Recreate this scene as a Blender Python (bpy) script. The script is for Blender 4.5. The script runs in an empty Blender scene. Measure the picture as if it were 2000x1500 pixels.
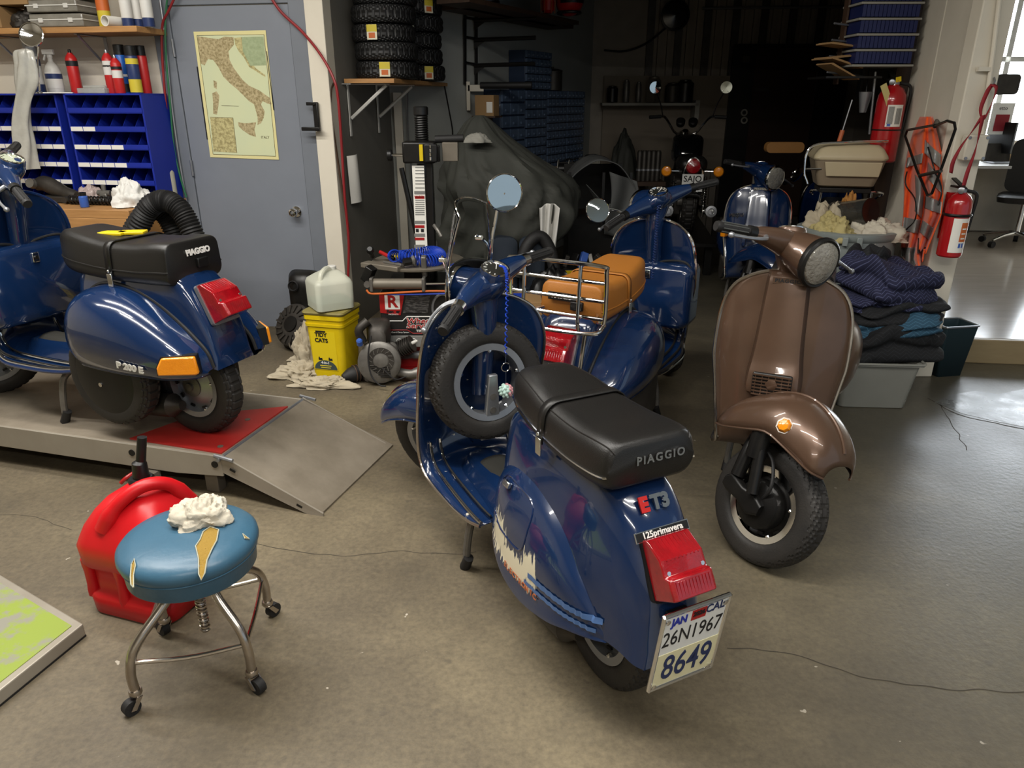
import bpy, math, random
import numpy as np
from mathutils import Vector, Matrix, Euler, noise
random.seed(7)
sc = bpy.context.scene
COL = sc.collection
PI = math.pi
R = math.radians

# ---------------------------------------------------------------- camera
F, H, TH = 1420.0, 1.5, R(21.36)
cam = bpy.data.cameras.new('camera'); cam.sensor_width = 36; cam.lens = F/2000*36
cam.clip_start = .02
camo = bpy.data.objects.new('camera', cam); COL.objects.link(camo)
camo.location = (0, 0, H); camo.rotation_euler = (PI/2-TH, 0, 0)
sc.camera = camo
# ---------------------------------------------------------------- world, exposure
sc.view_settings.view_transform = 'Standard'; sc.view_settings.look = 'None'
sc.view_settings.gamma = 1; sc.view_settings.use_curve_mapping = False
sc.view_settings.exposure = 0.1
w = bpy.data.worlds.new('daylight'); sc.world = w; w.use_nodes = True
w.node_tree.nodes['Background'].inputs[0].default_value = (.72, .86, 1, 1)
w.node_tree.nodes['Background'].inputs[1].default_value = .55
sc.cycles.use_denoising = True
sc.cycles.max_bounces = 6; sc.cycles.transparent_max_bounces = 8

# ---------------------------------------------------------------- projection of photo points onto real heights / distances
def ray(px, py):
    u = (px-1000)/F; v = (750-py)/F
    return Vector((u, math.cos(TH)+v*math.sin(TH), -math.sin(TH)+v*math.cos(TH)))
def G(px, py, h=0.):
    r = ray(px, py); return Vector((0, 0, H))+r*((h-H)/r.z)
def P(px, py, Y):
    r = ray(px, py); return Vector((0, 0, H))+r*(Y/r.y)
AL = R(10)
E1 = Vector((math.cos(AL), -math.sin(AL), 0)); E2 = Vector((math.sin(AL), math.cos(AL), 0))
def PL(px, py, p0, n):      # hit of a photo point with a vertical wall plane
    r = ray(px, py); o = Vector((0, 0, H)); return o+r*((Vector(p0)-o).dot(n)/r.dot(n))

# ---------------------------------------------------------------- materials
def S(h):
    h = h.lstrip('#'); c = [int(h[i:i+2], 16)/255 for i in (0, 2, 4)]
    return tuple(x/12.92 if x <= .04045 else ((x+.055)/1.055)**2.4 for x in c)+(1,)
MATS = {}
def mat(name, col, rough=.5, metal=0, coat=0, c2=None, ns=6, na=.5, nd=6, bump=0, bs=60, rn=0, trans=0, ior=1.45, emit=0, alpha=1, stretch=(1,1,1), thresh=None, sheen=0):
    if name in MATS: return MATS[name]
    m = bpy.data.materials.new(name); m.use_nodes = True; nt = m.node_tree; N = nt.nodes; L = nt.links
    b = N['Principled BSDF']
    col = S(col) if isinstance(col, str) else col
    b.inputs['Base Color'].default_value = col
    b.inputs['Roughness'].default_value = rough; b.inputs['Metallic'].default_value = metal
    b.inputs['Coat Weight'].default_value = coat; b.inputs['Coat Roughness'].default_value = .04
    b.inputs['Transmission Weight'].default_value = trans; b.inputs['IOR'].default_value = ior
    b.inputs['Alpha'].default_value = alpha
    if sheen: b.inputs['Sheen Weight'].default_value = sheen
    tc = N.new('ShaderNodeTexCoord'); mp = N.new('ShaderNodeMapping'); L.new(tc.outputs['Object'], mp.inputs[0])
    mp.inputs['Scale'].default_value = stretch
    nz = N.new('ShaderNodeTexNoise'); nz.inputs['Scale'].default_value = ns; nz.inputs['Detail'].default_value = nd
    nz.inputs['Roughness'].default_value = .62
    L.new(mp.outputs[0], nz.inputs['Vector'])
    if c2 is None: c2 = tuple(x*.82 for x in col[:3])+(1,); na = min(na, .5)
    else: c2 = S(c2) if isinstance(c2, str) else c2
    rp = N.new('ShaderNodeValToRGB')
    lo, hi = (thresh if thresh else (.5-.28, .5+.28))
    rp.color_ramp.elements[0].position = lo; rp.color_ramp.elements[1].position = hi
    L.new(nz.outputs['Fac'], rp.inputs[0])
    mx = N.new('ShaderNodeMix'); mx.data_type = 'RGBA'; mx.inputs['A'].default_value = col; mx.inputs['B'].default_value = c2
    ml = N.new('ShaderNodeMath'); ml.operation = 'MULTIPLY'; ml.inputs[1].default_value = na
    L.new(rp.outputs['Color'], ml.inputs[0]); L.new(ml.outputs[0], mx.inputs['Factor'])
    L.new(mx.outputs['Result'], b.inputs['Base Color'])
    if rn:
        mr = N.new('ShaderNodeMapRange'); mr.inputs['To Min'].default_value = max(0, rough-rn); mr.inputs['To Max'].default_value = min(1, rough+rn)
        L.new(nz.outputs['Fac'], mr.inputs['Value']); L.new(mr.outputs[0], b.inputs['Roughness'])
    if bump:
        n2 = N.new('ShaderNodeTexNoise'); n2.inputs['Scale'].default_value = bs; n2.inputs['Detail'].default_value = 3
        L.new(mp.outputs[0], n2.inputs['Vector'])
        bp = N.new('ShaderNodeBump'); bp.inputs['Strength'].default_value = bump; bp.inputs['Distance'].default_value = .01
        L.new(n2.outputs['Fac'], bp.inputs['Height']); L.new(bp.outputs[0], b.inputs['Normal'])
    if emit:
        b.inputs['Emission Color'].default_value = col; b.inputs['Emission Strength'].default_value = emit
    MATS[name] = m; return m
BLUE = (.0052, .0195, .068, 1)
mat('blue_paint', BLUE, .16, 0, 1, c2=(.0045, .016, .056, 1), ns=4, na=.5)
mat('blue_dark', (.005, .018, .07, 1), .2, 0, .8)
mat('brown_paint', (.115, .066, .042, 1), .3, .35, .35, c2=(.07, .040, .025, 1), ns=5, na=.8, rn=.08)
mat('chrome', (.82, .82, .82, 1), .09, 1, c2=(.6, .58, .55, 1), ns=14, na=.4)
mat('worn_chrome', (.62, .58, .53, 1), .24, 1, c2=(.28, .22, .17, 1), ns=18, na=.75, rn=.12)
mat('rubber', '#1b1a1a', .62, bump=.08, bs=180)
mat('tyre', '#1e1d1c', .58, c2='#35302b', ns=9, na=.5, bump=.1, bs=160)
mat('tyre_new', '#131313', .5, c2='#1d1c1b', ns=9, na=.5)
mat('black_vinyl', '#171615', .36, bump=.12, bs=420, c2='#201e1c', ns=5)
mat('tan_leather', '#a4692a', .45, bump=.12, bs=300, c2='#8f581f', ns=4, na=.7)
mat('black_plastic', '#101010', .4)
mat('black_metal', '#131313', .35, .3, c2='#2a2724', ns=12, na=.5)
mat('silver', '#a2a4a8', .36, .75, c2='#7d7f82', ns=10, na=.5)
mat('alloy', '#85827c', .45, .6, c2='#4a4642', ns=14, na=.7)
mat('grey_metal', '#7b7468', .5, .3, c2='#5f574b', ns=5, na=.7)
mat('dirty_metal', '#4c4843', .5, .55, c2='#262320', ns=11, na=.8)
mat('red_lens', (.33, .004, .009, 1), .08, 0, 1, c2=(.12, .002, .004, 1), ns=26, na=.7, bump=.15, bs=200)
mat('amber_lens', (.82, .28, .008, 1), .08, 0, 1, c2=(.6, .16, .004, 1), ns=30, na=.5, bump=.15, bs=200)
mat('white_letter', '#e4e2dc', .4)
mat('navy_letter', '#1d2c57', .4)
mat('black_letter', '#17171a', .5)
mat('red_letter', '#b8201c', .4)
mat('orange_letter', '#b5623a', .5)
mat('cream', '#d9d2c2', .7, c2='#bfb6a4', ns=3, na=.5, bump=.05, bs=40)
mat('white_plastic', '#cfcdc6', .4)
mat('cloth_white', '#c9c2b2', .9, c2='#a99f8c', ns=7, na=.6, bump=.2, bs=500)
mat('glass_clear', (.95, .96, .95, 1), .02, trans=1, ior=1.05, alpha=1)
mat('wood', '#b98a55', .6, c2='#8b6237', ns=5, na=.8, stretch=(1, 8, 8), bump=.05, bs=30)
mat('dark_wood', '#4a3526', .6, c2='#2e2118', ns=5, na=.8, stretch=(6, 6, 1))
mat('yellow', '#d5b90c', .42, c2='#b59a10', ns=9, na=.5)
mat('red_plastic', '#c3121a', .38, c2='#a50d14', ns=4, na=.5)
mat('red_paint', '#ae1d1c', .35, c2='#8c1515', ns=6, na=.6)
mat('card', '#9a7a52', .75, c2='#83653f', ns=4)
mat('paper', '#e6e3da', .7)

# ---------------------------------------------------------------- mesh builder
def cr(pts, n):                       # smooth curve through points
    p = np.array(pts, float); k = len(p)
    if k < 3:
        t = np.linspace(0, 1, n)[:, None]; return p[0]*(1-t)+p[-1]*t
    q = np.vstack([2*p[0]-p[1], p, 2*p[-1]-p[-2]])
    out = []
    for i in range(n):
        s = i/(n-1)*(k-1); j = min(int(s), k-2); t = s-j
        a, b, c, d = q[j], q[j+1], q[j+2], q[j+3]
        out.append(.5*((2*b)+(-a+c)*t+(2*a-5*b+4*c-d)*t*t+(-a+3*b-3*c+d)*t**3))
    return np.array(out)
class MB:
    def __init__(s): s.v = []; s.f = []; s.m = []; s.M = Matrix.Identity(4); s.mi = 0
    def tr(s, M): s.M = M; return s
    def add(s, vs, fs):
        o = len(s.v); M = s.M
        s.v += [tuple(M @ Vector(v)) for v in vs]; s.f += [tuple(i+o for i in f) for f in fs]; s.m += [s.mi]*len(fs); return s
    def box(s, c, d, rot=None):
        x, y, z = [i/2 for i in d]; c = Vector(c)
        vs = [Vector(q) for q in ((-x,-y,-z),(x,-y,-z),(x,y,-z),(-x,y,-z),(-x,-y,z),(x,-y,z),(x,y,z),(-x,y,z))]
        if rot is not None:
            m = Euler(rot).to_matrix() if not isinstance(rot, Matrix) else rot
            vs = [m @ q for q in vs]
        return s.add([q+c for q in vs], [(0,3,2,1),(4,5,6,7),(0,1,5,4),(1,2,6,5),(2,3,7,6),(3,0,4,7)])
    def loft(s, rings, closed=True, cap=True):
        n = len(rings[0]); vs = [v for r in rings for v in r]; fs = []
        for i in range(len(rings)-1):
            for j in range(n if closed else n-1):
                a = i*n+j; b = i*n+(j+1) % n; fs.append((a, b, b+n, a+n))
        if cap and closed:
            fs.append(tuple(range(n-1, -1, -1))); k = (len(rings)-1)*n; fs.append(tuple(range(k, k+n)))
        return s.add(vs, fs)
    def tube(s, path, r, n=10, cap=True, closed=False):
        p = [Vector(q) for q in path]; k = len(p); rr = r if hasattr(r, '__len__') else [r]*k
        rings = []; nrm = None
        for i in range(k):
            if closed: t = p[(i+1) % k]-p[i-1]
            else: t = p[min(i+1, k-1)]-p[max(i-1, 0)]
            if t.length < 1e-9: t = Vector((0, 0, 1))
            t.normalize()
            if nrm is None:
                nrm = t.orthogonal().normalized()
            else:
                nrm = nrm-t*nrm.dot(t)
                nrm = nrm.normalized() if nrm.length > 1e-6 else t.orthogonal().normalized()
            bn = t.cross(nrm)
            rings.append([p[i]+(nrm*math.cos(2*PI*j/n)+bn*math.sin(2*PI*j/n))*rr[i] for j in range(n)])
        if closed: rings.append(rings[0])
        return s.loft(rings, True, cap and not closed)
    def cyl(s, a, b, r, r2=None, n=20):
        return s.tube([a, b], [r, r if r2 is None else r2], n)
    def lathe(s, prof, o=(0,0,0), ax=(0,0,1), n=32, cap=True):
        o = Vector(o); q = Vector((0, 0, 1)).rotation_difference(Vector(ax).normalized()).to_matrix()
        rings = [[o+q @ Vector((r*math.cos(2*PI*j/n), r*math.sin(2*PI*j/n), z)) for j in range(n)] for r, z in prof]
        return s.loft(rings, True, cap)
    def ball(s, c, r, n=16, m=10, f=None):
        r = r if hasattr(r, '__len__') else (r, r, r); c = Vector(c); rings = []
        for i in range(1, m):
            a = PI*i/m
            rings.append([c+Vector((r[0]*math.sin(a)*math.cos(2*PI*j/n), r[1]*math.sin(a)*math.sin(2*PI*j/n), -r[2]*math.cos(a))) for j in range(n)])
        return s.loft(rings)
    def prism(s, poly, M=None, d=.01):     # polygon in local xy, thickness d along +z
        M = M or Matrix.Identity(4); n = len(poly)
        vs = [M @ Vector((x, y, 0)) for x, y in poly]+[M @ Vector((x, y, d)) for x, y in poly]
        return s.add(vs, [tuple(range(n-1, -1, -1)), tuple(range(n, 2*n))]+[(i, (i+1) % n, n+(i+1) % n, n+i) for i in range(n)])
    def grid(s, fn, nu, nv, cu=False):
        vs = [fn(i/nu, j/nv) for i in range(nu+(0 if cu else 1)) for j in range(nv+1)]; fs = []
        K = nu if cu else nu+1
        for i in range(nu):
            for j in range(nv):
                a = i*(nv+1)+j; b = ((i+1) % K)*(nv+1)+j; fs.append((a, b, b+1, a+1))
        return s.add(vs, fs)
    def mesh(s, name, mats, ang=35, smooth=True):
        me = bpy.data.meshes.new(name); me.from_pydata(s.v, [], s.f)
        for m in (mats if isinstance(mats, (list, tuple)) else [mats]): me.materials.append(MATS[m] if isinstance(m, str) else m)
        if any(s.m): me.polygons.foreach_set('material_index', s.m)
        me.validate()
        if smooth:
            me.polygons.foreach_set('use_smooth', [True]*len(me.polygons)); me.set_sharp_from_angle(angle=R(ang))
        me.update(); return me
    def build(s, name, mats, parent=None, ang=35, smooth=True, bevel=0, sub=0, solid=0, fix=True, **kw):
        me = s.mesh(name, mats, ang, smooth)
        if fix:
            import bmesh
            bm = bmesh.new(); bm.from_mesh(me); bmesh.ops.recalc_face_normals(bm, faces=bm.faces); bm.to_mesh(me); bm.free()
        return link(name, me, parent, bevel, sub, solid, **kw)
def link(name, me, parent=None, bevel=0, sub=0, solid=0, loc=None, rot=None, mw=None, label=None, cat=None, group=None, kind=None):
    o = bpy.data.objects.new(name, me); COL.objects.link(o)
    if parent: o.parent = parent
    if loc is not None: o.location = loc
    if rot is not None: o.rotation_euler = rot
    if mw is not None: o.matrix_local = mw
    if solid:
        m = o.modifiers.new('solid', 'SOLIDIFY'); m.thickness = solid; m.offset = 0
    if bevel:
        m = o.modifiers.new('bevel', 'BEVEL'); m.width = bevel; m.segments = 2; m.limit_method = 'ANGLE'; m.angle_limit = R(40)
    if sub:
        m = o.modifiers.new('sub', 'SUBSURF'); m.levels = sub; m.render_levels = sub
    tag(o, label, cat, group, kind); return o
def tag(o, label=None, cat=None, group=None, kind=None):
    if label: o['label'] = label
    if cat: o['category'] = cat
    if group: o['group'] = group
    if kind: o['kind'] = kind
    return o
def thing(name, label, cat, loc=(0,0,0), rz=0, group=None, rot=None):
    o = bpy.data.objects.new(name, None); COL.objects.link(o); o.empty_display_size = .05
    o.location = loc; o.rotation_euler = rot or (0, 0, rz); return tag(o, label, cat, group)
def copy_tree(o, parent=None):
    c = o.copy(); COL.objects.link(c)
    if parent: c.parent = parent
    for ch in list(o.children): copy_tree(ch, c)
    return c
def frame(o, x, y, z=None):           # matrix from origin and axes
    x = Vector(x).normalized(); y = Vector(y); z = x.cross(y).normalized(); y = z.cross(x)
    return Matrix(((x.x, y.x, z.x, o[0]), (x.y, y.y, z.y, o[1]), (x.z, y.z, z.z, o[2]), (0, 0, 0, 1)))
def text(body, size, m, parent, M, ext=.0008, name='lettering', align='CENTER', wide=1, bold=0, shear=0, space=1):
    cu = bpy.data.curves.new(name, 'FONT'); cu.body = body; cu.size = size; cu.extrude = ext
    cu.align_x = align; cu.align_y = 'CENTER'; cu.offset = bold; cu.shear = shear; cu.resolution_u = 3; cu.space_character = space
    t = bpy.data.objects.new(name, cu); COL.objects.link(t)
    dg = bpy.context.evaluated_depsgraph_get(); dg.update()
    me = bpy.data.meshes.new_from_object(t.evaluated_get(dg)); bpy.data.objects.remove(t); bpy.data.curves.remove(cu)
    me.transform(Matrix.Diagonal((wide, 1, 1, 1))); me.transform(M)
    me.materials.clear(); me.materials.append(MATS[m] if isinstance(m, str) else m)
    return link(name, me, parent)
def fbm(p, sc=1, oc=3):
    return noise.fractal(Vector(p)*sc, 1.0, 2.0, oc)
def crumple(name, c, r, m, parent=None, amp=.35, fs=7, seed=0, nu=56, nv=28, flat=True, fold=5, **kw):
    """a heap of cloth: folded lobed surface sitting on its base"""
    b = MB(); c = Vector(c)
    def fn(u, v):
        a = 2*PI*u; q = v*PI*.56
        d = Vector((math.cos(a)*math.sin(q), math.sin(a)*math.sin(q), math.cos(q)))
        p = Vector((d.x*1.5, d.y*.9, d.z*1.1))*fs*.17+Vector((seed*3.1, seed*1.7, seed))
        p = p+noise.noise_vector(p*.9)*.55
        n1 = noise.noise(p*1.1); n2 = 1-2*math.sqrt(noise.noise(p*2.1+Vector((5, 0, 0)))**2+.004); n3 = 1-2*math.sqrt(noise.noise(p*4.6+Vector((0, 9, 0)))**2+.003)
        k = 1+amp*(n1*.9+n2*.34+n3*.11)-.05
        ed = 1+.16*math.sin(a*fold+seed)*v*v*(1+.6*n1)
        x = d.x*r[0]*k*ed; y = d.y*r[1]*k*ed; z = max(0, d.z*r[2]*k)+.006*(n3+1)
        if v > .85: z *= (1-v)/.15*.8+.2
        return c+Vector((x, y, max(z, .003)))
    b.grid(fn, nu, nv, True)
    return b.build(name, m, parent, ang=80, **kw)
# ---------------------------------------------------------------- ceiling lamps (fluorescent fixtures above the shop floor)
def lamp(x, y, z, rz, L, e, label):
    t = thing('ceiling_light', label, 'lamp', (x, y, z), rz, 'fluorescent ceiling lights')
    MB().box((0, 0, .04), (.16, L+.06, .07)).build('housing', 'white_plastic', t, bevel=.01)
    la = bpy.data.lights.new('tube', 'AREA'); la.shape = 'RECTANGLE'; la.size = .07; la.size_y = L; la.energy = e; la.color = (1, .965, .905)
    o = bpy.data.objects.new('tube', la); COL.objects.link(o); o.parent = t; o.location = (0, 0, -.002)
for i, (x, y, L, e) in enumerate([(-1.9, 2.9, 2.4, 60), (-1.3, 1.7, 2.4, 62), (.5, .9, 2.4, 52), (-3.0, 2.3, 2.4, 46), (1.8, .3, 2.4, 24), (.2, -1.6, 2.4, 70)]):
    lamp(x, y, 3.12, PI/2-AL, L, e, 'long fluorescent ceiling fixture '+('above the lift scooter', 'above the blue stool', 'above the front scooter', 'above the left workbench', 'above the right aisle', 'behind the photographer')[i])

# ---------------------------------------------------------------- floor
def concrete():
    m = bpy.data.materials.new('concrete'); m.use_nodes = True; nt = m.node_tree; N = nt.nodes; L = nt.links; b = N['Principled BSDF']
    tc = N.new('ShaderNodeTexCoord')
    def nz(s, d=8, r=.6, dist=0, off=0):
        n = N.new('ShaderNodeTexNoise'); n.inputs['Scale'].default_value = s; n.inputs['Detail'].default_value = d; n.inputs['Roughness'].default_value = r; n.inputs['Distortion'].default_value = dist
        mp = N.new('ShaderNodeMapping'); mp.inputs['Location'].default_value = (off, off*.7, 0); L.new(tc.outputs['Object'], mp.inputs[0]); L.new(mp.outputs[0], n.inputs['Vector']); return n.outputs['Fac']
    def ramp(f, *st):
        r = N.new('ShaderNodeValToRGB'); e = r.color_ramp.elements
        while len(e) < len(st): e.new(.5)
        for k, (p, c) in enumerate(st): e[k].position = p; e[k].color = S(c) if isinstance(c, str) else c
        L.new(f, r.inputs[0]); return r.outputs['Color']
    def mix(a, b_, f, mode='MIX'):
        x = N.new('ShaderNodeMix'); x.data_type = 'RGBA'; x.blend_type = mode
        for k, q in (('A', a), ('B', b_)):
            if isinstance(q, tuple): x.inputs[k].default_value = q
            else: L.new(q, x.inputs[k])
        if isinstance(f, float): x.inputs['Factor'].default_value = f
        else: L.new(f, x.inputs['Factor'])
        return x.outputs['Result']
    base = ramp(nz(1.1, 10, .62), (.3, '#51483a'), (.48, '#635947'), (.66, '#7a6f58'))
    fine = ramp(nz(52, 7, .72, 0, 3), (.3, (.62, .61, .6, 1)), (.5, (.96, .96, .95, 1)), (.68, (1.28, 1.26, 1.22, 1)))
    c = mix(base, fine, .8, 'MULTIPLY')
    # dark drip stains and smears, pale paint flecks
    st = ramp(nz(2.6, 9, .68, .4, 7), (.54, (0, 0, 0, 1)), (.68, (1, 1, 1, 1)))
    c = mix(c, S('#4d4639'), mix((0, 0, 0, 1), st, .55))
    sp = ramp(nz(13, 4, .55, 0, 12), (.68, (0, 0, 0, 1)), (.72, (1, 1, 1, 1)))
    c = mix(c, S('#4a4338'), mix((0, 0, 0, 1), sp, .45))
    fl = ramp(nz(19, 2, .5, 0, 31), (.755, (0, 0, 0, 1)), (.765, (1, 1, 1, 1)))
    c = mix(c, S('#b9b0a0'), mix((0, 0, 0, 1), fl, .8))
    # aisle toward the office: dimmer, greyer light mixed into the colour; surface smoother
    sx = N.new('ShaderNodeSeparateXYZ'); L.new(tc.outputs['Object'], sx.inputs[0])
    mr = N.new('ShaderNodeMapRange'); mr.inputs['From Min'].default_value = .3; mr.inputs['From Max'].default_value = 1.9; L.new(sx.outputs['X'], mr.inputs['Value'])
    c = mix(c, S('#43443e'), mix((0, 0, 0, 1), mr.outputs[0], .62))
    L.new(c, b.inputs['Base Color'])
    rr = N.new('ShaderNodeMapRange'); rr.inputs['To Min'].default_value = .58; rr.inputs['To Max'].default_value = .34; L.new(mr.outputs[0], rr.inputs['Value'])
    rm = N.new('ShaderNodeMath'); rm.operation = 'MULTIPLY_ADD'; rm.inputs[1].default_value = .3; L.new(nz(3, 6, .6, 0, 5), rm.inputs[0])
    sb = N.new('ShaderNodeMath'); sb.operation = 'SUBTRACT'; sb.inputs[1].default_value = .13; L.new(rr.outputs[0], sb.inputs[0]); L.new(sb.outputs[0], rm.inputs[2])
    L.new(rm.outputs[0], b.inputs['Roughness'])
    bp = N.new('ShaderNodeBump'); bp.inputs['Strength'].default_value = .12; bp.inputs['Distance'].default_value = .01; L.new(nz(45, 5), bp.inputs['Height']); L.new(bp.outputs[0], b.inputs['Normal'])
    MATS['concrete'] = m
concrete()
mat('crack', '#3a352c', .9)
def struct(b, name, m, **kw): return b.build(name, m, kind='structure', **kw)
fl = struct(MB().box((.6, 3., -.05), (13.4, 15, .1)), 'floor', 'concrete', smooth=False)
def crack(pts, wd=.004):
    b = MB(); q = cr([G(*p) for p in pts], len(pts)*14); k = len(q)
    L_, R_ = [], []
    for i in range(k):
        t = Vector(q[min(i+1, k-1)]-q[max(i-1, 0)]).normalized(); n = Vector((-t.y, t.x, 0))
        o = Vector(q[i])+n*.012*noise.noise(Vector(q[i])*14); wdd = wd*(.5+.5*abs(noise.noise(Vector(q[i])*9)))
        L_.append(o+n*wdd+Vector((0, 0, .0006))); R_.append(o-n*wdd+Vector((0, 0, .0006)))
    b.loft([L_, R_], False); b.build('crack', 'crack', fl, smooth=False)
crack([(490, 1062), (640, 1085), (760, 1078), (880, 1082), (930, 1078)], .0022)
crack([(1420, 1265), (1560, 1280), (1700, 1325), (1850, 1345), (2000, 1350)], .003)
mat('wet_floor', '#4a4a47', .3, c2='#605f59', ns=7, na=.8, rn=.22, bump=.08, bs=40)
fp = [G(*q, .0) for q in ((1826, 786), (1852, 772), (1905, 764), (1950, 770), (2000, 760), (2080, 750), (2230, 775), (2260, 830), (2180, 870), (2080, 862), (2000, 834), (1940, 822), (1880, 808))]
MB().prism([(p.x, p.y) for p in fp][::-1], None, .0008).build('floor_patch', 'wet_floor', fl, smooth=False)
crack([(0, 1005), (60, 1008), (140, 1035)], .0018)
crack([(1810, 778), (1880, 812), (2000, 838)], .006)
crack([(1835, 790), (1870, 845), (1890, 880)], .003)

# ---------------------------------------------------------------- room shell
mat('door_grey', '#7a7f88', .42, c2='#6c7078', ns=3, na=.5, bump=.03, bs=30)
mat('frame_grey', '#747981', .45, c2='#62666d', ns=3, na=.6)
mat('ply_grey', '#77746c', .75, c2='#5e5b54', ns=2.2, na=.7)
mat('wall_pale', '#9b9d98', .75, c2='#83847f', ns=2.2, na=.5)
mat('alcove_black', '#141312', .8)
mat('metal_wall', '#8d857a', .6, .2, c2='#6b645a', ns=4, na=.6)
D0 = Vector((-1.335, 4.87, 0))                       # foot of the door's latch edge
NW = -E2                                             # the left wall faces the shop
def LW(px, py, off=0.): return PL(px, py, D0+NW*off, NW)
A = D0+E1*.085; B = D0-E1*5.2
def slab(b, p, q, z0, z1, th, n):                    # vertical slab between plan points p,q ; thickness away from the n side
    p = Vector(p); q = Vector(q); n = Vector(n)
    vs = []
    for z in (z0, z1):
        for a in (p, q, q-n*th, p-n*th): vs.append((a.x, a.y, z))
    return b.add(vs, [(0,1,2,3),(4,5,6,7),(0,1,5,4),(1,2,6,5),(2,3,7,6),(3,0,4,7)])
def seg(name, m, p, q, z0, z1, th, n, **kw): return struct(slab(MB(), p, q, z0, z1, th, n), name, m, smooth=False, **kw)
seg('wall_left', 'cream', A, B, 0, 3.3, .12, NW)
# grey door, jambs, header
dw = .78
DL = D0-E1*dw
seg('door_1', 'door_grey', D0+NW*.012, DL+NW*.012, .012, 2.03, .03, NW)
door = bpy.data.objects['door_1']
seg('trim_1', 'frame_grey', D0+E1*.115+NW*.022, D0+E1*.004+NW*.022, 0, 2.10, .06, NW, bevel=.004)
seg('trim_2', 'frame_grey', DL-E1*.004+NW*.022, DL-E1*.125+NW*.022, 0, 2.10, .06, NW, bevel=.004)
seg('trim_3', 'frame_grey', D0+E1*.115+NW*.02, DL-E1*.125+NW*.02, 2.036, 2.32, .06, NW, bevel=.004)
seg('trim_4', 'cream', D0+E1*.235+NW*.05, D0+E1*.118+NW*.05, 0, 3.3, .12, NW, bevel=.004)
# hinges, knob on the door
for z in (.34, 1.08, 1.80):
    b = MB(); c = DL-E1*.002+NW*.026+Vector((0, 0, z)); b.cyl(c-Vector((0, 0, .05)), c+Vector((0, 0, .05)), .008, n=10)
    b.build('hinge', 'silver', door)
kc = LW(580, 413, .012)
b = MB(); b.lathe([(.034, 0), (.034, .008), (.014, .014), (.012, .035), (.024, .042), (.029, .055), (.026, .068), (.012, .073)], kc, NW, 28)
kb = b.build('doorknob', 'chrome', door)
MB().lathe([(.009, .0725), (.009, .077)], kc, NW, 16).build('keyhole', 'silver', kb)
# black scratches and tape strips left on the door
for p, q in (((385, 130), (405, 272)), ((521, 100), (535, 215))):
    a = LW(*p, .0135); c = LW(*q, .0135); MB().tube([a, c], .004, 6).build('tape_strip', 'black_letter', door)
# alcove walls (plan polyline)
W0 = D0+E1*.235; W1 = P(778, 480, 5.9); W2 = P(938, 300, 6.5); W3 = P(1150, 300, 8.6); W4 = P(1660, 300, 8.55)
def side(p, q):
    d = (Vector(q)-Vector(p)); d.z = 0; d.normalize(); return Vector((d.y, -d.x, 0))
seg('wall_partition', 'ply_grey', W0, W1, 0, 3.3, .1, side(W0, W1))
seg('wall_alcove', 'wall_pale', W1, W2, 0, 3.3, .1, side(W1, W2))
seg('wall_drawers', 'wall_pale', W2, W3, 0, 3.3, .1, side(W2, W3))
nb = side(W3, W4)
seg('wall_rear', 'metal_wall', W3, W4, 0, 3.3, .1, nb)
PILx = 1.985
W5 = Vector((2.53, 4.92, 0)); W6 = Vector((4.1, 8.6, 0))
seg('wall_wood', 'dark_wood', W6, W5, 0, 3.3, .06, (-1, .34, 0))
seg('wall_rear_side', 'metal_wall', W4, W6, 0, 3.3, .1, nb)
p_ = Vector((W0.x, W0.y, 0)); q_ = Vector((2.45, 3.92, 0))
seg('unseen_light_block', 'alcove_black', p_-Vector((0, .02, 0)), q_+Vector((0, .1, 0)), 2.36, 3.3, .25, NW)  # unseen header, added to keep the ceiling tubes' light out of the alcove
struct(MB().box((1.2, 6.9, 2.95), (6.0, 4.6, .06)), 'ceiling_alcove', 'alcove_black', smooth=False)
struct(MB().box((.6, .6, 3.33), (13.2, 9.2, .06)), 'ceiling', 'white_plastic', smooth=False)
# shop side walls around the photographer
seg('wall_behind', 'cream', (-6, -4, 0), (2.2, -4, 0), 0, 3.3, .1, (0, 1, 0))
seg('wall_far_left', 'cream', (-5.9, -4, 0), (-5.9, 6, 0), 0, 3.3, .1, (1, 0, 0))
seg('wall_far_right', 'cream', (7.1, 1.2, 0), (7.1, 9, 0), 0, 3.3, .1, (-1, 0, 0))
# pillar between shop and office
e1 = E1
def pil(px0, px1, Y, th, name, m='cream', z1=3.3):
    a = P(px0, 0, Y); c = P(px1, 0, Y+0); a.z = c.z = 0
    return seg(name, m, a, c, 0, z1, th, (0, -1, 0), bevel=.006)
pil(1922, 1985, 3.95, .10, 'trim_7')
SA = P(1922, 0, 3.97); SB = P(1850, 0, 4.44); SD = P(1805, 0, 4.86)
for q in (SA, SB, SD): q.z = 0
SN = side(SD, SA)*-1 if side(SD, SA).x > 0 else side(SD, SA)
seg('trim_5', 'cream', SA, SB+(SA-SB).normalized()*.006, 0, 3.3, .08, SN, bevel=.005)
seg('trim_6', 'cream', SB-(SA-SB).normalized()*.006, SD, 0, 3.3, .08, SN, bevel=.005)
def SWp(px, py, off=0.): return PL(px, py, SA+SN*off, SN)
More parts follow.
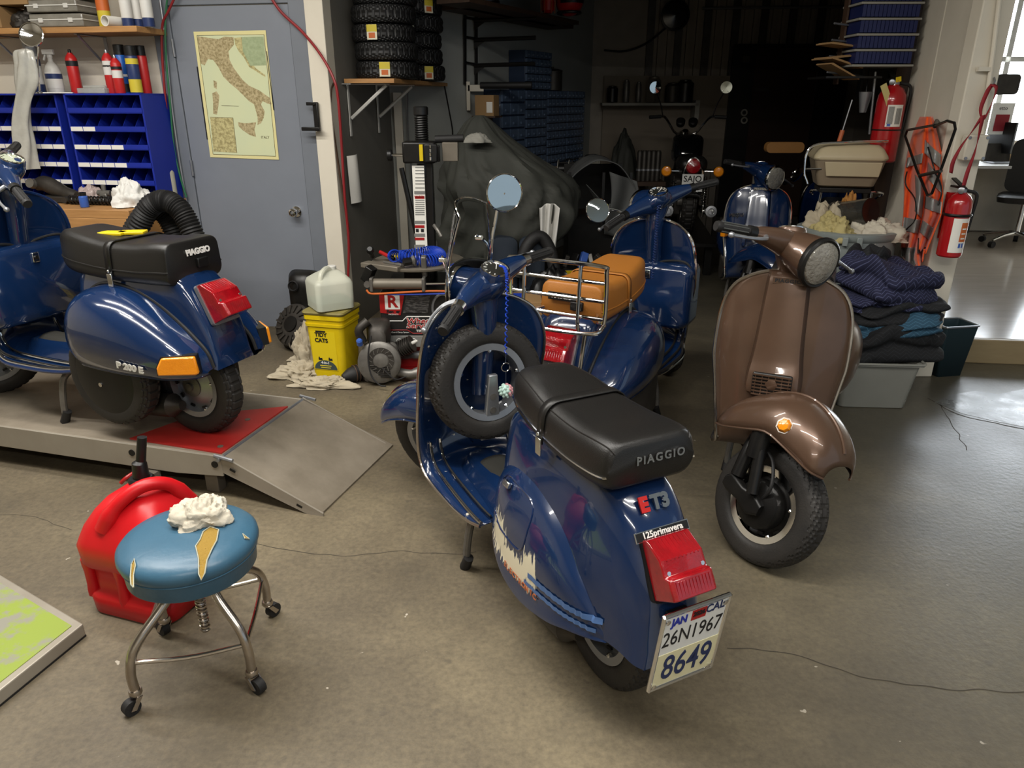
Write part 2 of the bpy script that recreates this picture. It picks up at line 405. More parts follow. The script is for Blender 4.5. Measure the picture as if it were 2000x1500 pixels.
# office: raised floor, step, wall, window
mat('laminate', '#a39787', .16, c2='#8f8374', ns=3, na=.7, stretch=(1, 7, 1))
mat('step_wood', '#9c8a68', .5, c2='#7f6e50', ns=5, na=.7, stretch=(1, 6, 6))
mat('office_wall', '#c9c3b6', .7, c2='#aea798', ns=5, na=.6)
mat('window_day', (.86, .93, 1, 1), .5, emit=10.)
sa = G(1818, 706); sd = (G(2000, 713)-sa).normalized(); sn = Vector((sd.y, -sd.x, 0))
s0 = sa-sd*.3; s1 = sa+sd*3.6
seg('office_step', 'step_wood', s0, s1, 0, .15, .04, sn, bevel=.006)
o0 = s0-sn*.042; o1 = s1-sn*.042
seg('floor_office', 'laminate', o0, o1, .03, .15, 4.9, sn)
ow0 = P(1785, 300, 8.2); ow1 = ow0+sd*4.5
seg('wall_office', 'office_wall', ow0, ow1, .15, 1.10, .1, sn)
seg('wall_office_top', 'office_wall', ow0, ow1, 2.75, 3.3, .1, sn)
# bright shop window above the desk
wb = ow0+sd*.22
seg('window_1', 'window_day', wb-sn*.05, wb+sd*1.05-sn*.05, 1.10, 2.75, .02, sn)
win = bpy.data.objects['window_1']
for k in range(3):
    q = wb+sd*(.0+k*.50); slab(MB(), q-sn*.02, q+sd*.05-sn*.02, 1.10, 2.75, .04, sn).build('window_frame', 'white_plastic', win, smooth=False)
slab(MB(), wb-sn*.02, wb+sd*1.05-sn*.02, 1.86, 1.91, .04, sn).build('window_frame', 'white_plastic', win, smooth=False)
# glazed street door at the right end of the office wall
gd = ow0+sd*1.36
seg('window_2', 'window_day', gd-sn*-.01, gd+sd*1.3-sn*-.01, .16, 2.4, .02, sn)
gdo = bpy.data.objects['window_2']
for k in range(3): q = gd+sd*(.0+k*.62); slab(MB(), q+sn*.03, q+sd*.06+sn*.03, .16, 2.4, .04, sn).build('door_frame', 'silver', gdo, smooth=False)
struct(MB().box((4.9, 6.6, 3.42), (4.8, 5.0, .06)), 'ceiling_office', 'white_plastic', smooth=False)
# ================================================================ scooters
COWL = {}; BUL = {}
def tyre(b, r, w, rr=.127, pat='diamond', nu=240, nv=36):
    rc = (r+rr)/2; hh = (r-rr)/2
    def fn(u, v):
        ph = R(-152+304*v); s, c = math.sin(ph), math.cos(ph)
        x = w/2*math.copysign(abs(s)**.75, s); rad = rc+hh*math.copysign(abs(c)**.62, c)
        a = ph/R(58)
        if abs(a) < 1.18:
            g = 0
            N = 30 if pat != 'block' else 34
            fr = lambda q: q-math.floor(q)
            if pat == 'diamond': g = fr(u*N+a*1.6) < .15 or fr(u*N-a*1.6) < .15
            elif pat == 'chevron': g = fr(u*N+abs(a)*2.2) < .26 or abs(a) < .05
            else: g = fr(u*N+(.5 if abs(a) > .4 else 0)) < .22 or abs(abs(a)-.4) < .07 or abs(abs(a)-.85) < .06
            if g: rad -= .0055*(1-max(0, abs(a)-1)*4)
        t = 2*PI*u
        return Vector((x, rad*math.cos(t), rad*math.sin(t)))
    return b.grid(fn, nu, nv, True)
def wheel(parent, name, c, r, w, M=None, pat='diamond', style='silver', rimm='silver', ang=.4):
    T = (M or Matrix.Identity(4)) @ Matrix.Translation(c)
    t = tyre(MB().tr(T), r, w, pat=pat).build(name, 'tyre', parent, ang=22)
    rp = [(.112, -.036), (.134, -.038), (.135, -.032), (.124, -.028), (.115, -.012), (.115, .012), (.124, .028), (.135, .032), (.134, .038), (.112, .036), (.108, .02), (.107, 0), (.108, -.02), (.112, -.036)]
    MB().tr(T).lathe(rp, (0, 0, 0), (1, 0, 0), 48, cap=False).build('rim', rimm, t, ang=40)
    if style != 'open':
        d = MB().tr(T); d.lathe([(.02, -.03), (.06, -.028), (.085, -.012), (.11, -.008), (.11, .008), (.085, .012), (.06, .028), (.02, .03)], (0, 0, 0), (1, 0, 0), 40); d.build('wheel_disc', rimm if style == 'silver' else 'black_metal', t)
        h = MB().tr(T); h.lathe([(.0, -.05), (.016, -.049), (.018, -.04), (.045, -.034), (.045, .034), (.018, .04), (.016, .049), (0, .05)], (0, 0, 0), (1, 0, 0), 24); h.build('hub', 'alloy' if style == 'silver' else 'black_metal', t)
        for k in range(10):
            a = 2*PI*k/10
            for s in (-1, 1):
                MB().tr(T).box((s*.013, .099*math.cos(a), .099*math.sin(a)), (.008, .008, .02), (a, 0, 0)).build('cooling_slot', 'black_metal', t)
    for k in range(5):
        a = 2*PI*k/5+ang
        for s in (-1, 1):
            MB().tr(T).lathe([(.008, 0), (.008, .008), (.004, .012)], (s*(.026 if style != 'open' else .018), .109*math.cos(a), .109*math.sin(a)), (s, 0, 0), 6).build('nut', 'chrome', t)
    return t
def ring(y, zt, zb, ht, hm, hb, zm=None, n=29):
    zm = (zt*.45+zb*.55) if zm is None else zm
    h = [(0, zt+.004), (ht*.55, zt), (ht, zt-.03*min(1, (zt-zb)/.2)), (hm, zm), (hb, zb)]
    h = cr(h, n//2+1)
    pts = [(x, y, z) for x, z in h]+[(-x, y, z) for x, z in h[::-1][:-1]]
    return pts
def rrect(y, zt, zb, hw, rad=.035, n=6, ins=0, hb=None):
    hb = hw if hb is None else hb; pts = []
    for cx, cz, a0, hh in ((1, 1, 0, hw), (-1, 1, 90, hw), (-1, -1, 180, hb), (1, -1, 270, hb)):
        rr = min(rad, (zt-zb)/2.01, hh/1.01)
        for k in range(n+1):
            a = R(a0+90*k/n); z0 = zt-rr if cz > 0 else zb+rr
            pts.append((cx*(hh-rr)+rr*math.cos(a), y, z0+rr*math.sin(a)))
    return pts
def interp(st, y):
    st = sorted(st); ys = [q[0] for q in st]
    return [float(np.interp(y, ys, [q[k] for q in st])) for k in range(1, len(st[0]))]
def smoothst(st, n): return [tuple(q) for q in cr(st, n)]

def scooter(name, label, loc, rz, style='P', paint='blue_paint', steer=40, seatm='black_vinyl', lean=0, o=None):
    o = o or {}
    root = thing(name, label, 'scooter', loc, 0); root.rotation_euler = (0, R(lean), rz)
    Pp = style == 'P'; L = 1.235 if Pp else 1.185; f0 = L-1.235; wr = .212 if Pp else .205; ww = .098 if Pp else .09
    Y = lambda y: y+f0
    # steering transform
    a0 = Vector((0, Y(.875), 1.0)); a1 = Vector((0, Y(1.13), .3)); ax = (a0-a1).normalized()
    ST = Matrix.Translation(a0) @ Matrix.Rotation(R(steer), 4, ax) @ Matrix.Translation(-a0)
    # wheels
    wheel(root, 'rear_wheel', (0, 0, wr), wr, ww, None, o.get('pat', 'block'), 'silver', 'silver')
    wheel(root, 'front_wheel', (0, L, wr+o.get('fz', 0)), wr, ww, ST, o.get('fpat', 'block'), o.get('fstyle', 'silver'), o.get('frim', 'silver'))
    fz = o.get('fz', 0)
    # fork: column, link, damper
    b = MB().tr(ST); b.tube(cr([(0, Y(1.06), .50), (0, Y(1.09), .46), (.06, Y(1.11), .38), (.085, Y(1.13), .26+fz)], 14), .024, 12); b.build('fork', 'black_metal' if paint != 'x' else paint, root)
    b = MB().tr(ST); b.loft([rrect(yy, zz+hh, zz-hh, .018, .012) for yy, zz, hh in ((Y(1.10), .225+fz, .02), (Y(1.12), .23+fz, .034), (Y(1.18), .22+fz, .028), (L, wr+fz, .04), (L+.04, wr+fz, .02))]); b.v = [tuple(ST @ (Matrix.Translation((.085, 0, 0)) @ (ST.inverted() @ Vector(v)))) for v in b.v]; b.build('link_arm', 'black_metal', root)
    b = MB().tr(ST); b.cyl((.11, L-.005, wr+.04+fz), (.10, Y(1.155), .46), .019, n=16); b.cyl((.10, Y(1.17), .36), (.10, Y(1.15), .47), .033, n=18); b.build('damper', 'black_metal', root)
    b = MB().tr(ST); b.lathe([(.0, .0), (.085, .0), (.09, .02), (.08, .05), (.05, .062), (0, .064)], (.02, L, wr+fz), (1, 0, 0), 30); b.build('brake_drum', 'black_metal' if o.get('fstyle') == 'black' else 'alloy', root)
    # mudguard
    if Pp: MG = [(-.27, .45, .375, .10), (-.22, .515, .39, .122), (-.13, .575, .43, .134), (-.05, .60, .465, .136), (.02, .595, .46, .134), (.09, .565, .445, .125), (.14, .52, .432, .11), (.168, .472, .425, .07)]
    else: MG = [(-.24, .36, .30, .085), (-.16, .43, .33, .105), (-.05, .468, .36, .11), (.06, .465, .36, .11), (.15, .43, .335, .10), (.22, .37, .295, .08), (.255, .31, .275, .035)]
    sM = smoothst(MG, 22); rings = []
    for yy, zc, zh, hw in sM:
        row = []
        for k in range(21):
            a = -PI/2+PI*k/20; s, c = math.sin(a), math.cos(a)
            row.append((hw*math.copysign(abs(s)**.8, s), L+yy, zh+(zc-zh)*abs(c)**.85+fz*.5))
        rings.append(row)
    mg = MB().tr(ST).loft(rings, False).build('front_mudguard', paint, root, solid=.003, ang=60)
    MB().tr(ST).tube([(0, L+q[0], q[1]+.004+fz*.5) for q in sM[3:20]], .006 if Pp else .0045, 8).build('crest_trim', paint if Pp else 'chrome', mg)
    for s in (-1, 1): MB().tr(ST).tube([r_[0 if s < 0 else -1] for r_ in rings], .0045, 6).build('hem', paint, mg)
    # legshield and floorboard
    Wd = .228 if Pp else .235; tz = .945 if Pp else .90
    LS = [(.884, tz, .02, .002, 0), (.886, tz-.008, .085, .008, 0), (.892, tz-.028, .15, .02, 0), (.90, tz-.06, .205, .04, 0), (.912, tz-.105, .24, .055, 0), (.928, tz-.165, .26, .07, 0), (.945, tz-.23, .267, .075, 0), (.965, .61, .268, .078, 0), (.985, .50, .266, .075, 0), (.998, .42, .262, .065, .004), (.99, .35, .257, .045, .008), (.965, .305, .253, .025, .01), (.92, .278, .25, .01, .012), (.85, .266, .247, 0, .014), (.75, .262, .243, 0, .014), (.64, .26, .236, 0, .014), (.54, .262, .222, 0, .012), (.47, .268, .205, 0, .008)]
    sL = smoothst(LS, 52); sL = [(y+f0*min(1, max(0, (y-.4)/.4)), z, max(.004, h*Wd/.268), oy, oz) for y, z, h, oy, oz in sL]
    if Pp:
        kf = lambda y, z: 1-.17*math.exp(-((y-.975)/.09)**2)*float(np.interp(z, [.26, .30, .40, .62], [.75, 1, .9, 0]))
        sL = [(y, z, h*kf(y, z), oy, oz) for y, z, h, oy, oz in sL]
    NT = 14
    def lsp(q, t): return (q[2]*t, q[0]-q[3]*abs(t)**2.2, q[1]-q[4]*abs(t)**3)
    rows = [[lsp(q, -1+2*k/NT) for k in range(NT+1)] for q in sL]
    ls = MB().loft(rows, False).build('legshield', o.get('shield', paint), root, solid=.003, ang=60)
    edge = [lsp(q, -1) for q in sL[::-1]]+[lsp(q, 1) for q in sL]
    MB().tube(edge, .0075 if Pp else .0055, 8).build('edge_trim', o.get('trim', 'chrome'), ls)
    # horn casting on the front
    hc = [(.945, .055, .006), (.93, .056, .026), (.90, .058, .032), (.78, .064, .034), (.70, .068, .037), (.64, .074, .044), (.60, .079, .056), (.55, .081, .06), (.53, .076, .05), (.515, .066, .01)] if Pp else [(.89, .04, .006), (.87, .045, .026), (.7, .05, .03), (.56, .055, .034), (.47, .055, .036), (.44, .05, .01)]
    rr_ = []
    for z, hw, d in smoothst(hc, 20):
        y0 = interp([(q[1], q[0]) for q in sL[:30]], z)[0]
        rr_.append([(-hw-.014, y0-.002, z), (-hw-.003, y0+d*.85, z), (-hw*.8, y0+d, z), (0, y0+d+.004, z), (hw*.8, y0+d, z), (hw+.003, y0+d*.85, z), (hw+.014, y0-.002, z)])
    hcm = MB().loft(rr_, False).build('horn_casting', paint, root, solid=.003, ang=30)
    if Pp:
        yb = Y(.968)+.072
        gf = MB(); gf.box((0, yb-.004, .572), (.132, .016, .085)); gf.build('horn_grille', o.get('hgm', 'black_plastic'), root, bevel=.006)
        gr = [x for x in root.children if x.name.startswith('horn_grille')][-1]
        for k in range(7): MB().box((0, yb+.006, .536+k*.012), (.128, .006, .004)).build('grille_bar', paint, gr)
        for k in range(6): MB().box((-.055+k*.022, yb+.005, .572), (.003, .005, .076)).build('grille_bar', paint, gr)
        MB().lathe([(.021, 0), (.021, .006), (.017, .008)], (0, yb+.007, .578), (0, 1, 0), 6).build('hexagon_badge', o.get('hexm', 'silver'), gr)
        bm = frame((0, Y(.888)+.037, .917), (-1, 0, 0), (0, -.16, 1))
        MB().prism([(-.05, -.011), (.05, -.011), (.05, .011), (-.05, .011)], bm, .003).build('name_plate', o.get('npm', 'black_plastic'), hcm)
        text('PIAGGIO', .017, o.get('nptm', 'chrome'), hcm, bm @ Matrix.Translation((0, 0, .0035)), wide=1.15, bold=.0006, space=1.15)
        if o.get('script'):
            text('vespa', .05, 'chrome', hcm, frame((.15, Y(.92)-.002, .735), (-1, .3, .12), (.12, -.1, 1)), .0015, shear=.35, bold=.0015)
        if o.get('sig'):
            for s in (-1, 1):
                bb = MB(); bb.box((s*.215, Y(.965)-.025, .62), (.04, .05, .085), (0, 0, s*-.55)); bb.build('turn_signal', 'amber_clear' if 'amber_clear' in MATS else 'amber_lens', root, bevel=.008)
    # tunnel on the floor
    tn = [(.93, .30, .05), (.88, .325, .07), (.75, .325, .072), (.62, .33, .075), (.5, .36, .085), (.46, .40, .09)]
    MB().loft([[(x*hw, Y(y) if y > .7 else y, .262+(z-.262)*hgt) for x, hgt in ((-1.35, 0), (-1, .55), (-.75, .92), (0, 1), (.75, .92), (1, .55), (1.35, 0))] for y, z, hw in smoothst(tn, 14)], False).build('floor_tunnel', paint, root, ang=60)
    # floor runners
    nr = 3 if Pp else 2
    for s in (-1, 1):
        for k in range(nr):
            x = s*(.13+k*.04 if Pp else .135+k*.04); pts = []
            for q in sL[30:]:
                t = min(.97, abs(x)/q[2]) ; p = lsp(q, math.copysign(t, x)); pts.append((x*min(1, q[2]*.97/abs(x)), p[1]-.006*(1 if p[2] > .3 else 0), p[2]+.009))
            rn = MB().tube(pts, .006, 8).build('floor_runner', o.get('runner', 'chrome'), root)
            MB().tube([(p[0], p[1]-.003, p[2]+.0045) for p in pts[1:-1]], .0042, 6).build('runner_rubber', 'rubber', rn)
    if not Pp or o.get('mat'):
        MB().grid(lambda u, v: Vector(((v-.5)*(.135-.03*u), Y(.84)-.30*u if Pp else Y(.80)-.28*u, (.333 if u < .55 else .333+(u-.55)*.06)-.035*(2*abs(v-.5))**3)), 12, 10).build('floor_mat', 'ribbed_rubber', root, solid=.006)
    # brake pedal on the right
    b = MB(); b.tube(cr([(.10, .62, .27), (.10, .66, .30), (.10, .72, .315)], 8), .006, 8); b.box((.10, .725, .32), (.055, .05, .014), (.5, 0, 0)); b.build('brake_pedal', 'black_metal', root, bevel=.003)
    # body
    if Pp:
        st = [(.50, .50, .27, .03, .05, .07), (.48, .60, .265, .06, .085, .10), (.44, .665, .265, .09, .11, .12), (.36, .69, .27, .105, .12, .13), (.2, .695, .29, .115, .125, .13), (0, .695, .36, .115, .12, .125), (-.12, .69, .40, .112, .118, .122), (-.2, .655, .385, .106, .114, .12), (-.28, .57, .365, .098, .108, .116), (-.34, .47, .345, .088, .10, .11), (-.375, .385, .335, .075, .09, .10)]
    else:
        st = [(.50, .50, .25, .03, .05, .06), (.475, .60, .24, .065, .085, .09), (.42, .65, .235, .083, .12, .135), (.30, .665, .215, .093, .145, .158), (.15, .665, .215, .098, .152, .165), (0, .665, .24, .098, .148, .158), (-.12, .655, .275, .094, .138, .148), (-.22, .61, .285, .086, .122, .132), (-.30, .535, .28, .075, .104, .115), (-.36, .44, .268, .062, .086, .102), (-.395, .33, .262, .048, .07, .085)]
    st = [(q[0]*(.60 if Pp else .69) if q[0] < 0 else q[0],)+q[1:] for q in st]
    MB().loft([ring(*q) for q in smoothst(st, 40)]).build('body', o.get('bodym', paint), root, ang=70)
    # cowls
    if Pp:
        top = [(.585, .44), (.565, .53), (.48, .605), (.36, .637), (.2, .625), (.06, .58), (-.06, .515), (-.15, .455), (-.21, .405), (-.235, .35)]
        bot = [(.585, .36), (.575, .315), (.50, .295), (.36, .29), (.2, .29), (.06, .295), (-.06, .30), (-.15, .312), (-.21, .322), (-.235, .338)]
        blg = [(.585, .05), (.57, .105), (.48, .155), (.36, .178), (.2, .185), (.06, .175), (-.06, .155), (-.15, .125), (-.21, .085), (-.235, .03)]
        top, bot, blg = [[(-.225+(q[0]+.235)*.80, q[1]) for q in w_] for w_ in (top, bot, blg)]
        T_, B_, K_ = cr(top, 34), cr(bot, 34), cr(blg, 34)
        for s in (-1, 1):
            rings = []
            for i in range(34):
                y = T_[i][0]; zt = T_[i][1]; zb = B_[i][1]; row = []
                for k in range(15):
                    t = k/14; a = PI*t; z = zt+(zb-zt)*(.5-.5*math.cos(a)) ; x = .112+K_[i][1]*(abs(math.sin(a))**.62)*(1-.12*t)+.02*t
                    row.append((s*x, y, z))
                rings.append(row)
            cw = MB().loft(rings, False).build('cowl', paint, root, ang=70)
            COWL[(root.name, s)] = [Vector(q) for r_ in rings for q in r_]
            MB().tube([(s*.118, T_[i][0], T_[i][1]+.003) for i in range(3, 34)], .0075, 8).build('beading', 'rubber', cw)
            MB().tube([rings[i][11] for i in range(4, 32)], .0022, 6).build('swage_line', paint, cw)
            if o.get('signals'):
                sg = MB(); M = frame((s*.232, -.165, .335), (s*.55, .83, 0) if s < 0 else (-.55, .83, 0), (0, 0, 1))
                pts = [(-.075, -.03), (.055, -.036), (.07, -.03), (.062, .036), (-.055, .036), (-.075, .0)]
                if s < 0: M = frame((-.226, -.168, .388), (.55, -.83, 0), (0, .1, 1))
                else: M = frame((.226, -.168, .388), (.55, .83, 0), (0, .1, 1)); pts = [(-x, y) for x, y in pts][::-1]
                q = MB().prism([(x*1.06, y*1.08) for x, y in pts], M @ Matrix.Translation((0, 0, -.03)), .034).build('turn_signal', 'black_plastic', cw)
                MB().prism(pts, M @ Matrix.Translation((0, 0, .0)), .018).build('amber_lens', 'amber_lens', q, bevel=.006)
    else:
        for s in (-1, 1):
            top = [(.435, .42), (.40, .49), (.30, .53), (.16, .53), (.02, .49), (-.10, .42), (-.2, .34), (-.25, .29)]
            bot = [(.435, .40), (.42, .30), (.33, .235), (.16, .215), (.02, .235), (-.10, .262), (-.2, .275), (-.25, .28)]
            blg = [(.435, .0), (.40, .028), (.30, .04), (.16, .042), (.02, .038), (-.10, .03), (-.2, .016), (-.25, .0)]
            top, bot, blg = [[(q[0]*(.69 if q[0] < 0 else 1), q[1]) for q in w_] for w_ in (top, bot, blg)]
            T_, B_, K_ = cr(top, 30), cr(bot, 30), cr(blg, 30)
            def side_x(y, z, st=smoothst(st, 60)):
                zt, zb, ht, hm, hb = interp(st, y); r_ = [q for q in ring(y, zt, zb, ht, hm, hb) if q[0] >= 0]
                zz = [q[2] for q in r_[:15]][::-1]; xx = [q[0] for q in r_[:15]][::-1]
                return float(np.interp(z, zz, xx))
            rings = []
            for i in range(30):
                y = T_[i][0]; zt = T_[i][1]; zb = B_[i][1]; row = []
                for k in range(15):
                    t = k/14; z = zt+(zb-zt)*t
                    row.append((s*(side_x(y, z)-.004+K_[i][1]*min(1, (math.sin(PI*min(1, t*1.0))**.5 if t < .55 else .98))+.004*(t > .9)), y, z))
                rings.append(row)
            cw = MB().loft(rings, False).build('side_bulge', o.get('bulge', paint) if s < 0 else paint, root, ang=70)
            BUL[(root.name, s)] = (rings, T_, B_, side_x)
            if s < 0:
                # tool-box hatch: raised rounded panel with a latch
                hx = lambda y, z: side_x(y, z)+.048
                def hp(a, k):
                    y = .245+.11*k*math.copysign(abs(math.cos(a))**.5, math.cos(a)); z = .43+.075*k*math.copysign(abs(math.sin(a))**.5, math.sin(a))
                    i = int(np.argmin([abs(t[0]-y) for t in T_])); t = max(0, min(1, (T_[i][1]-z)/(T_[i][1]-B_[i][1])))
                    j = min(13, int(t*14)); f = t*14-j; xx = rings[i][j][0]*(1-f)+rings[i][j+1][0]*f
                    return (xx, y, z)
                ht_ = MB().tube([hp(2*PI*k/40, 1) for k in range(40)], .003, 6, closed=True).build('hatch', 'blue_dark', cw)
                c = hp(.3, .75); MB().box((c[0]-.006, c[1]-.03, c[2]+.03), (.014, .034, .018), (0, .5, 0)).build('hatch_latch', 'chrome', ht_, bevel=.003)
    # seat
    if Pp: ss = [(.60, .775, .70, .04), (.585, .808, .68, .08), (.52, .828, .662, .108), (.40, .818, .655, .126), (.2, .80, .65, .138), (.0, .80, .65, .143), (-.13, .812, .652, .143), (-.21, .812, .655, .140), (-.225, .805, .662, .134)]
    else: ss = [(.475, .725, .675, .035), (.46, .76, .663, .065), (.40, .79, .655, .095), (.28, .79, .65, .115), (.12, .775, .648, .128), (-.04, .775, .648, .134), (-.16, .785, .655, .135), (-.225, .785, .665, .13), (-.245, .77, .68, .12)]
    ss = [((.535-(.60-q[0])*.76) if Pp else (.455-(.475-q[0])*.82),)+q[1:] for q in ss]
    sS = smoothst(ss, 34)
    seat = MB().loft([rrect(y, zt, zb, hw*.96, .036 if Pp else .045, 6, hb=hw) for y, zt, zb, hw in sS]).build('seat', seatm, root, ang=60)
    for s in (-1, 1):
        MB().tube([(s*(hw*.985+.002), y, zb+(zt-zb)*.34) for y, zt, zb, hw in sS[1:-1]], .003, 6).build('piping', seatm if o.get('pip') is None else o['pip'], seat)
        MB().tube([(s*(hw*.94-.012 if True else 0), y, zt-.012) for y, zt, zb, hw in sS[3:-1]], .002, 6).build('seam', seatm, seat)
    ys = .20 if Pp else .17; zt, zb, hw = interp(ss, ys)
    def band(yy, g): return [p for p in rrect(yy, zt+g, zb, hw*.96+g, .036 if Pp else .045, 6, hb=hw+g)][0:14]
    lo_ = [(hw+.005, ys, zb+.015)]; 
    rows = [[(hw+.004, yy, zb+.02)]+band(yy, .004)+[(-hw-.004, yy, zb+.02)] for yy in (ys-.016, ys+.016)]
    stp = MB().loft(rows, False).build('seat_strap', seatm, seat, solid=.004, ang=60)
    for s in (-1, 1):
        MB().box((s*(hw+.007), ys, zb+.01), (.006, .026, .05)).build('strap_buckle', 'chrome', stp, bevel=.002)
        MB().ball((s*(hw+.008), ys, zb+.045), .006, 8, 6).build('rivet', 'chrome', stp)
    tm = frame((0, ss[-1][0]-.002, ss[-1][1]-.035 if Pp else ss[-1][1]-.03), (1, 0, 0), (0, 0, 1)) 
    if o.get('seat_plate'):
        MB().prism([(-.062, -.016), (.062, -.016), (.062, .016), (-.062, .016)], frame((-.035, ss[-1][0]-.008, .755), (1, 0, 0), (0, 0, 1)), .006).build('seat_badge', 'black_plastic', seat)
        text('PIAGGIO', .022, 'white_letter', seat, frame((-.035, ss[-1][0]-.0145, .755), (1, 0, 0), (0, 0, 1)), bold=.001, wide=1.05)
    else:
        text('PIAGGIO', .03 if Pp else .028, 'white_letter' if Pp else 'chrome', seat, frame((.02, ss[-1][0]-.004, .765 if Pp else .735), (1, 0, 0), (0, .1, 1)), .0012, bold=.0016 if Pp else .0008, space=1.0 if Pp else 1.3)
    if Pp:
        MB().box((.03, ss[-1][0]-.006, .722), (.055, .018, .036)).build('seat_lock', 'black_plastic', seat, bevel=.004)
    # headset
    hz = .03 if Pp else -.06
    if Pp: hd = [(.79, .025, .016, 1.012), (.80, .052, .03, 1.01), (.83, .072, .045, 1.0), (.87, .083, .06, .992), (.92, .085, .072, .985), (.965, .084, .079, .98), (.985, .084, .082, .978)]
    else: hd = [(.79, .022, .014, 1.005), (.80, .042, .026, 1.0), (.83, .062, .045, .99), (.87, .072, .06, .98), (.92, .076, .068, .97), (.955, .078, .074, .965), (.975, .078, .078, .962)]
    hrings = [[(rx*math.cos(2*PI*k/24), Y(y), zc+hz+rz*math.sin(2*PI*k/24)) for k in range(24)] for y, rx, rz, zc in smoothst(hd, 16)]
    head = MB().tr(ST).loft(hrings).build('headset', paint, root, ang=60)
    MB().loft([[(rx*math.cos(2*PI*k/20), Y(y)+ry*math.sin(2*PI*k/20), z+hz) for k in range(20)] for y, z, rx, ry in ((.885, .985, .062, .062), (.878, .955, .056, .05), (.866, .925, .048, .04), (.858, .86, .042, .034), (.868, .80, .04, .034), (.885, .70, .038, .034), (.90, .60, .036, .03))]).build('steering_column', paint, root, ang=60)
    lz = hd[-1][3]+hz; yl = Y(hd[-1][0])
    hl = MB().tr(ST).lathe([(.083, -.012), (.087, -.004), (.087, .008), (.08, .014), (.074, .012), (.07, 0)], (0, yl, lz), (0, 1, 0), 40, cap=False).build('headlamp_rim', o.get('hrim', 'chrome'), root)
    MB().tr(ST).lathe([(.068, -.03), (.05, -.045), (.02, -.06), (0.001, -.062)], (0, yl+.02, lz), (0, 1, 0), 32).build('reflector', 'chrome', hl)
    MB().tr(ST).lathe([(.076, .0), (.07, .012), (.05, .02), (.025, .024), (.001, .025)], (0, yl+.004, lz), (0, 1, 0), 36, cap=False).build('headlamp_lens', 'lens_glass', hl)
    for s in (-1, 1):
        MB().tr(ST).tube(cr([(s*.03, Y(.865), .995+hz), (s*.09, Y(.86), 1.0+hz), (s*.15, Y(.85), 1.0+hz), (s*.195, Y(.842), .998+hz)], 12), list(np.linspace(.052, .021, 12)), 16).build('handlebar_arm', paint, root, ang=60)
        MB().tr(ST).tube([(s*.18, Y(.845), .999+hz), (s*.215, Y(.838), .996+hz)], .0225, 16).build('switch_block', 'black_plastic' if Pp else 'chrome', root)
        gp = cr([(s*.208, Y(.839), .997+hz), (s*.27, Y(.825), .99+hz), (s*.335, Y(.81), .982+hz)], 16)
        g = MB().tr(ST).tube(gp, [.0185]+[.0165]*13+[.0185, .016], 16).build('handgrip', 'rubber', root)
        for k in range(8):
            a = 2*PI*k/8; n1 = Vector((0, math.cos(a), math.sin(a)))*.017
            MB().tr(ST).tube([Vector(p)+n1 for p in gp[2:-2]], .0024, 5).build('grip_rib', o.get('ribm', 'rubber'), g)
        lv = cr([(s*.165, Y(.875), 1.0+hz), (s*.20, Y(.905), .995+hz), (s*.26, Y(.905), .985+hz), (s*.33, Y(.885), .975+hz)], 14)
        MB().tr(ST).tube(lv, [.009, .009, .0085, .008, .0075, .007, .0065, .006, .006, .006, .0055, .0055, .006, .006], 8).build('brake_lever', 'silver', root)
        lo2 = [x for x in root.children if x.name.startswith('brake_lever')][-1]
        MB().tr(ST).ball(lv[-1], .0105, 10, 8).build('lever_ball', 'silver', lo2)
    # speedometer
    Msp = ST @ frame((0, Y(.825), 1.045+hz), (1, 0, 0), (0, .92, .38)) @ Matrix.Diagonal((1.25 if o.get('oval') else 1, 1, 1, 1))
    sp = MB().tr(Msp).lathe([(.05, -.04), (.05, -.004), (.046, .004), (.042, .004)], n=32, cap=False).build('speedometer', paint if not o.get('ovalx') else 'chrome', root)
    MB().tr(Msp).lathe([(.047, .0), (.0475, .005), (.043, .006), (.041, .001)], n=32, cap=False).build('bezel', 'chrome', sp)
    MB().tr(Msp).lathe([(.042, .0), (.042, .001)], n=32).build('dial', o.get('dial', 'dial_dark'), sp)
    MB().tr(Msp).box((.012, .004, .003), (.03, .0025, .001), (0, 0, .5)).build('needle', 'white_letter', sp)
    for k in range(9):
        a = R(-30+k*30); MB().tr(Msp).box((.034*math.cos(a), .034*math.sin(a), .002), (.009, .0025, .001), (0, 0, a)).build('dial_mark', 'white_letter' if o.get('dial') != 'dial_pale' else 'black_letter', sp)
    # ignition key on the column
    MB().tr(ST).lathe([(.012, 0), (.012, .008), (.006, .01)], (-.0, Y(.855), .92+hz), (0, -1, .2), 16).build('ignition_lock', 'chrome', root)
    # stand
    sy = .50; sz = .0
    for s in (-1, 1):
        b = MB(); b.tube(cr([(s*.08, sy+.07, .235), (s*.12, sy+.085, .225), (s*.15, sy+.10, .19), (s*.163, sy+.11, .10), (s*.165, sy+.115, .03)], 16), .0135, 10); q = b.build('stand_leg', 'alloy', root)
        MB().cyl((s*.164, sy+.098, .055), (s*.168, sy+.125, .002), .017, .019, 12).build('rubber_foot', 'rubber', q)
    MB().tube([(-.12, sy+.085, .225), (.12, sy+.085, .225)], .011, 8).build('stand_bar', 'alloy', root)
    # engine, exhaust under the right cowl
    b = MB(); b.loft([rrect(y, zt, zb, hw, .05) for y, zt, zb, hw in ((.40, .30, .17, .05), (.36, .36, .12, .09), (.2, .38, .11, .10), (.05, .33, .13, .08), (-.04, .28, .15, .05))]); b.v = [(x+.15, y, z) for x, y, z in b.v]; b.build('engine', 'dirty_metal', root)
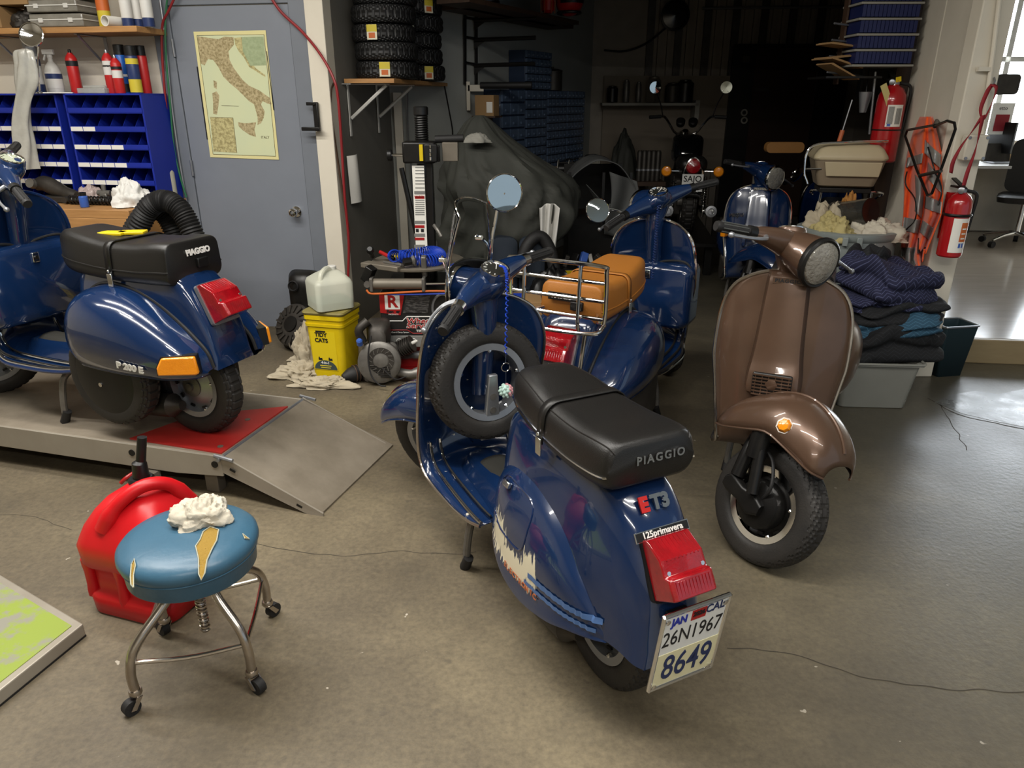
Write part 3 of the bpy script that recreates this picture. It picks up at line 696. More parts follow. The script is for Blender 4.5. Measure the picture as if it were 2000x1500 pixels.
    b = MB(); b.tube(cr([(.13, .42, .14), (.02, .40, .12), (-.08, .30, .125), (-.08, .12, .13), (-.075, .02, .14)], 16), [.025]*5+[.05]*9+[.03, .02], 14); b.build('silencer', 'dirty_metal', root)
    return root, ST, Y, sL, lsp
mat('ribbed_rubber', '#35342f', .6, bump=.6, bs=300, stretch=(1, 6, 1))
mat('lens_glass', (.62, .60, .52, 1), .05, 0, .9, bump=.6, bs=90, c2=(.22, .20, .17, 1), ns=22, na=.9, alpha=.5)
mat('dial_dark', '#22221f', .3, 0, .6); mat('dial_pale', '#9aa08c', .25, 0, .6)
def tail_lamp(root, y, z, tilt, sc_=1):
    M = Matrix.Translation((0, y, z)) @ Matrix.Rotation(tilt, 4, 'X') @ Matrix.Scale(sc_, 4)
    # local: +z up along the tail, -y out
    t = MB().tr(M).loft([rrect(0, .078, -.072, .064, .012), rrect(-.014, .078, -.072, .064, .012)]).build('tail_lamp', 'black_plastic' if sc_ < 1.1 else 'silver', root)
    side = [(.074, -.008), (.074, -.03), (.03, -.066), (-.008, -.07), (-.012, -.085), (-.06, -.088), (-.066, -.012)]
    n = len(side); vs = []
    for x, k in ((-.06, 1), (-.05, 1.06), (.05, 1.06), (.06, 1)):
        vs.append([(x, yy*k, zz) for zz, yy in side])
    MB().tr(M).loft(vs).build('red_lens', 'red_lens', t, ang=25, bevel=.003)
    MB().tr(M).box((0, -.086, -.036), (.096, .01, .036)).build('reflector', 'red_lens', t, bevel=.002)
    for k in range(9): MB().tr(M).tube([(-.044+.011*k, -.0705, .026), (-.044+.011*k, -.034, .071)], .0024, 6).build('lens_rib', 'red_lens', t)
    for k in range(11): MB().tr(M).box((-.045+.009*k, -.0915, -.036), (.004, .003, .034)).build('lens_rib', 'red_lens', t)
    for s in (-1, 1):
        MB().tr(M).lathe([(.005, 0), (.005, .003)], (s*.047, -.071, .0), (0, -1, 0), 10).build('screw', 'chrome', t)
    return t
def mirror(root, M, base, top, face, r, name='mirror', up=(0, 0, 1)):
    b = MB().tr(M); b.tube(cr(base+[top], 16), .0055, 8); st = b.build('mirror_stem', 'chrome', root)
    q = M.inverted()
    f = frame(Vector(top), Vector(face).orthogonal(), Vector(face).cross(Vector(face).orthogonal()))
    z = Vector(face).normalized(); x = Vector(up).cross(z).normalized(); y = z.cross(x)
    f = Matrix(((x.x, y.x, z.x, top[0]), (x.y, y.y, z.y, top[1]), (x.z, y.z, z.z, top[2]), (0, 0, 0, 1)))
    MB().tr(M @ f).lathe([(.001, -.022), (r*.6, -.018), (r*.95, -.006), (r, .002), (r*.96, .005), (r*.93, .003)], n=36, cap=False).build('mirror_shell', 'chrome', st)
    MB().tr(M @ f).lathe([(r*.94, .002), (r*.5, .0035), (.001, .004)], n=36, cap=False).build('mirror_glass', 'mirror_glass', st)
mat('mirror_glass', '#c9d2d2', .03, 1)
# ---------------------------------------------------------------- the five scooters
def head(dx, dy): return math.atan2(-dx, dy)
def scratched():
    m = mat('blue_scratched', BLUE, .2, 0, .9); nt = m.node_tree; N = nt.nodes; L = nt.links; b = N['Principled BSDF']
    tc = N.new('ShaderNodeTexCoord')
    def sph(c, r, st):
        mp = N.new('ShaderNodeMapping'); mp.vector_type = 'POINT'; L.new(tc.outputs['Object'], mp.inputs[0])
        mp.inputs['Location'].default_value = [-x/q for x, q in zip(c, r)]; mp.inputs['Scale'].default_value = [1/q for q in r]
        ln = N.new('ShaderNodeVectorMath'); ln.operation = 'LENGTH'; L.new(mp.outputs[0], ln.inputs[0])
        mr = N.new('ShaderNodeMapRange'); mr.inputs['From Min'].default_value = 1; mr.inputs['From Max'].default_value = .2; L.new(ln.outputs['Value'], mr.inputs['Value']); return mr.outputs[0]
    def mx(a, b_):
        x = N.new('ShaderNodeMath'); x.operation = 'MAXIMUM'; L.new(a, x.inputs[0]); L.new(b_, x.inputs[1]); return x.outputs[0]
    mk = mx(sph((-.24, .31, .335), (.2, .10, .085), 0), sph((-.23, .10, .335), (.2, .06, .08), 0))
    mk = mx(mk, sph((-.22, .20, .30), (.2, .14, .05), 0))
    mp = N.new('ShaderNodeMapping'); mp.inputs['Rotation'].default_value = (.5, 0, 0); mp.inputs['Scale'].default_value = (12, 130, 14); L.new(tc.outputs['Object'], mp.inputs[0])
    nz = N.new('ShaderNodeTexNoise'); nz.inputs['Scale'].default_value = 1; nz.inputs['Detail'].default_value = 5; L.new(mp.outputs[0], nz.inputs['Vector'])
    ad = N.new('ShaderNodeMath'); ad.operation = 'MULTIPLY_ADD'; ad.inputs[1].default_value = .55; L.new(mk, ad.inputs[0]); L.new(nz.outputs['Fac'], ad.inputs[2])
    rp = N.new('ShaderNodeValToRGB'); rp.color_ramp.elements[0].position = .69; rp.color_ramp.elements[1].position = .72; L.new(ad.outputs[0], rp.inputs[0])
    ml = N.new('ShaderNodeMath'); ml.operation = 'MULTIPLY'; L.new(rp.outputs[0], ml.inputs[0])
    gt = N.new('ShaderNodeMath'); gt.operation = 'GREATER_THAN'; gt.inputs[1].default_value = .02; L.new(mk, gt.inputs[0]); L.new(gt.outputs[0], ml.inputs[1])
    m2 = N.new('ShaderNodeMix'); m2.data_type = 'RGBA'; m2.inputs['A'].default_value = BLUE; m2.inputs['B'].default_value = S('#d8cfb4'); L.new(ml.outputs[0], m2.inputs['Factor']); L.new(m2.outputs['Result'], b.inputs['Base Color'])
    mr = N.new('ShaderNodeMapRange'); mr.inputs['To Min'].default_value = .9; mr.inputs['To Max'].default_value = 0; L.new(ml.outputs[0], mr.inputs['Value']); L.new(mr.outputs[0], b.inputs['Coat Weight'])
scratched()
mat('blue_chipped', BLUE, .2, 0, .9, c2='#cfc7b4', ns=26, na=1, thresh=(.665, .68))

# --- foreground scooter (rear wheel nearest the camera)
hx, hy = -.44, .898
et, ST, Yf, sL, lsp = scooter('scooter', 'blue small scooter in front with black seat and yellowish number plate', (.264, 1.615, 0), head(hx, hy), 'S', 'blue_paint', 34, 'black_vinyl', 0,
    dict(pat='diamond', fpat='diamond', shield='blue_chipped', bulge='blue_scratched', fz=.035, trim='worn_chrome', pip='chrome'))
tail_lamp(et, -.218, .492, R(-28), 1.0)
# badges on the tail
mb = frame((0, -.160, .606), (1, 0, 0), (0, .55, .83))
for q, (bod, s_, m_, dx, dy) in enumerate((('ET3', .046, 'red_letter', 0, .012),)):
    text('E', .046, 'red_letter', et, mb @ Matrix.Translation((-.03, .02, .006)), .0025, bold=.003); text('T3', .046, 'chrome', et, mb @ Matrix.Translation((.016, .02, .006)), .0025, bold=.0025)
m2_ = frame((0, -.186, .566), (1, 0, 0), (0, .55, .83))
pb = MB().prism([(-.075, -.012), (.075, -.012), (.075, .012), (-.075, .012)], m2_ @ Matrix.Translation((0, 0, .004)), .003).build('name_badge', 'chrome', et)
MB().prism([(-.073, -.010), (.073, -.010), (.073, .010), (-.073, .010)], m2_ @ Matrix.Translation((0, 0, .0065)), .0012).build('badge_field', 'black_plastic', pb)
text('125primavera', .0205, 'white_letter', et, m2_ @ Matrix.Translation((0, .001, .0082)), .0006, bold=.0005)
# number plate with frame
pm = Matrix.Translation((.0, -.315, .345)) @ Matrix.Rotation(R(8), 4, 'X') @ frame((0, 0, 0), (1, 0, 0), (0, 0, 1)) @ Matrix.Diagonal((.97, 1.08, 1, 1))
np_ = MB().prism([(-.094, -.108), (.094, -.108), (.094, .108), (-.094, .108)], pm, .003).build('number_plate', 'plate_white', et, bevel=.001) if mat('plate_white', '#dcdcd8', .35) else None
MB().prism([(-.09, -.1), (.09, -.1), (.09, -.005), (-.09, -.005)], pm @ Matrix.Translation((0, 0, .003)), .0012).build('lower_plate', 'plate_cream', np_) if mat('plate_cream', '#d9d2ab', .4) else None
for a, c_ in (((-.094, .108), (.094, .108)), ((.094, .108), (.094, -.108)), ((.094, -.108), (-.094, -.108)), ((-.094, -.108), (-.094, .108))):
    MB().tr(pm).tube([(a[0], a[1], .002), (c_[0], c_[1], .002)], .0055, 8).build('plate_frame', 'chrome', np_)
for x in (-.082, .082):
    for y in (-.098, .092): MB().tr(pm).lathe([(.006, .003), (.006, .007), (.003, .008)], (x, y, 0), n=10).build('plate_screw', 'chrome', np_)
T_ = lambda x, y, z=.0035: pm @ Matrix.Translation((x, y, z))
text('JAN', .028, 'blue_letter', np_, T_(-.047, .083), bold=.0012, wide=.9) if mat('blue_letter', '#22309c', .4) else None
text('CAL', .03, 'navy_letter', np_, T_(.055, .088), bold=.0004)
MB().prism([(-.021, -.014), (.021, -.014), (.021, .014), (-.021, .014)], pm @ Matrix.Translation((.008, .085, .003)), .0008).build('year_sticker', 'red_paint', np_)
text('2026', .017, 'black_letter', np_, T_(.008, .087, .0042), bold=.0006)
text('26N1967', .06, 'black_letter', np_, T_(0, .036), bold=-.0003, wide=.76)
text('8649', .10, 'navy_letter', np_, T_(.004, -.053, .0046), bold=.0008, wide=.74)
MB().box((0, -.285, .39), (.06, .05, .03)).build('plate_bracket', 'black_metal', et, bevel=.004)
# spare wheel behind the legshield, with bracket
MS = Matrix.Translation((.0, Yf(.85), .60)) @ Matrix.Rotation(PI/2, 4, 'Z') @ Matrix.Rotation(R(8), 4, 'Y')
sw = wheel(et, 'spare_wheel', (0, 0, 0), .205, .088, MS, 'diamond', 'open', 'silver')
b = MB(); b.loft([[(x, y_, z) for x, y_, z in ((-w_, yy, zz), (w_, yy, zz), (w_, yy+.02, zz), (-w_, yy+.02, zz))] for zz, w_, yy in ((.40, .045, Yf(.80)), (.43, .03, Yf(.80)), (.56, .022, Yf(.795)), (.64, .016, Yf(.79)))]); b.build('wheel_bracket', 'silver', et, bevel=.004)
for z in (.46, .51, .56): MB().lathe([(.012, 0), (.012, .006)], (0, Yf(.80), z), (0, -1, 0), 12).build('bracket_boss', 'alloy', et)
# fly screen with its frame and mount
def scr(u, v): a = (v-.5)*2; return Vector((a*(.125-.05*u*u), Yf(.99)-.07*u-.05*a*a, .985+.23*u-.035*abs(a)**2.6))
fs = MB().tr(ST).grid(scr, 14, 16).build('fly_screen', 'glass_clear', et, solid=.003)
MB().tr(ST).tube([scr(i/12, 0) for i in range(13)]+[scr(1, j/12) for j in range(13)]+[scr(1-i/12, 1) for i in range(13)], .0028, 6).build('screen_edge', 'chrome', fs)
b = MB().tr(ST).grid(lambda u, v: scr(-.38+.42*u, v)+Vector((0, -.004, 0)), 8, 14); b.build('screen_skirt', 'black_plastic', fs, solid=.004)
for s in (-1, 1):
    MB().tr(ST).tube(cr([(s*.10, Yf(.96), .88), (s*.125, Yf(.93), .95), (s*.12, Yf(.925), 1.02), (s*.10, Yf(.95), 1.06)], 12), .005, 8).build('screen_stay', 'chrome', fs)
    MB().tr(ST).lathe([(.008, -.012), (.008, .012)], (s*.105, Yf(.945), 1.05), (0, 1, 0), 10).build('stay_bolt', 'chrome', fs)
mirror(et, ST, [(.085, Yf(.90), .97), (.095, Yf(.885), 1.05), (.12, Yf(.875), 1.11), (.135, Yf(.865), 1.155)], (.15, Yf(.845), 1.19), (-.62, -.75, .12), .062)
# key with lanyard: blue coil, ring, pale charm
b = MB(); pts = []
k0 = ST @ Vector((-.005, Yf(.80), 1.0)); k1 = k0+Vector((.0, -.05, -.03)); k2 = Vector((k1.x-.01, k1.y-.01, k1.z-.25))
pth = cr([k0, (k0+k1)/2+Vector((0, -.012, .012)), k1+Vector((0, 0, -.03)), k2], 120)
for i, p in enumerate(pth):
    for q in range(1): pts.append(Vector(p)+Vector((math.cos(i*1.9), math.sin(i*1.9), 0))*.0045)
kc_ = b.tube(pts, .0024, 5).build('coil_lanyard', 'hose_blue', et) if mat('hose_blue', '#1c3fae', .3) else None
e_ = k2
MB().tube([e_+Vector((0, 0, -.0)), e_+Vector((0, 0, -.03))], .0018, 6).build('chain', 'chrome', kc_)
MB().tube([e_+Vector((.015*math.cos(t), 0, -.045+.015*math.sin(t))) for t in np.linspace(0, 2*PI, 20)[:-1]], .0015, 6, closed=True).build('key_ring', 'chrome', kc_)
MB().tube([e_+Vector((0, 0, -.06)), e_+Vector((0, 0, -.10))], .0022, 6).build('chain', 'chrome', kc_)
b = MB(); ec = e_+Vector((0, 0, -.128)); b.ball(ec, .021, 14, 10)
for i in range(40):
    z = 1-2*(i+.5)/40; a = i*2.4; r_ = math.sqrt(1-z*z); d = Vector((r_*math.cos(a), r_*math.sin(a), z)); b.mi = 1 if d.x > .05 else 0; b.ball(ec+d*.021, .0055, 6, 5)
b.build('charm', ['charm_mint', 'charm_pink'], kc_) if mat('charm_mint', '#bcd8cf', .5) and mat('charm_pink', '#d99a9f', .5) else None
# decals on the lower left side: two pale stripes and an orange word
bR, bT, bB, bS = BUL[(et.name, -1)]
def lx(y, z):
    xs = -bS(y, z); k = int(np.argmin([abs(t[0]-y) for t in bT])); zt, zb = bT[k][1], bB[k][1]
    if zb < z < zt and bT[-1][0] < y < bT[0][0]:
        t = (zt-z)/(zt-zb)*14; q = min(13, int(t)); f = t-q; xs = min(xs, bR[k][q][0]*(1-f)+bR[k][q+1][0]*f)
    return xs
mat('stripe_blue', '#4a6a9c', .35)
for z_, w_, y0, y1 in ((.322, .016, .10, -.16), (.292, .012, .12, -.15)):
    MB().grid(lambda u_, v_: Vector((lx(y0+(y1-y0)*u_, z_+w_*(v_-.5))-.0025, y0+(y1-y0)*u_, z_+w_*(v_-.5)+.012*u_)), 30, 2).build('side_stripe', 'stripe_blue', et)
for k, ch in enumerate('ELECTRONIC'):
    y_ = .235-.0195*k; z_ = .272+.0008*k
    text(ch, .024, 'orange_letter', et, frame((lx(y_, z_)-.004, y_, z_), (lx(y_-.01, z_)-lx(y_+.01, z_), -.02, 0), (lx(y_, z_+.01)-lx(y_, z_-.01), 0, .02)), .0005, bold=.0006)

# --- scooter on the lift
LIFT = .195
p2, ST2, Y2, sL2, lsp2 = scooter('scooter', 'blue scooter on the work lift with black seat and amber rear indicators', (-1.30, 2.80, LIFT), head(-.925, .38), 'P', 'blue_paint', 56, 'black_vinyl', 0,
    dict(signals=1, oval=1, dial='dial_pale', mat=1, pat='block', trim='blue_dark'))
tail_lamp(p2, -.168, .57, R(-24), 1.1)
cp_ = COWL[(p2.name, -1)]
def cow(y, z): return min(cp_, key=lambda q: (q.y-y)**2+(q.z-z)**2)
q0, q1 = cow(.09, .375), cow(-.05, .375); qc = cow(.02, .375)
text('P 200 E', .034, 'white_plastic', p2, frame((q0+q1)/2*.5+qc*.5+Vector((-.010, 0, .0)), (q1-q0), (-.1, 0, 1)), .002, bold=.002, wide=1.1)
# glove box, lock
def glovebox(root, Y, lockm='chrome'):
    rings = [rrect(Y(y), zt, zb, hw, .05) for y, zt, zb, hw in ((.965, .735, .40, .225), (.86, .73, .395, .222), (.825, .72, .405, .215), (.81, .70, .42, .20))]
    g = MB().loft(rings).build('glovebox', 'blue_paint', root, ang=50)
    MB().tube([(x, Y(.822) if abs(x) < .19 else Y(.822), z) for x, z in ((-.19, .69), (.19, .69), (.195, .50), (.18, .47), (-.18, .47), (-.195, .50))], .0035, 6, closed=True).build('lid_seam', 'blue_dark', g)
    MB().box((0, Y(.808), .675), (.03, .012, .042)).build('lock_plate', 'chrome', g, bevel=.003)
    MB().lathe([(.008, 0), (.008, .006)], (0, Y(.803), .675), (0, -1, 0), 12).build('keyhole', 'black_metal', g)
    MB().tube(cr([(-.225, Y(.87), .66), (-.18, Y(.86), .74), (-.06, Y(.87), .735), (0, Y(.87), .70), (.06, Y(.87), .735), (.18, Y(.86), .74), (.225, Y(.87), .66)], 40), .006, 8).build('rubber_edge', 'rubber', g)
    return g
glovebox(p2, Y2)
# spare wheel with black cover under the left cowl
MSP = Matrix.Translation((-.185, .235, .285))
s2 = tyre(MB().tr(MSP), .208, .095, pat='block').build('spare_wheel', 'tyre', p2, ang=22)
MB().tr(MSP).lathe([(.0, -.052), (.05, -.052), (.14, -.05), (.165, -.042), (.17, -.02)], (0, 0, 0), (1, 0, 0), 40).build('spare_cover', 'black_plastic', s2)
MB().tr(MSP).lathe([(.009, -.056), (.009, -.05)], (0, .02, -.03), (1, 0, 0), 12).build('cover_bolt', 'chrome', s2)
# yellow sponge pads on the seat
for k, (x, y) in enumerate(((.0, .315), (.045, .26))):
    s_ = MB().box((0, 0, .006), (.06, .10, .012)).build('seat_pad', 'yellow', None, bevel=.003, label=('yellow flat pad lying across the black scooter seat on the lift, nearer its nose', 'yellow flat pad lying across the black scooter seat on the lift, nearer the strap')[k], cat='pad', group='yellow pads on the lift scooter seat')
    s_.matrix_world = Matrix.Translation((-1.30, 2.80, LIFT)) @ Matrix.Rotation(head(-.925, .38), 4, 'Z') @ Matrix.Translation((x, y, .803)) @ Matrix.Rotation(.3+k*.2, 4, 'Z')

# --- middle scooter with tan seat and chrome rear rack
md, ST3, Y3, sL3, lsp3 = scooter('scooter', 'blue scooter with tan seat and chrome rear rack behind the front scooter', (.285, 2.95, 0), head(.50, .866), 'P', 'blue_paint', 56, 'tan_leather', 0,
    dict(seat_plate=1, pat='block', runner='rubber', mat=0, trim='chrome'))
tail_lamp(md, -.168, .56, R(-24), 1.1)
glovebox(md, Y3)
def rod(root, pts, r=.0085, n=10, m='chrome', nm='rack_rod', par=None): return MB().tube(cr(pts, max(8, len(pts)*5)) if len(pts) > 2 else pts, r, n).build(nm, m, par or root)
rk = rod(md, [(-.20, -0.220, .70), (-.205, -0.220, .76), (-.205, -0.225, .90), (-.19, -0.230, .925), (0, -0.235, .93), (.19, -0.230, .925), (.205, -0.225, .90), (.205, -0.220, .76), (.20, -0.220, .70)], .0085, nm='rear_rack')
for z in (.86, .79, .72): rod(md, [(-.205, -0.220, z), (.205, -0.220, z)], .0075, par=rk)
for x in (-.14, .10): rod(md, [(x, -0.225, .925), (x, -0.240, .72), (x, -0.230, .66)], .0075, par=rk)
rod(md, [(-.205, -0.220, .70), (-.18, -0.270, .675), (0, -0.285, .67), (.18, -0.270, .675), (.205, -0.220, .70)], .008, par=rk)
for s in (-1, 1): rod(md, [(s*.15, -0.275, .675), (s*.13, -0.270, .5), (s*.115, -0.240, .36)], .008, par=rk); rod(md, [(s*.205, -0.220, .72), (s*.17, -.2, .70), (s*.12, -.1, .70)], .0075, par=rk)
mirror(md, ST3, [(-.17, Y3(.85), 1.01), (-.22, Y3(.86), 1.06), (-.27, Y3(.86), 1.085)], (-.33, Y3(.85), 1.10), (-.1, -1, .2), .06)
pts = [ST3 @ Vector((-.04, Y3(.80), 1.03))]; b = MB(); q = []
p0_ = ST3 @ Vector((-.03, Y3(.79), 1.02))
for i in range(240):
    t = i/239; c_ = p0_+Vector((-.0, -.015-.02*t, -.36*t)); q.append(c_+Vector((math.cos(i*.75), math.sin(i*.75), 0))*.007)
b.tube(q, .002, 5).build('coil_lanyard', 'hose_navy', md) if mat('hose_navy', '#1d2f5e', .35) else None

# --- brown scooter facing the camera
br, ST4, Y4, sL4, lsp4 = scooter('scooter', 'worn brown scooter facing the camera with amber mudguard reflector', (1.34, 3.30, 0), head(-.42, -.907), 'P', 'brown_paint', 56, 'black_vinyl', 0,
    dict(pat='chevron', fpat='chevron', fstyle='black', frim='chrome', trim='worn_chrome', hrim='black_metal', hexm='brown_paint', npm='brown_paint', nptm='black_letter', ribm='grey_rubber')) if mat('grey_rubber', '#4a4c4a', .6) else None
rf = MB().tr(ST4).lathe([(.0, 0), (.024, 0), (.024, .008), (.018, .016), (.001, .019)], (.125, 1.235-.0, .515), (1, .15, .3), 8).build('amber_reflector', 'amber_lens', br)
MB().tr(ST4).lathe([(.027, -.004), (.028, .006), (.023, .006)], (.125, 1.235-.0, .515), (1, .15, .3), 8, cap=False).build('reflector_rim', 'worn_chrome', rf)
MB().tr(ST4).tube(cr([(.075, Y4(1.16), .40), (.07, Y4(1.22), .37), (.09, Y4(1.27), .30), (.07, Y4(1.24), .22)], 16), .006, 8).build('brake_cable', 'rubber', br)

# --- far blue scooter facing the camera
fb, ST5, Y5, sL5, lsp5 = scooter('scooter', 'blue scooter far back beside the steel drum, headlamp toward the camera', (2.02, 6.12, 0), head(-.30, -.954), 'P', 'blue_paint', 50, 'black_vinyl', 0,
    dict(script=1, sig=1, trim='chrome', pat='block'))
mirror(fb, ST5, [(-.20, Y5(.85), 1.0), (-.25, Y5(.86), 1.03), (-.32, Y5(.86), 1.06)], (-.37, Y5(.85), 1.09), (.2, -1, .3), .06)
# ================================================================ lift, stool, can, platform
u = Vector((.965, -.262, 0)); v = Vector((.262, .965, 0)); NC = Vector((-1.14, 2.56, 0))
LT = LIFT
mat('deck', '#9b9182', .5, .2, c2='#594f3f', ns=3.2, na=.85, nd=9, bump=.05, bs=70, rn=.1)
mat('deck_edge', '#a49d90', .45, .35, c2='#82796b', ns=4, na=.6)
mat('deck_red', '#b22a25', .45, c2='#8c201e', ns=5, na=.7)
lift = thing('motorcycle_lift', 'long grey steel work lift with red plate and fold-down ramp', 'lift', (NC.x, NC.y, 0))
LM = Matrix(((u.x, v.x, 0, 0), (u.y, v.y, 0, 0), (0, 0, 1, 0), (0, 0, 0, 1)))
def lb(): return MB().tr(LM)
W = .60
lb().box((-1.3, W/2, LT-.006), (2.6, W, .012)).build('deck', 'deck', lift, bevel=.003)
lb().add([(-2.6, -.012, LT+.002), (0, -.012, LT+.002), (0, -.012, LT-.085), (-.22, -.012, LT-.10), (-2.6, -.012, LT-.09), (-2.6, -.002, LT+.002), (0, -.002, LT+.002), (0, -.002, LT-.085), (-.22, -.002, LT-.10), (-2.6, -.002, LT-.09)],
    [(0,1,2,3,4), (9,8,7,6,5), (0,1,6,5), (1,2,7,6), (2,3,8,7), (3,4,9,8), (4,0,5,9)]).build('side_rail', 'deck_edge', lift, smooth=False, bevel=.002)
sr = [x for x in lift.children if x.name.startswith('side_rail')][0]
lb().box((-1.3, W+.006, LT-.045), (2.6, .01, .09)).build('side_rail', 'deck_edge', lift, bevel=.002)
for x, z in ((-.03, LT-.035), (-.42, LT-.035)): lb().lathe([(.014, 0), (.014, .004)], (x, -.0125, z), (0, -1, 0), 16).build('rail_hole', 'black_metal', sr)
for k in range(3):
    lb().box((-1.32+k*.035, -.0135, LT-.04), (.026, .003, .055-.012*k)).build('rail_decal', 'hose_blue', sr)
lb().prism([(-.40, .02), (-.02, .0), (-.03, .49), (-.36, .36)], None, .004)
b = lb(); b.v = []; b.f = []
b.prism([(-.46, .03), (-.012, .012), (-.012, .50), (-.36, .30)], Matrix.Translation((0, 0, LT)), .006); b.build('red_plate', 'deck_red', lift, smooth=False)
rp_ = [x for x in lift.children if x.name.startswith('red_plate')][0]
for x, y in ((-.10, .32), (-.05, .06)): lb().lathe([(.012, 0), (.012, .002)], (x, y, LT+.006), n=14).build('plate_bolt', 'grey_metal', rp_)
# ramp
b = lb(); b.add([(.005, .0, LT-.002), (.42, -.01, .008), (.44, W+.02, .008), (.005, W, LT-.002), (.005, 0, LT-.012), (.42, -.01, 0), (.44, W+.02, 0), (.005, W, LT-.012)], [(0,1,2,3), (7,6,5,4), (0,1,5,4), (1,2,6,5), (2,3,7,6), (3,0,4,7)])
rm_ = b.build('ramp', 'deck', lift, smooth=False)
for y in (-.01, W+.005):
    b = lb(); b.add([(.0, y, LT+.006), (.43, y-.008, .012), (.43, y-.008, 0), (.36, y-.008, .0), (.0, y, LT-.07), (.0, y+.008, LT+.006), (.43, y, .012), (.43, y, 0), (.36, y, .0), (.0, y+.008, LT-.07)], [(0,1,2,3,4), (9,8,7,6,5), (0,1,6,5), (1,2,7,6), (2,3,8,7), (3,4,9,8), (4,0,5,9)])
    b.build('ramp_flange', 'deck_edge', rm_, smooth=False)
for x, z in ((.05, LT-.05), (.33, .03)): lb().box((x, -.016, z), (.025, .003, .009), (0, .42, 0)).build('flange_slot', 'black_metal', rm_)
lb().tube([(.0, -.03, LT-.005), (.0, W+.03, LT-.005)], .008, 10).build('hinge_pin', 'silver', lift)
for y in (-.02, W+.02): lb().tube([(-.02, y, LT+.008), (.06, y, LT-.004)], .008, 8).build('hinge_lug', 'silver', lift)
# legs and frame under the deck
for x in (-.10, -2.2):
    for y in (.06, W-.06): lb().box((x, y, .05), (.06, .05, .10)).build('foot', 'grey_metal', lift, bevel=.003)
lb().box((-1.25, W/2, .085), (2.4, W-.1, .03)).build('underframe', 'black_metal', lift)
lb().tube(cr([(-.42, -.005, .075), (-.44, -.05, .06), (-.46, -.06, .04)], 8), .008, 8).build('release_lever', 'red_paint', lift)
lb().box((-.34, -.02, .06), (.06, .04, .06)).build('frame_bracket', 'grey_metal', lift)

# --- second lift's painted end, bottom left
mat('lime_paint', '#85963a', .6, c2='#858376', ns=11, na=1, nd=10, thresh=(.5, .6))
C0 = G(162, 1216, .05); a_ = (G(0, 1120, .05)-C0).normalized(); b_ = (G(0, 1345, .05)-C0).normalized()
gp_ = thing('lift_platform', 'flat steel platform with worn lime green paint on the floor', 'platform', (C0.x, C0.y, 0))
q = [Vector((0, 0, 0)), a_*1.0, a_*1.0+b_*1.0, b_*1.0]
MB().prism([(p.x, p.y) for p in q][::-1], Matrix.Translation((0, 0, .004)), .042).build('platform_frame', 'deck_edge', gp_, smooth=False, bevel=.004)
ins = [(a_+b_).normalized()*.03+p*.95 for p in q]
MB().prism([(p.x, p.y) for p in ins][::-1], Matrix.Translation((0, 0, .044)), .004).build('painted_top', 'lime_paint', gp_, smooth=False)
MB().prism([(p.x*.98, p.y*.98) for p in q][::-1], Matrix.Translation((0, 0, 0)), .006).build('rubber_base', 'rubber', gp_, smooth=False)

# --- swivel stool
mat('stool_blue', '#3f647b', .34, c2='#2c4d62', ns=6, na=.6, bump=.06, bs=60)
mat('foam', '#94762f', .9, bump=.6, bs=90)
SC = Vector((-.855, 1.64, 0))
st_ = thing('swivel_stool', 'round blue vinyl swivel stool, torn seat, chrome legs on castors', 'stool', SC)
SH = .385
seat = MB().lathe([(.02, SH-.05), (.158, SH-.05), (.163, SH-.045), (.165, SH-.002), (.1665, SH), (.171, SH+.006), (.176, SH+.02), (.174, SH+.034), (.163, SH+.046), (.13, SH+.056), (.07, SH+.061), (.001, SH+.062)], n=64).build('seat_cushion', 'stool_blue', st_, ang=50)
MB().tube([(.1675*math.cos(t), .1675*math.sin(t), SH) for t in np.linspace(0, 2*PI, 65)[:-1]], .0025, 6, closed=True).build('seat_piping', 'stool_blue', seat)
def seat_z(r): return float(np.interp(r, [0, .07, .13, .163, .174], [SH+.062, SH+.061, SH+.056, SH+.046, SH+.034]))
def tear(pts, nm='tear'):
    c = np.mean(pts, axis=0); b = MB(); n = len(pts); rows = []
    for f in (1, .7, .4, .02): rows.append([Vector((c[0]+(x-c[0])*f, c[1]+(y-c[1])*f, seat_z(math.hypot(c[0]+(x-c[0])*f, c[1]+(y-c[1])*f))+.0028)) for x, y in pts])
    b.loft(rows, True, False); t = b.build(nm, 'foam', seat)
    MB().tube([p+Vector((0, 0, .0015)) for p in rows[0]], .0017, 5, closed=True).build('torn_edge', 'vinyl_back', t)
mat('vinyl_back', '#a9a894', .8)
def spx(px, py): p = G(px, py, SH+.055)-SC; return (p.x, p.y)
tear([spx(*q) for q in ((428, 1040), (424, 1060), (415, 1075), (404, 1092), (398, 1108), (391, 1122), (386, 1110), (388, 1092), (383, 1072), (392, 1060), (398, 1045), (412, 1035))])
tear([spx(*q) for q in ((262, 1092), (264, 1102), (258, 1112), (258, 1136), (253, 1130), (252, 1115), (256, 1100))])
tear([spx(*q) for q in ((474, 1042), (486, 1046), (478, 1049))])
MB().cyl((0, 0, SH-.05), (0, 0, SH-.065), .09, n=32).build('seat_plate', 'worn_chrome', st_)
sp_ = [Vector((.0115*math.cos(t), .0115*math.sin(t), SH-.06-.2*t/(2*PI*18))) for t in np.linspace(0, 2*PI*18, 18*12)]
scw = MB().cyl((0, 0, SH-.06), (0, 0, SH-.265), .0105, n=14).build('screw_post', 'worn_chrome', st_)
MB().tube(sp_, .0035, 6).build('screw_thread', 'worn_chrome', scw)
MB().lathe([(.02, SH-.10), (.028, SH-.095), (.028, SH-.065), (.02, SH-.06)], n=20).build('leg_hub', 'worn_chrome', st_)
feet = [G(268, 1388)-SC, G(500, 1348)-SC, G(530, 1205)-SC, G(325, 1240)-SC]
brace = []
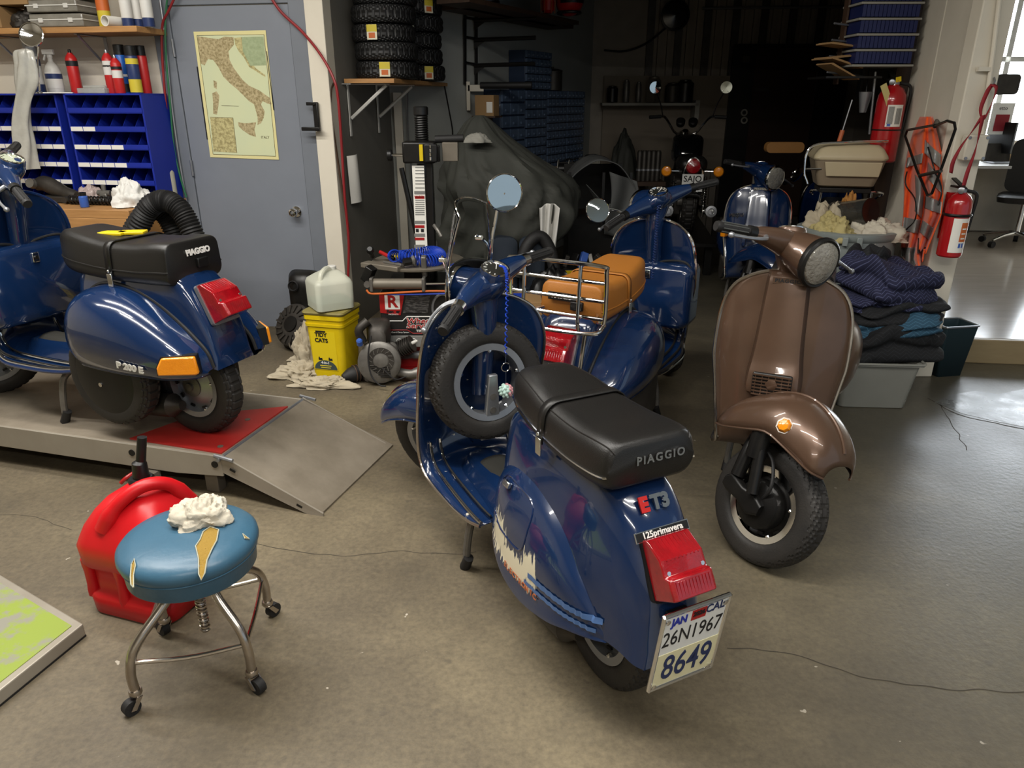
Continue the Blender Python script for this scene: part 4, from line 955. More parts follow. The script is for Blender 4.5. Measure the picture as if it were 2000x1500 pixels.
for f in feet:
    d = Vector((f.x, f.y, 0)); L_ = d.length; d.normalize()
    pth = cr([d*.015+Vector((0, 0, SH-.075)), d*.05+Vector((0, 0, SH-.082)), d*L_*.50+Vector((0, 0, SH-.13)), d*L_*.86+Vector((0, 0, .19)), d*L_*.97+Vector((0, 0, .125)), d*L_*.97+Vector((0, 0, .062))], 26)
    lg = MB().tube(pth, .0125, 12).build('leg', 'worn_chrome', st_); brace.append(Vector(pth[18]))
    e = d*L_*.97
    MB().lathe([(.015, .068), (.017, .062), (.017, .056), (.014, .05)], e, n=16).build('castor_collar', 'worn_chrome', lg)
    s = d.cross(Vector((0, 0, 1)))
    b = MB(); b.cyl(e+d*.018+s*-.011+Vector((0, 0, .022)), e+d*.018+s*.011+Vector((0, 0, .022)), .022, n=20); b.build('castor_wheel', 'rubber', lg)
    for k in (-1, 1):
        q0 = e+s*.014*k
        MB().add([q0+d*.004+Vector((0, 0, .05)), q0-d*.01+Vector((0, 0, .05)), q0+d*.012+Vector((0, 0, .016)), q0+d*.026+Vector((0, 0, .02)), q0+s*.003*k+d*.004+Vector((0, 0, .05)), q0+s*.003*k-d*.01+Vector((0, 0, .05)), q0+s*.003*k+d*.012+Vector((0, 0, .016)), q0+s*.003*k+d*.026+Vector((0, 0, .02))], [(0,1,2,3), (7,6,5,4), (0,1,5,4), (1,2,6,5), (2,3,7,6), (3,0,4,7)]).build('castor_fork', 'worn_chrome', lg)
for i in range(4):
    a, c = brace[i], brace[(i+1) % 4]; m_ = (a+c)/2+Vector((0, 0, -.012)); MB().tube(cr([a, m_, c], 10), .006, 8).build('brace', 'worn_chrome', st_)
rg = SC+Vector((.015, .055, SH+.058))
crumple('rag', rg, (.075, .06, .05), 'cloth_white', amp=.36, fs=8, seed=3, nu=80, nv=40, fold=4, label='crumpled white rag on the torn blue stool seat', cat='rag')

# --- red fuel can
cn = thing('fuel_can', 'red plastic fuel can with black spout behind the blue stool', 'fuel can', (-1.15, 1.95, 0), R(-18)); cn.scale = (1.28, 1.28, 1.2)
def rr2(z, hx, hy, rad, cx=0, cy=0, n=8):
    pts = []
    for sx, sy, a0 in ((1, 1, 0), (-1, 1, 90), (-1, -1, 180), (1, -1, 270)):
        r_ = min(rad, hx*.99, hy*.99)
        for k in range(n+1):
            a = R(a0+90*k/n); pts.append((cx+sx*(hx-r_)+r_*math.cos(a), cy+sy*(hy-r_)+r_*math.sin(a), z))
    return pts
rg_ = [(0, .115, .095, .05, 0, 0), (.006, .122, .102, .05, 0, 0), (.05, .124, .104, .05, 0, 0), (.06, .119, .099, .045, 0, 0), (.068, .108, .088, .04, 0, 0), (.128, .108, .088, .04, 0, 0), (.14, .119, .099, .045, 0, 0), (.152, .126, .106, .05, 0, 0), (.20, .128, .108, .05, 0, 0), (.215, .124, .104, .05, 0, .002), (.245, .112, .096, .045, 0, .006), (.28, .092, .082, .04, 0, .014), (.305, .072, .066, .035, 0, .022), (.318, .05, .05, .03, 0, .026)]
MB().loft([rr2(*q) for q in rg_]).build('can_body', 'red_plastic', cn, ang=60)
for x, y in ((-.104, -.082), (.104, -.082), (0, -.09), (-.108, 0), (.108, 0), (-.104, .082), (.104, .082)):
    MB().loft([rr2(z, .013*k, .013*k, .012, x, y) for z, k in ((.045, 1.1), (.062, 1.1), (.08, 1), (.12, 1), (.138, 1.1), (.155, 1.1))]).build('grip_post', 'red_plastic', cn, ang=60)
MB().tube(cr([(-.035, -.075, .25), (-.005, -.055, .31), (.035, -.01, .348), (.065, .04, .33), (.085, .075, .265)], 20), [.022]*4+[.017]*12+[.02]*4, 12).build('handle', 'red_plastic', cn, ang=60)
sp = MB().lathe([(.028, .295), (.03, .30), (.03, .325), (.026, .33)], (-.03, .05, 0), n=24).build('spout_collar', 'black_plastic', cn)
MB().tube([(-.03, .05, .32), (-.028, .052, .37), (-.025, .055, .375), (-.016, .064, .44)], [.02, .017, .0115, .011], 16).build('spout', 'black_plastic', cn)
text('21', .045, 'black_letter', cn, frame((.05, -.055, .268), (1, .1, -.45), (0, .9, .6)), .0004)
# ================================================================ left wall: bench, bins, shelf, door things
def WP(px, z, off):
    lo, hi = -900., 1600.
    for _ in range(40):
        m = (lo+hi)/2
        if LW(px, m, off).z > z: lo = m
        else: hi = m
    return LW(px, lo, off)
WR = Matrix(((E1.x, E2.x, 0, 0), (E1.y, E2.y, 0, 0), (0, 0, 1, 0), (0, 0, 0, 1)))       # wall frame: x right, y into wall, z up
RZ = -AL
BH = .885
bench = thing('workbench', 'rough wooden workbench with a stained end beside the grey door', 'workbench', WP(365, BH, .03).xy.to_3d(), RZ)
for k in range(3): MB().box((-1.3, -.10-.2*k, BH-.025), (2.6, .197, .05)).build('bench_plank', 'wood', bench, bevel=.003)
MB().box((-1.3, -.58, BH-.115), (2.6, .035, .13)).build('apron', 'wood', bench, bevel=.003)
mat('wood_stained', '#a8793f', .6, c2='#2f2a26', ns=7, na=.9, thresh=(.5, .66))
MB().box((-.012, -.3, BH-.115), (.03, .56, .13)).build('end_board', 'wood_stained', bench, bevel=.003)
for x in (-.06, -2.5):
    for y in (-.06, -.54): MB().box((x, y, (BH-.18)/2), (.09, .09, BH-.18)).build('leg', 'wood', bench, bevel=.003)
MB().box((-1.3, -.3, .25), (2.4, .5, .02)).build('lower_shelf', 'wood', bench)
# --- blue bin cabinets
mat('bin_blue', '#1c2f9e', .38, .2, c2='#182a86', ns=5, na=.4)
def bins(pxr, wd, ncol, off, z0, hgt, label, labels):
    base = WP(pxr, z0, off); c = thing('bin_cabinet', label, 'cabinet', base, RZ, 'blue steel bin cabinets on the bench')
    dp = .26; nr = 6; t = .004
    MB().box((-wd/2, dp-.002, hgt/2), (wd, .004, hgt)).build('back_panel', 'bin_blue', c)
    for x in (0, -wd): MB().box((x, dp/2, hgt/2), (.012, dp, hgt)).build('side_panel', 'bin_blue', c)
    MB().box((-wd/2, dp/2, hgt), (wd+.012, dp, .01)).build('top_panel', 'bin_blue', c)
    ph = hgt/nr; cw = wd/ncol
    lab = MB().box((0, 0, 0), (cw*.94, .002, .026)).mesh('bin_label', 'paper')
    dv = MB().add([(0, .0, .004), (0, dp, .004), (0, dp, ph-.004), (0, .09, ph-.004), (.002, 0, .004), (.002, dp, .004), (.002, dp, ph-.004), (.002, .09, ph-.004)], [(0,1,2,3), (7,6,5,4), (0,1,5,4), (1,2,6,5), (2,3,7,6), (3,0,4,7)]).mesh('divider', 'bin_blue', smooth=False)
    for r_ in range(nr):
        z = r_*ph
        sh = MB().box((-wd/2, dp/2, z+.002), (wd, dp, .004)).box((-wd/2, .003, z+.014), (wd, .006, .032)).build('shelf', 'bin_blue', c)
        for k in range(1, ncol): link('divider', dv, c, loc=(-wd+k*cw, 0, z))
        for k in range(ncol):
            if labels(r_, k): link('bin_label', lab, c, loc=(-wd+(k+.5)*cw, -.0015, z+.014))
    return c
z0 = BH+.002; ctop = LW(283, 184, .30).z
CR = bins(310, .52, 6, .30, z0, ctop-z0, 'right-hand blue steel bin cabinet under the red spray cans', lambda r, k: 0 < r < 5 and k < (2 if r == 4 else 4))
CL = bins(150, .52, 6, .30, z0, ctop-z0, 'left-hand blue steel bin cabinet behind the hanging plastic sheet', lambda r, k: 0 < r < 5)
# --- wooden shelf with brackets
sz = LW(150, 65, .30).z; se = WP(270, sz, .30)
sh = thing('wall_shelf', 'long pine wall shelf loaded with cans above the bench', 'shelf', se, RZ)
MB().box((-1.1, .14, .018), (2.2, .30, .032)).build('shelf_board', 'wood', sh, bevel=.002)
for px in (205, 45):
    x = (WP(px, sz, .02)-se).dot(E1)
    b = MB(); b.box((x, .02+.13, -.002), (.022, .26, .004)); b.box((x, .275, -.12), (.022, .004, .24)); b.build('bracket', 'silver', sh)
    MB().tube([(x, .04, -.006), (x, .27, -.19)], .007, 6).build('bracket_brace', 'silver', sh)
# --- cans and bottles
def can(px, z, off, h, r, body, cap, label, bandm=None, bands=(), kind='spray_can', cone=True, cat='can', group=None, tilt=0, capm=None):
    c = thing(kind, label, cat, WP(px, z, off), 0, group)
    b = MB(); b.lathe([(r*.96, 0), (r, .004), (r, h*.78), (r*.97, h*.79)]+([(r*.75, h*.85), (r*.45, h*.9), (r*.42, h*.92)] if cone else [(r*.9, h*.8)]), n=24); b.build('can_body', body, c)
    b = MB()
    if cap == 'tall': b.lathe([(r*.92, h*.79), (r*.92, h), (r*.85, h*1.01)], n=20)
    else: b.lathe([(r*.28, h*.9), (r*.28, h*.97), (r*.2, h)], n=12)
    b.build('cap', capm or 'black_plastic', c)
    for m_, a0, a1 in bands: MB().lathe([(r*1.012, h*a0), (r*1.012, h*a1)], n=24, cap=False).build('print_band', m_, c)
    return c
mat('can_red', '#b32222', .35); mat('can_white', '#d8d6d0', .35); mat('can_blue', '#1f57a8', .35); mat('can_navy', '#25345f', .35); mat('can_yellow', '#cbb83a', .35); mat('can_grey', '#8a8d90', .4); mat('can_orange', '#c2632a', .4)
zt = ctop+.006
can(80, zt, .16, .27, .034, 'can_white', 'tall', 'white and blue spray can with grey cap on the left cabinet', bands=(('can_navy', .02, .2), ('can_navy', .6, .74)), cone=False, capm='can_grey')
can(152, zt, .16, .255, .034, 'can_red', 'cone', 'red spray can with pale shoulder standing apart on the right cabinet', bands=(('black_letter', .62, .74),))
can(222, zt, .18, .25, .033, 'can_red', 'cone', 'red and white aerosol at left of the can row on the right cabinet', bands=(('can_white', .42, .74), ('black_letter', .6, .64)), capm='silver')
can(236, zt, .24, .215, .030, 'can_red', 'cone', 'shorter red aerosol with white middle band in front of the row', bands=(('can_white', .4, .6), ('black_letter', .62, .7)), capm='silver')
can(247, zt, .15, .275, .034, 'can_blue', 'tall', 'blue aerosol with black cap and white script in the can row', bands=(('black_letter', .03, .2), ('can_white', .35, .4)), cone=False)
can(268, zt, .20, .265, .036, 'can_navy', 'tall', 'dark blue aerosol with yellow lower half and yellow badge in the row', bands=(('can_yellow', .02, .3), ('can_yellow', .62, .74)), cone=False)
can(287, zt, .12, .27, .033, 'can_red', 'tall', 'dark red aerosol with black cap at the right end of the row', cone=False)
sb = thing('spray_bottle', 'white trigger spray bottle with blue banded label on the left cabinet', 'bottle', WP(112, zt, .17))
MB().lathe([(.042, 0), (.046, .005), (.046, .13), (.035, .16), (.015, .185), (.014, .21)], n=24).build('bottle_body', 'white_plastic', sb)
MB().lathe([(.0475, .03), (.0475, .125)], n=24, cap=False).build('bottle_label', 'can_white', sb); MB().lathe([(.048, .085), (.048, .115)], n=24, cap=False).build('label_band', 'can_navy', sb)
b = MB(); b.lathe([(.016, .205), (.016, .225)], n=14); b.box((-.005, 0, .24), (.07, .022, .03)); b.box((-.03, 0, .215), (.012, .012, .05), (0, .4, 0)); b.build('trigger', 'white_plastic', sb, bevel=.003)
tb = thing('parts_tray', 'clear plastic parts box lying on the blue cabinet', 'box', WP(190, zt, .2), RZ)
MB().box((0, 0, .015), (.19, .11, .03)).build('tray', 'clear_plastic', tb, bevel=.004) if mat('clear_plastic', '#b9bab4', .2, 0, .5, alpha=.55) else None
MB().box((.01, .01, .038), (.15, .09, .016)).build('tray_lid', 'clear_plastic', tb, bevel=.004)
cp = MB().box((0, 0, .003), (.16, .08, .005)).build('paper_sheet', 'paper', None, loc=WP(115, zt, .29), rot=(0, 0, .4), label='folded white paper lying on the blue cabinet edge', cat='paper')
# shelf goods
sz1 = sz+.036
can(208, sz1, .2, .30, .036, 'can_yellow', 'tall', 'yellow and orange aerosol on the pine shelf', bands=(('can_orange', .3, .75),), cone=False)
for px, o_, nm in ((252, .2, 'white and blue aerosol, leftmost of three near the shelf end'), (272, .14, 'white and blue aerosol, middle of three near the shelf end'), (292, .2, 'white and blue aerosol, rightmost of three at the shelf end')):
    can(px, sz1, o_, .30, .033, 'can_white', 'tall', nm, bands=(('can_navy', .0, .16), ('can_navy', .58, .78)), cone=False, group='blue white aerosols on the pine shelf')
pr = MB().tr(Matrix.Translation((0, 0, .03))).lathe([(.03, -.08), (.03, .08), (.026, .08), (.026, -.08), (.03, -.08)], (0, 0, 0), (.35, 1, 0), 24, cap=False).build('paper_roll', 'paper', None, loc=WP(228, sz1, .2), label='small white paper roll lying on the pine shelf', cat='roll')
for k, (px, w_, z_, h_) in enumerate(((138, .36, 0, .075), (134, .34, .08, .07), (138, .35, .155, .08))):
    t = thing('parts_box', ('clear plastic case at the bottom of the stack on the shelf', 'clear plastic case in the middle of the stack on the shelf', 'clear plastic case at the top of the stack on the shelf')[k], 'box', WP(px, sz1, .17)+Vector((0, 0, z_)), RZ, 'clear cases stacked on the shelf')
    MB().box((0, 0, h_/2), (w_, .22, h_-.004)).build('case_body', 'case_grey', t, bevel=.008) if mat('case_grey', '#8d8a80', .3, 0, .5, c2='#5b564d', ns=9, na=.7) else None
    for x in (-.1, .1): MB().box((x, -.113, h_*.5), (.03, .008, .025)).build('latch', 'white_plastic', t, bevel=.002)
    MB().box((0, 0, h_*.55), (w_+.008, .228, .006)).build('case_rim', 'white_plastic', t)
bx = thing('cardboard_box', 'brown cardboard box with red and white labels at the shelf left', 'box', WP(5, sz1, .2), RZ)
MB().box((0, 0, .06), (.18, .2, .12)).build('carton', 'card', bx, bevel=.003)
for z in (.04, .085):
    MB().box((.02, -.101, z), (.10, .002, .035)).build('sticker', 'paper', bx); MB().box((.02, -.1025, z+.013), (.10, .001, .008)).build('sticker_band', 'can_red', bx)
bx = thing('cardboard_box', 'flat brown cardboard carton lying over the shelf clutter', 'box', WP(45, sz1+.125, .18), RZ); MB().box((0, 0, .05), (.26, .22, .10)).build('carton', 'card', bx, bevel=.003); MB().box((0, -.1105, .05), (.2, .001, .03)).build('tape', 'wood', bx)
pb_ = thing('parts_bag', 'clear bag of small dark parts crumpled on the shelf', 'bag', WP(58, sz1, .2), RZ)
crumple('bag_skin', (0, 0, .002), (.09, .08, .09), 'dirty_metal', pb_, amp=.4, fs=8, seed=11)
# round chrome lamp on a stem
lp = thing('work_lamp', 'round chrome lamp head on a thin stem before the shelf', 'lamp', WP(78, zt, .31))
lh = LW(62, 68, .36)-LW(0, 0, 0); lpc = LW(62, 68, .36)-lp.location
fz_ = Vector((.1, -.9, .25)).normalized()
MB().tube(cr([Vector((0, 0, 0)), lpc*.5+Vector((.012, 0, 0)), lpc+Vector((.008, .03, -.05)), lpc+Vector((0, .03, 0))], 14), .005, 8).build('lamp_stem', 'chrome', lp)
MB().lathe([(.02, 0), (.02, .006), (.006, .01)], n=16).build('lamp_base', 'chrome', lp)
MB().lathe([(.01, -.04), (.04, -.03), (.064, -.008), (.07, .0), (.07, .008), (.064, .01)], lpc, fz_, 36, cap=False).build('lamp_shell', 'chrome', lp)
MB().lathe([(.064, .004), (.045, -.004), (.02, -.012), (.001, -.014)], lpc, fz_, 36, cap=False).build('lamp_reflector', 'chrome', lp)
# hanging plastic sheet
def sheet():
    b = MB(); prof = [(48, 95, .012), (45, 102, .05), (50, 130, .06), (52, 165, .062), (45, 200, .05), (42, 240, .055), (48, 285, .06), (46, 330, .085)]
    pts = [LW(px, py, .40) for px, py, _ in prof]; c = cr([tuple(p)+(q[2],) for p, q in zip(pts, prof)], 40); rings = []
    for i, (x, y, z, r_) in enumerate(c):
        row = []
        for k in range(30):
            a = 2*PI*k/30; w_ = 1+.22*math.sin(a*4+i*.16)+.16*noise.noise(Vector((math.cos(a)*2, math.sin(a)*2, i*.16)))
            row.append((x+r_*w_*math.cos(a), y+r_*.55*w_*math.sin(a), z))
        rings.append(row)
    return b.loft(rings)
mat('plastic_film', '#c9c7bd', .22, 0, .6, c2='#8f8d84', ns=14, na=.5, alpha=.82)
sheet().build('plastic_sheet', 'plastic_film', None, ang=70, label='crumpled clear plastic sheet hanging before the blue cabinets', cat='sheet')
# bench clutter
def onb(px, off): return WP(px, BH+.002, off)
sk = thing('shock_absorber', 'black coil spring shock absorber lying on the workbench', 'shock absorber', onb(182, .44)+Vector((0, 0, .026)), RZ)
MB().tube([Vector((-.16+.32*t/(2*PI*13), .024*math.cos(t), .024*math.sin(t))) for t in np.linspace(0, 2*PI*13, 13*12)], .0055, 6).build('spring', 'black_metal', sk)
MB().cyl((-.19, 0, 0), (.19, 0, 0), .013, n=14).build('damper_rod', 'dirty_metal', sk)
for x in (-.19, .19): MB().cyl((x, -.014, 0), (x, .014, 0), .02, n=16).build('eye', 'dirty_metal', sk)
bb = thing('small_bottle', 'small blue bottle with black cap on the bench edge', 'bottle', onb(166, .54))
MB().lathe([(.024, 0), (.026, .004), (.026, .06), (.02, .068)], n=20).build('bottle_body', 'can_blue2', bb) if mat('can_blue2', '#3b5fae', .3) else None
MB().lathe([(.021, .068), (.021, .088)], n=20).build('cap', 'black_plastic', bb)
cu = thing('paper_cup', 'white paper cup lying among the bench parts', 'cup', onb(245, .36)+Vector((0, 0, .045)), RZ, rot=(0, R(62), RZ))
MB().lathe([(.034, -.05), (.045, .05), (.047, .052), (.043, .05), (.033, -.046)], n=26, cap=False).build('cup_wall', 'white_plastic', cu); MB().cyl((0, 0, -.05), (0, 0, -.046), .034, n=24).build('cup_bottom', 'white_plastic', cu)
crumple('rag', onb(262, .46), (.115, .095, .13), 'rag_white', amp=.35, fs=8, seed=5, nu=70, nv=36, label='white rag heaped at the right end of the workbench', cat='rag') if mat('rag_white', '#dad8d2', .9, bump=.2, bs=400) else None
cb = thing('carburettor', 'small alloy carburettor on the bench between spring and cup', 'carburettor', onb(208, .34), RZ)
b = MB(); b.box((0, 0, .03), (.05, .045, .06)); b.build('float_bowl', 'alloy', cb, bevel=.006); MB().cyl((-.045, 0, .06), (.045, 0, .06), .018, n=16).build('throat', 'alloy', cb); MB().cyl((0, 0, .06), (0, 0, .11), .014, n=14).build('top_cap', 'alloy', cb)
mo = thing('motor_part', 'dark greasy motor part on the bench behind the lift scooter', 'engine part', onb(115, .34), RZ)
b = MB(); b.tube(cr([(-.14, 0, .10), (-.08, .01, .11), (0, 0, .08), (.10, -.02, .05), (.17, -.03, .04)], 14), [.035, .04, .045, .05, .05, .052, .05, .05, .045, .04, .04, .04, .035, .03], 14); b.build('casting', 'dirty_metal', mo)
MB().cyl((-.13, -.03, .11), (-.13, -.06, .12), .03, n=18).build('flange', 'alloy', mo); MB().box((.02, -.02, .02), (.2, .1, .04)).build('base_block', 'dirty_metal', mo, bevel=.006)
crumple('plastic_bag', onb(178, .30), (.09, .06, .085), 'bag_pink', amp=.4, fs=8, seed=8, label='crumpled pale pink plastic bag on the bench', cat='bag') if mat('bag_pink', '#b7a5a0', .3, alpha=.9) else None
tr_ = thing('parts_tin', 'cluttered pale tray of small parts on the bench left end', 'tray', onb(20, .42), RZ); MB().box((0, 0, .02), (.25, .18, .04)).build('tray_body', 'wood', tr_, bevel=.003)
for k in range(5): MB().box((-.09+k*.045, -.02+.03*(k % 2), .05), (.035, .05, .03), (0, 0, k)).build('loose_part', ('yellow', 'alloy', 'dirty_metal', 'red_paint', 'alloy')[k], tr_, bevel=.004)
jb = thing('oil_bottle', 'tall translucent bottle part filled beside the blue cabinet', 'bottle', onb(336, .12))
MB().lathe([(.036, 0), (.04, .005), (.04, .17), (.03, .19), (.016, .2), (.016, .225)], n=24).build('bottle_body', 'bottle_clear', jb) if mat('bottle_clear', '#c5c1ad', .3, alpha=.75) else None
MB().lathe([(.037, .006), (.037, .07)], n=24).build('liquid', 'oil', jb) if mat('oil', '#6b6250', .2) else None
MB().lathe([(.018, .21), (.018, .235)], n=16).build('cap', 'white_plastic', jb)
# outlet, hoses, conduit by the door
ot = thing('wall_outlet', 'beige wall outlet plate beside the blue cabinet', 'outlet', LW(325, 258, .002), RZ)
MB().box((0, -.004, 0), (.075, .008, .12)).build('cover_plate', 'cream', ot, bevel=.002)
for z in (-.03, .03): MB().box((0, -.009, z), (.03, .004, .036)).build('socket', 'white_plastic', ot, bevel=.003)
mat('hose_red', '#8e2226', .4, c2='#6a1a1e', ns=8); mat('hose_green', '#2d6b46', .4)
def wall_line(name, pts, off, r_, m_, label, cat, n=60, fn=None):
    q = cr([fn(*p) if fn else LW(p[0], p[1], p[2] if len(p) > 2 else off) for p in pts], n)
    return MB().tube(q, r_, 8).build(name, m_, None, label=label, cat=cat)
wall_line('air_hose', [(352, -30), (330, 20), (318, 45), (316, 90), (322, 180), (331, 270), (340, 330), (350, 392)], .06, .0075, 'hose_red', 'red air hose hanging left of the grey door', 'hose')
wall_line('air_hose', [(330, -30), (323, 40), (325, 120), (332, 200), (340, 290), (352, 345), (364, 385)], .05, .006, 'hose_green', 'thin green hose hanging left of the grey door', 'hose')
wall_line('cable_conduit', [(308, -30), (318, 40), (326, 110), (336, 210), (350, 310), (362, 380), (373, 440), (380, 480)], .035, .007, 'silver', 'flexible grey metal conduit running down beside the door frame', 'conduit')
wall_line('air_hose', [(520, -20, .05), (548, 22, .05), (590, 62, .05), (625, 105, .09), (650, 150, .12), (660, 190, .12), (667, 280, .10), (673, 380, .10), (681, 470, .08), (680, 540, .08)], .05, .0085, 'hose_red', 'red air hose looping over the door and down the partition', 'hose', 90)
# black latch bracket on the post
lt = thing('latch_bracket', 'black latch bracket screwed to the cream post', 'bracket', LW(620, 228, .055), RZ)
MB().box((0, -.012, 0), (.034, .024, .17)).build('back_plate', 'black_metal', lt, bevel=.006); MB().box((-.025, -.02, .075), (.06, .02, .02)).build('top_arm', 'black_metal', lt, bevel=.004); MB().box((-.03, -.04, -.07), (.12, .03, .022)).build('latch_arm', 'black_metal', lt, bevel=.005)
# --- map poster taped on the door
po = thing('map_poster', 'old laminated map of a boot-shaped peninsula taped to the grey door', 'poster', LW(411, 307, .0145), RZ)
def dp(px, py, o_=.0145): p = LW(px, py, o_)-po.location; return (p.dot(E1), p.z)
FM = frame((0, 0, 0), (1, 0, 0), (0, 0, 1))
mat('map_paper', '#dcd39c', .22, 0, .5, c2='#cdc386', ns=3, na=.5); mat('map_sea', '#c3ccaa', .25, 0, .5, c2='#d3d3a6', ns=2.5, na=.8)
mat('map_land', '#b8a983', .3, 0, .4, c2='#82744f', ns=75, na=.9, thresh=(.4, .62)); mat('map_inset', '#c2b885', .3, 0, .4, c2='#8e8358', ns=60, na=.9, thresh=(.42, .6)); mat('map_line', '#54492f', .5)
def flat(poly, lay, nm, m_, par=None): return MB().prism([dp(*q) for q in poly][::-1], FM @ Matrix.Translation((0, 0, .0012+lay*.0004)), .0004).build(nm, m_, par or po, smooth=False)
MB().prism([dp(378, 62), dp(411, 307), dp(545, 312), dp(519, 59)], FM, .0014).build('poster_sheet', 'map_paper', po, smooth=False)
Z3 = lambda L_: [(300+x/3, y/3) for x, y in L_]
flat(Z3([(255, 208), (648, 203), (716, 915), (350, 903)]), 1, 'map_field', 'map_sea')
flat(Z3([(258, 212), (380, 230), (415, 215), (470, 218), (472, 262), (440, 300), (446, 350), (470, 398), (522, 468), (560, 502), (620, 530), (680, 572), (692, 612), (665, 606), (640, 592), (630, 612), (652, 652), (646, 690), (630, 722), (610, 732), (611, 690), (600, 650), (590, 612), (560, 592), (530, 562), (490, 522), (450, 490), (410, 450), (380, 392), (350, 352), (320, 346), (300, 384), (276, 372), (266, 300)]), 2, 'map_land', 'map_land')
flat(Z3([(495, 716), (540, 722), (602, 716), (592, 760), (602, 802), (566, 792), (522, 762), (500, 740)]), 2, 'map_land', 'map_land')
flat(Z3([(345, 546), (370, 535), (386, 560), (381, 620), (372, 672), (350, 666), (350, 600)]), 2, 'map_land', 'map_land')
flat(Z3([(352, 470), (372, 480), (371, 522), (354, 512)]), 2, 'map_land', 'map_land')
flat(Z3([(474, 222), (520, 218), (524, 300), (600, 400), (655, 440), (656, 452), (596, 414), (560, 392), (530, 336), (500, 302), (480, 262)]), 2, 'map_land', 'map_inset')
flat(Z3([(518, 218), (645, 214), (660, 382), (568, 386), (524, 300)]), 3, 'map_inset', 'map_green') if mat('map_green', '#a9b58f', .3, 0, .4, c2='#7f8c68', ns=50, na=.8) else None
flat(Z3([(332, 686), (466, 690), (490, 895), (352, 888)]), 3, 'map_inset', 'map_inset')
for a, c in ((((255, 208)), (648, 203)), ((648, 203), (716, 915)), ((716, 915), (350, 903)), ((350, 903), (255, 208)), ((332, 686), (466, 690)), ((466, 690), (490, 895)), ((400, 618), (500, 622))):
    p0, p1 = dp(*Z3([a])[0]), dp(*Z3([c])[0]); MB().tube([FM @ Vector((p0[0], p0[1], .0028)), FM @ Vector((p1[0], p1[1], .0028))], .0012, 4).build('map_border', 'map_line', po)
t_ = dp(*Z3([(655, 805)])[0]); text('ITALY', .022, 'map_line', po, FM @ Matrix.Translation((t_[0], t_[1], .003)), .0003)
# --- black corrugated extraction hose by the bench end
def corr(pts, r_, n, label, Yd):
    q = cr([P(px, py, y_) for px, py, y_ in pts], n); rr_ = [r_*(1+.09*math.sin(i*PI/1.6)) for i in range(n)]
    return MB().tube(q, rr_, 20).build('exhaust_hose', 'rubber', None, ang=60, label=label, cat='hose', group='black corrugated hoses by the bench')
corr([(240, 520, 4.25), (268, 450, 4.25), (292, 405, 4.25), (322, 392, 4.25), (350, 408, 4.22), (372, 445, 4.2), (392, 500, 4.18), (402, 560, 4.15), (405, 640, 4.12)], .058, 200, 'front black corrugated hose arching down beside the bench end', 0)
corr([(215, 540, 4.33), (250, 470, 4.33), (276, 425, 4.33), (302, 410, 4.35), (325, 425, 4.36), (345, 470, 4.36), (360, 540, 4.34), (366, 620, 4.3)], .055, 170, 'rear black corrugated hose looping under the front one', 0)
# ================================================================ tyre shelf and tyres
shz = P(720, 163, 5.0).z
ts0 = P(672, 160, 4.97); ts0.z = shz
ts = thing('tyre_shelf', 'bracketed wooden wall shelf carrying stacked black tyres', 'shelf', ts0, RZ)
MB().box((.165, .42, .014), (.33, .84, .026)).build('shelf_board', 'wood', ts, bevel=.002)
MB().box((.165, 1.08, .014), (.33, .46, .026)).build('shelf_board', 'wood', ts, bevel=.002)
MB().box((-.01, .02, -.003), (.1, .03, .004)).build('edge_strip', 'white_plastic', ts)
for y in (.08, .62):
    b = MB(); b.box((.13, y, -.004), (.28, .025, .006)); b.box((-.01, y, -.16), (.006, .025, .32)); b.build('bracket', 'white_plastic', ts)
    MB().tube([(.25, y, -.01), (.0, y, -.21)], .011, 6).build('bracket_brace', 'white_plastic', ts)
tm_ = tyre(MB(), .205, .105, pat='chevron', nu=200, nv=28).mesh('tyre', 'tyre_new', 22)
stk = MB().grid(lambda q, w_: Vector(((w_-.5)*.085, .2075*math.cos((q-.5)*.32), .2075*math.sin((q-.5)*.32))), 6, 2).mesh('sticker', 'sticker_white') if mat('sticker_white', '#d9d4bb', .4) else None
stk2 = MB().grid(lambda q, w_: Vector(((w_-.5)*.04-.022, .2085*math.cos((q-.5)*.32), .2085*math.sin((q-.5)*.32))), 6, 2).mesh('sticker_band', 'can_yellow')
stk3 = MB().grid(lambda q, w_: Vector(((w_-.5)*.03+.018, .2085*math.cos((q-.5)*.2), .2085*math.sin((q-.5)*.2))), 6, 2).mesh('sticker_band', 'can_orange')
names = ['bottom', 'second', 'third', 'fourth', 'top']
for s, (x, y) in enumerate(((.205, .24), (.21, .86))):
    for k in range(5):
        o = link('tyre', tm_, None)
        p = ts0+WR @ Vector((x+.012*math.sin(k*2.1+s), y+.012*math.cos(k*3.3), .03+.052+k*.106))
        tw = {(0, 0): (176,), (0, 2): (192,), (1, 0): (150,), (1, 3): (184,), (1, 4): (142,)}.get((s, k), ())
        o.matrix_world = Matrix.Translation(p) @ Matrix.Rotation(PI/2, 4, 'Y')
        tag(o, f"{('nearer', 'farther')[s]} stack's {names[k]} black tyre on the bracketed shelf", 'tyre', 'new tyres on the shelf')
        for a in tw:
            # local: axis x -> world z ; angle around
            for me_ in (stk, stk2, stk3):
                c = link('sticker', me_, o); c.matrix_local = Matrix.Rotation(R(a), 4, 'X')
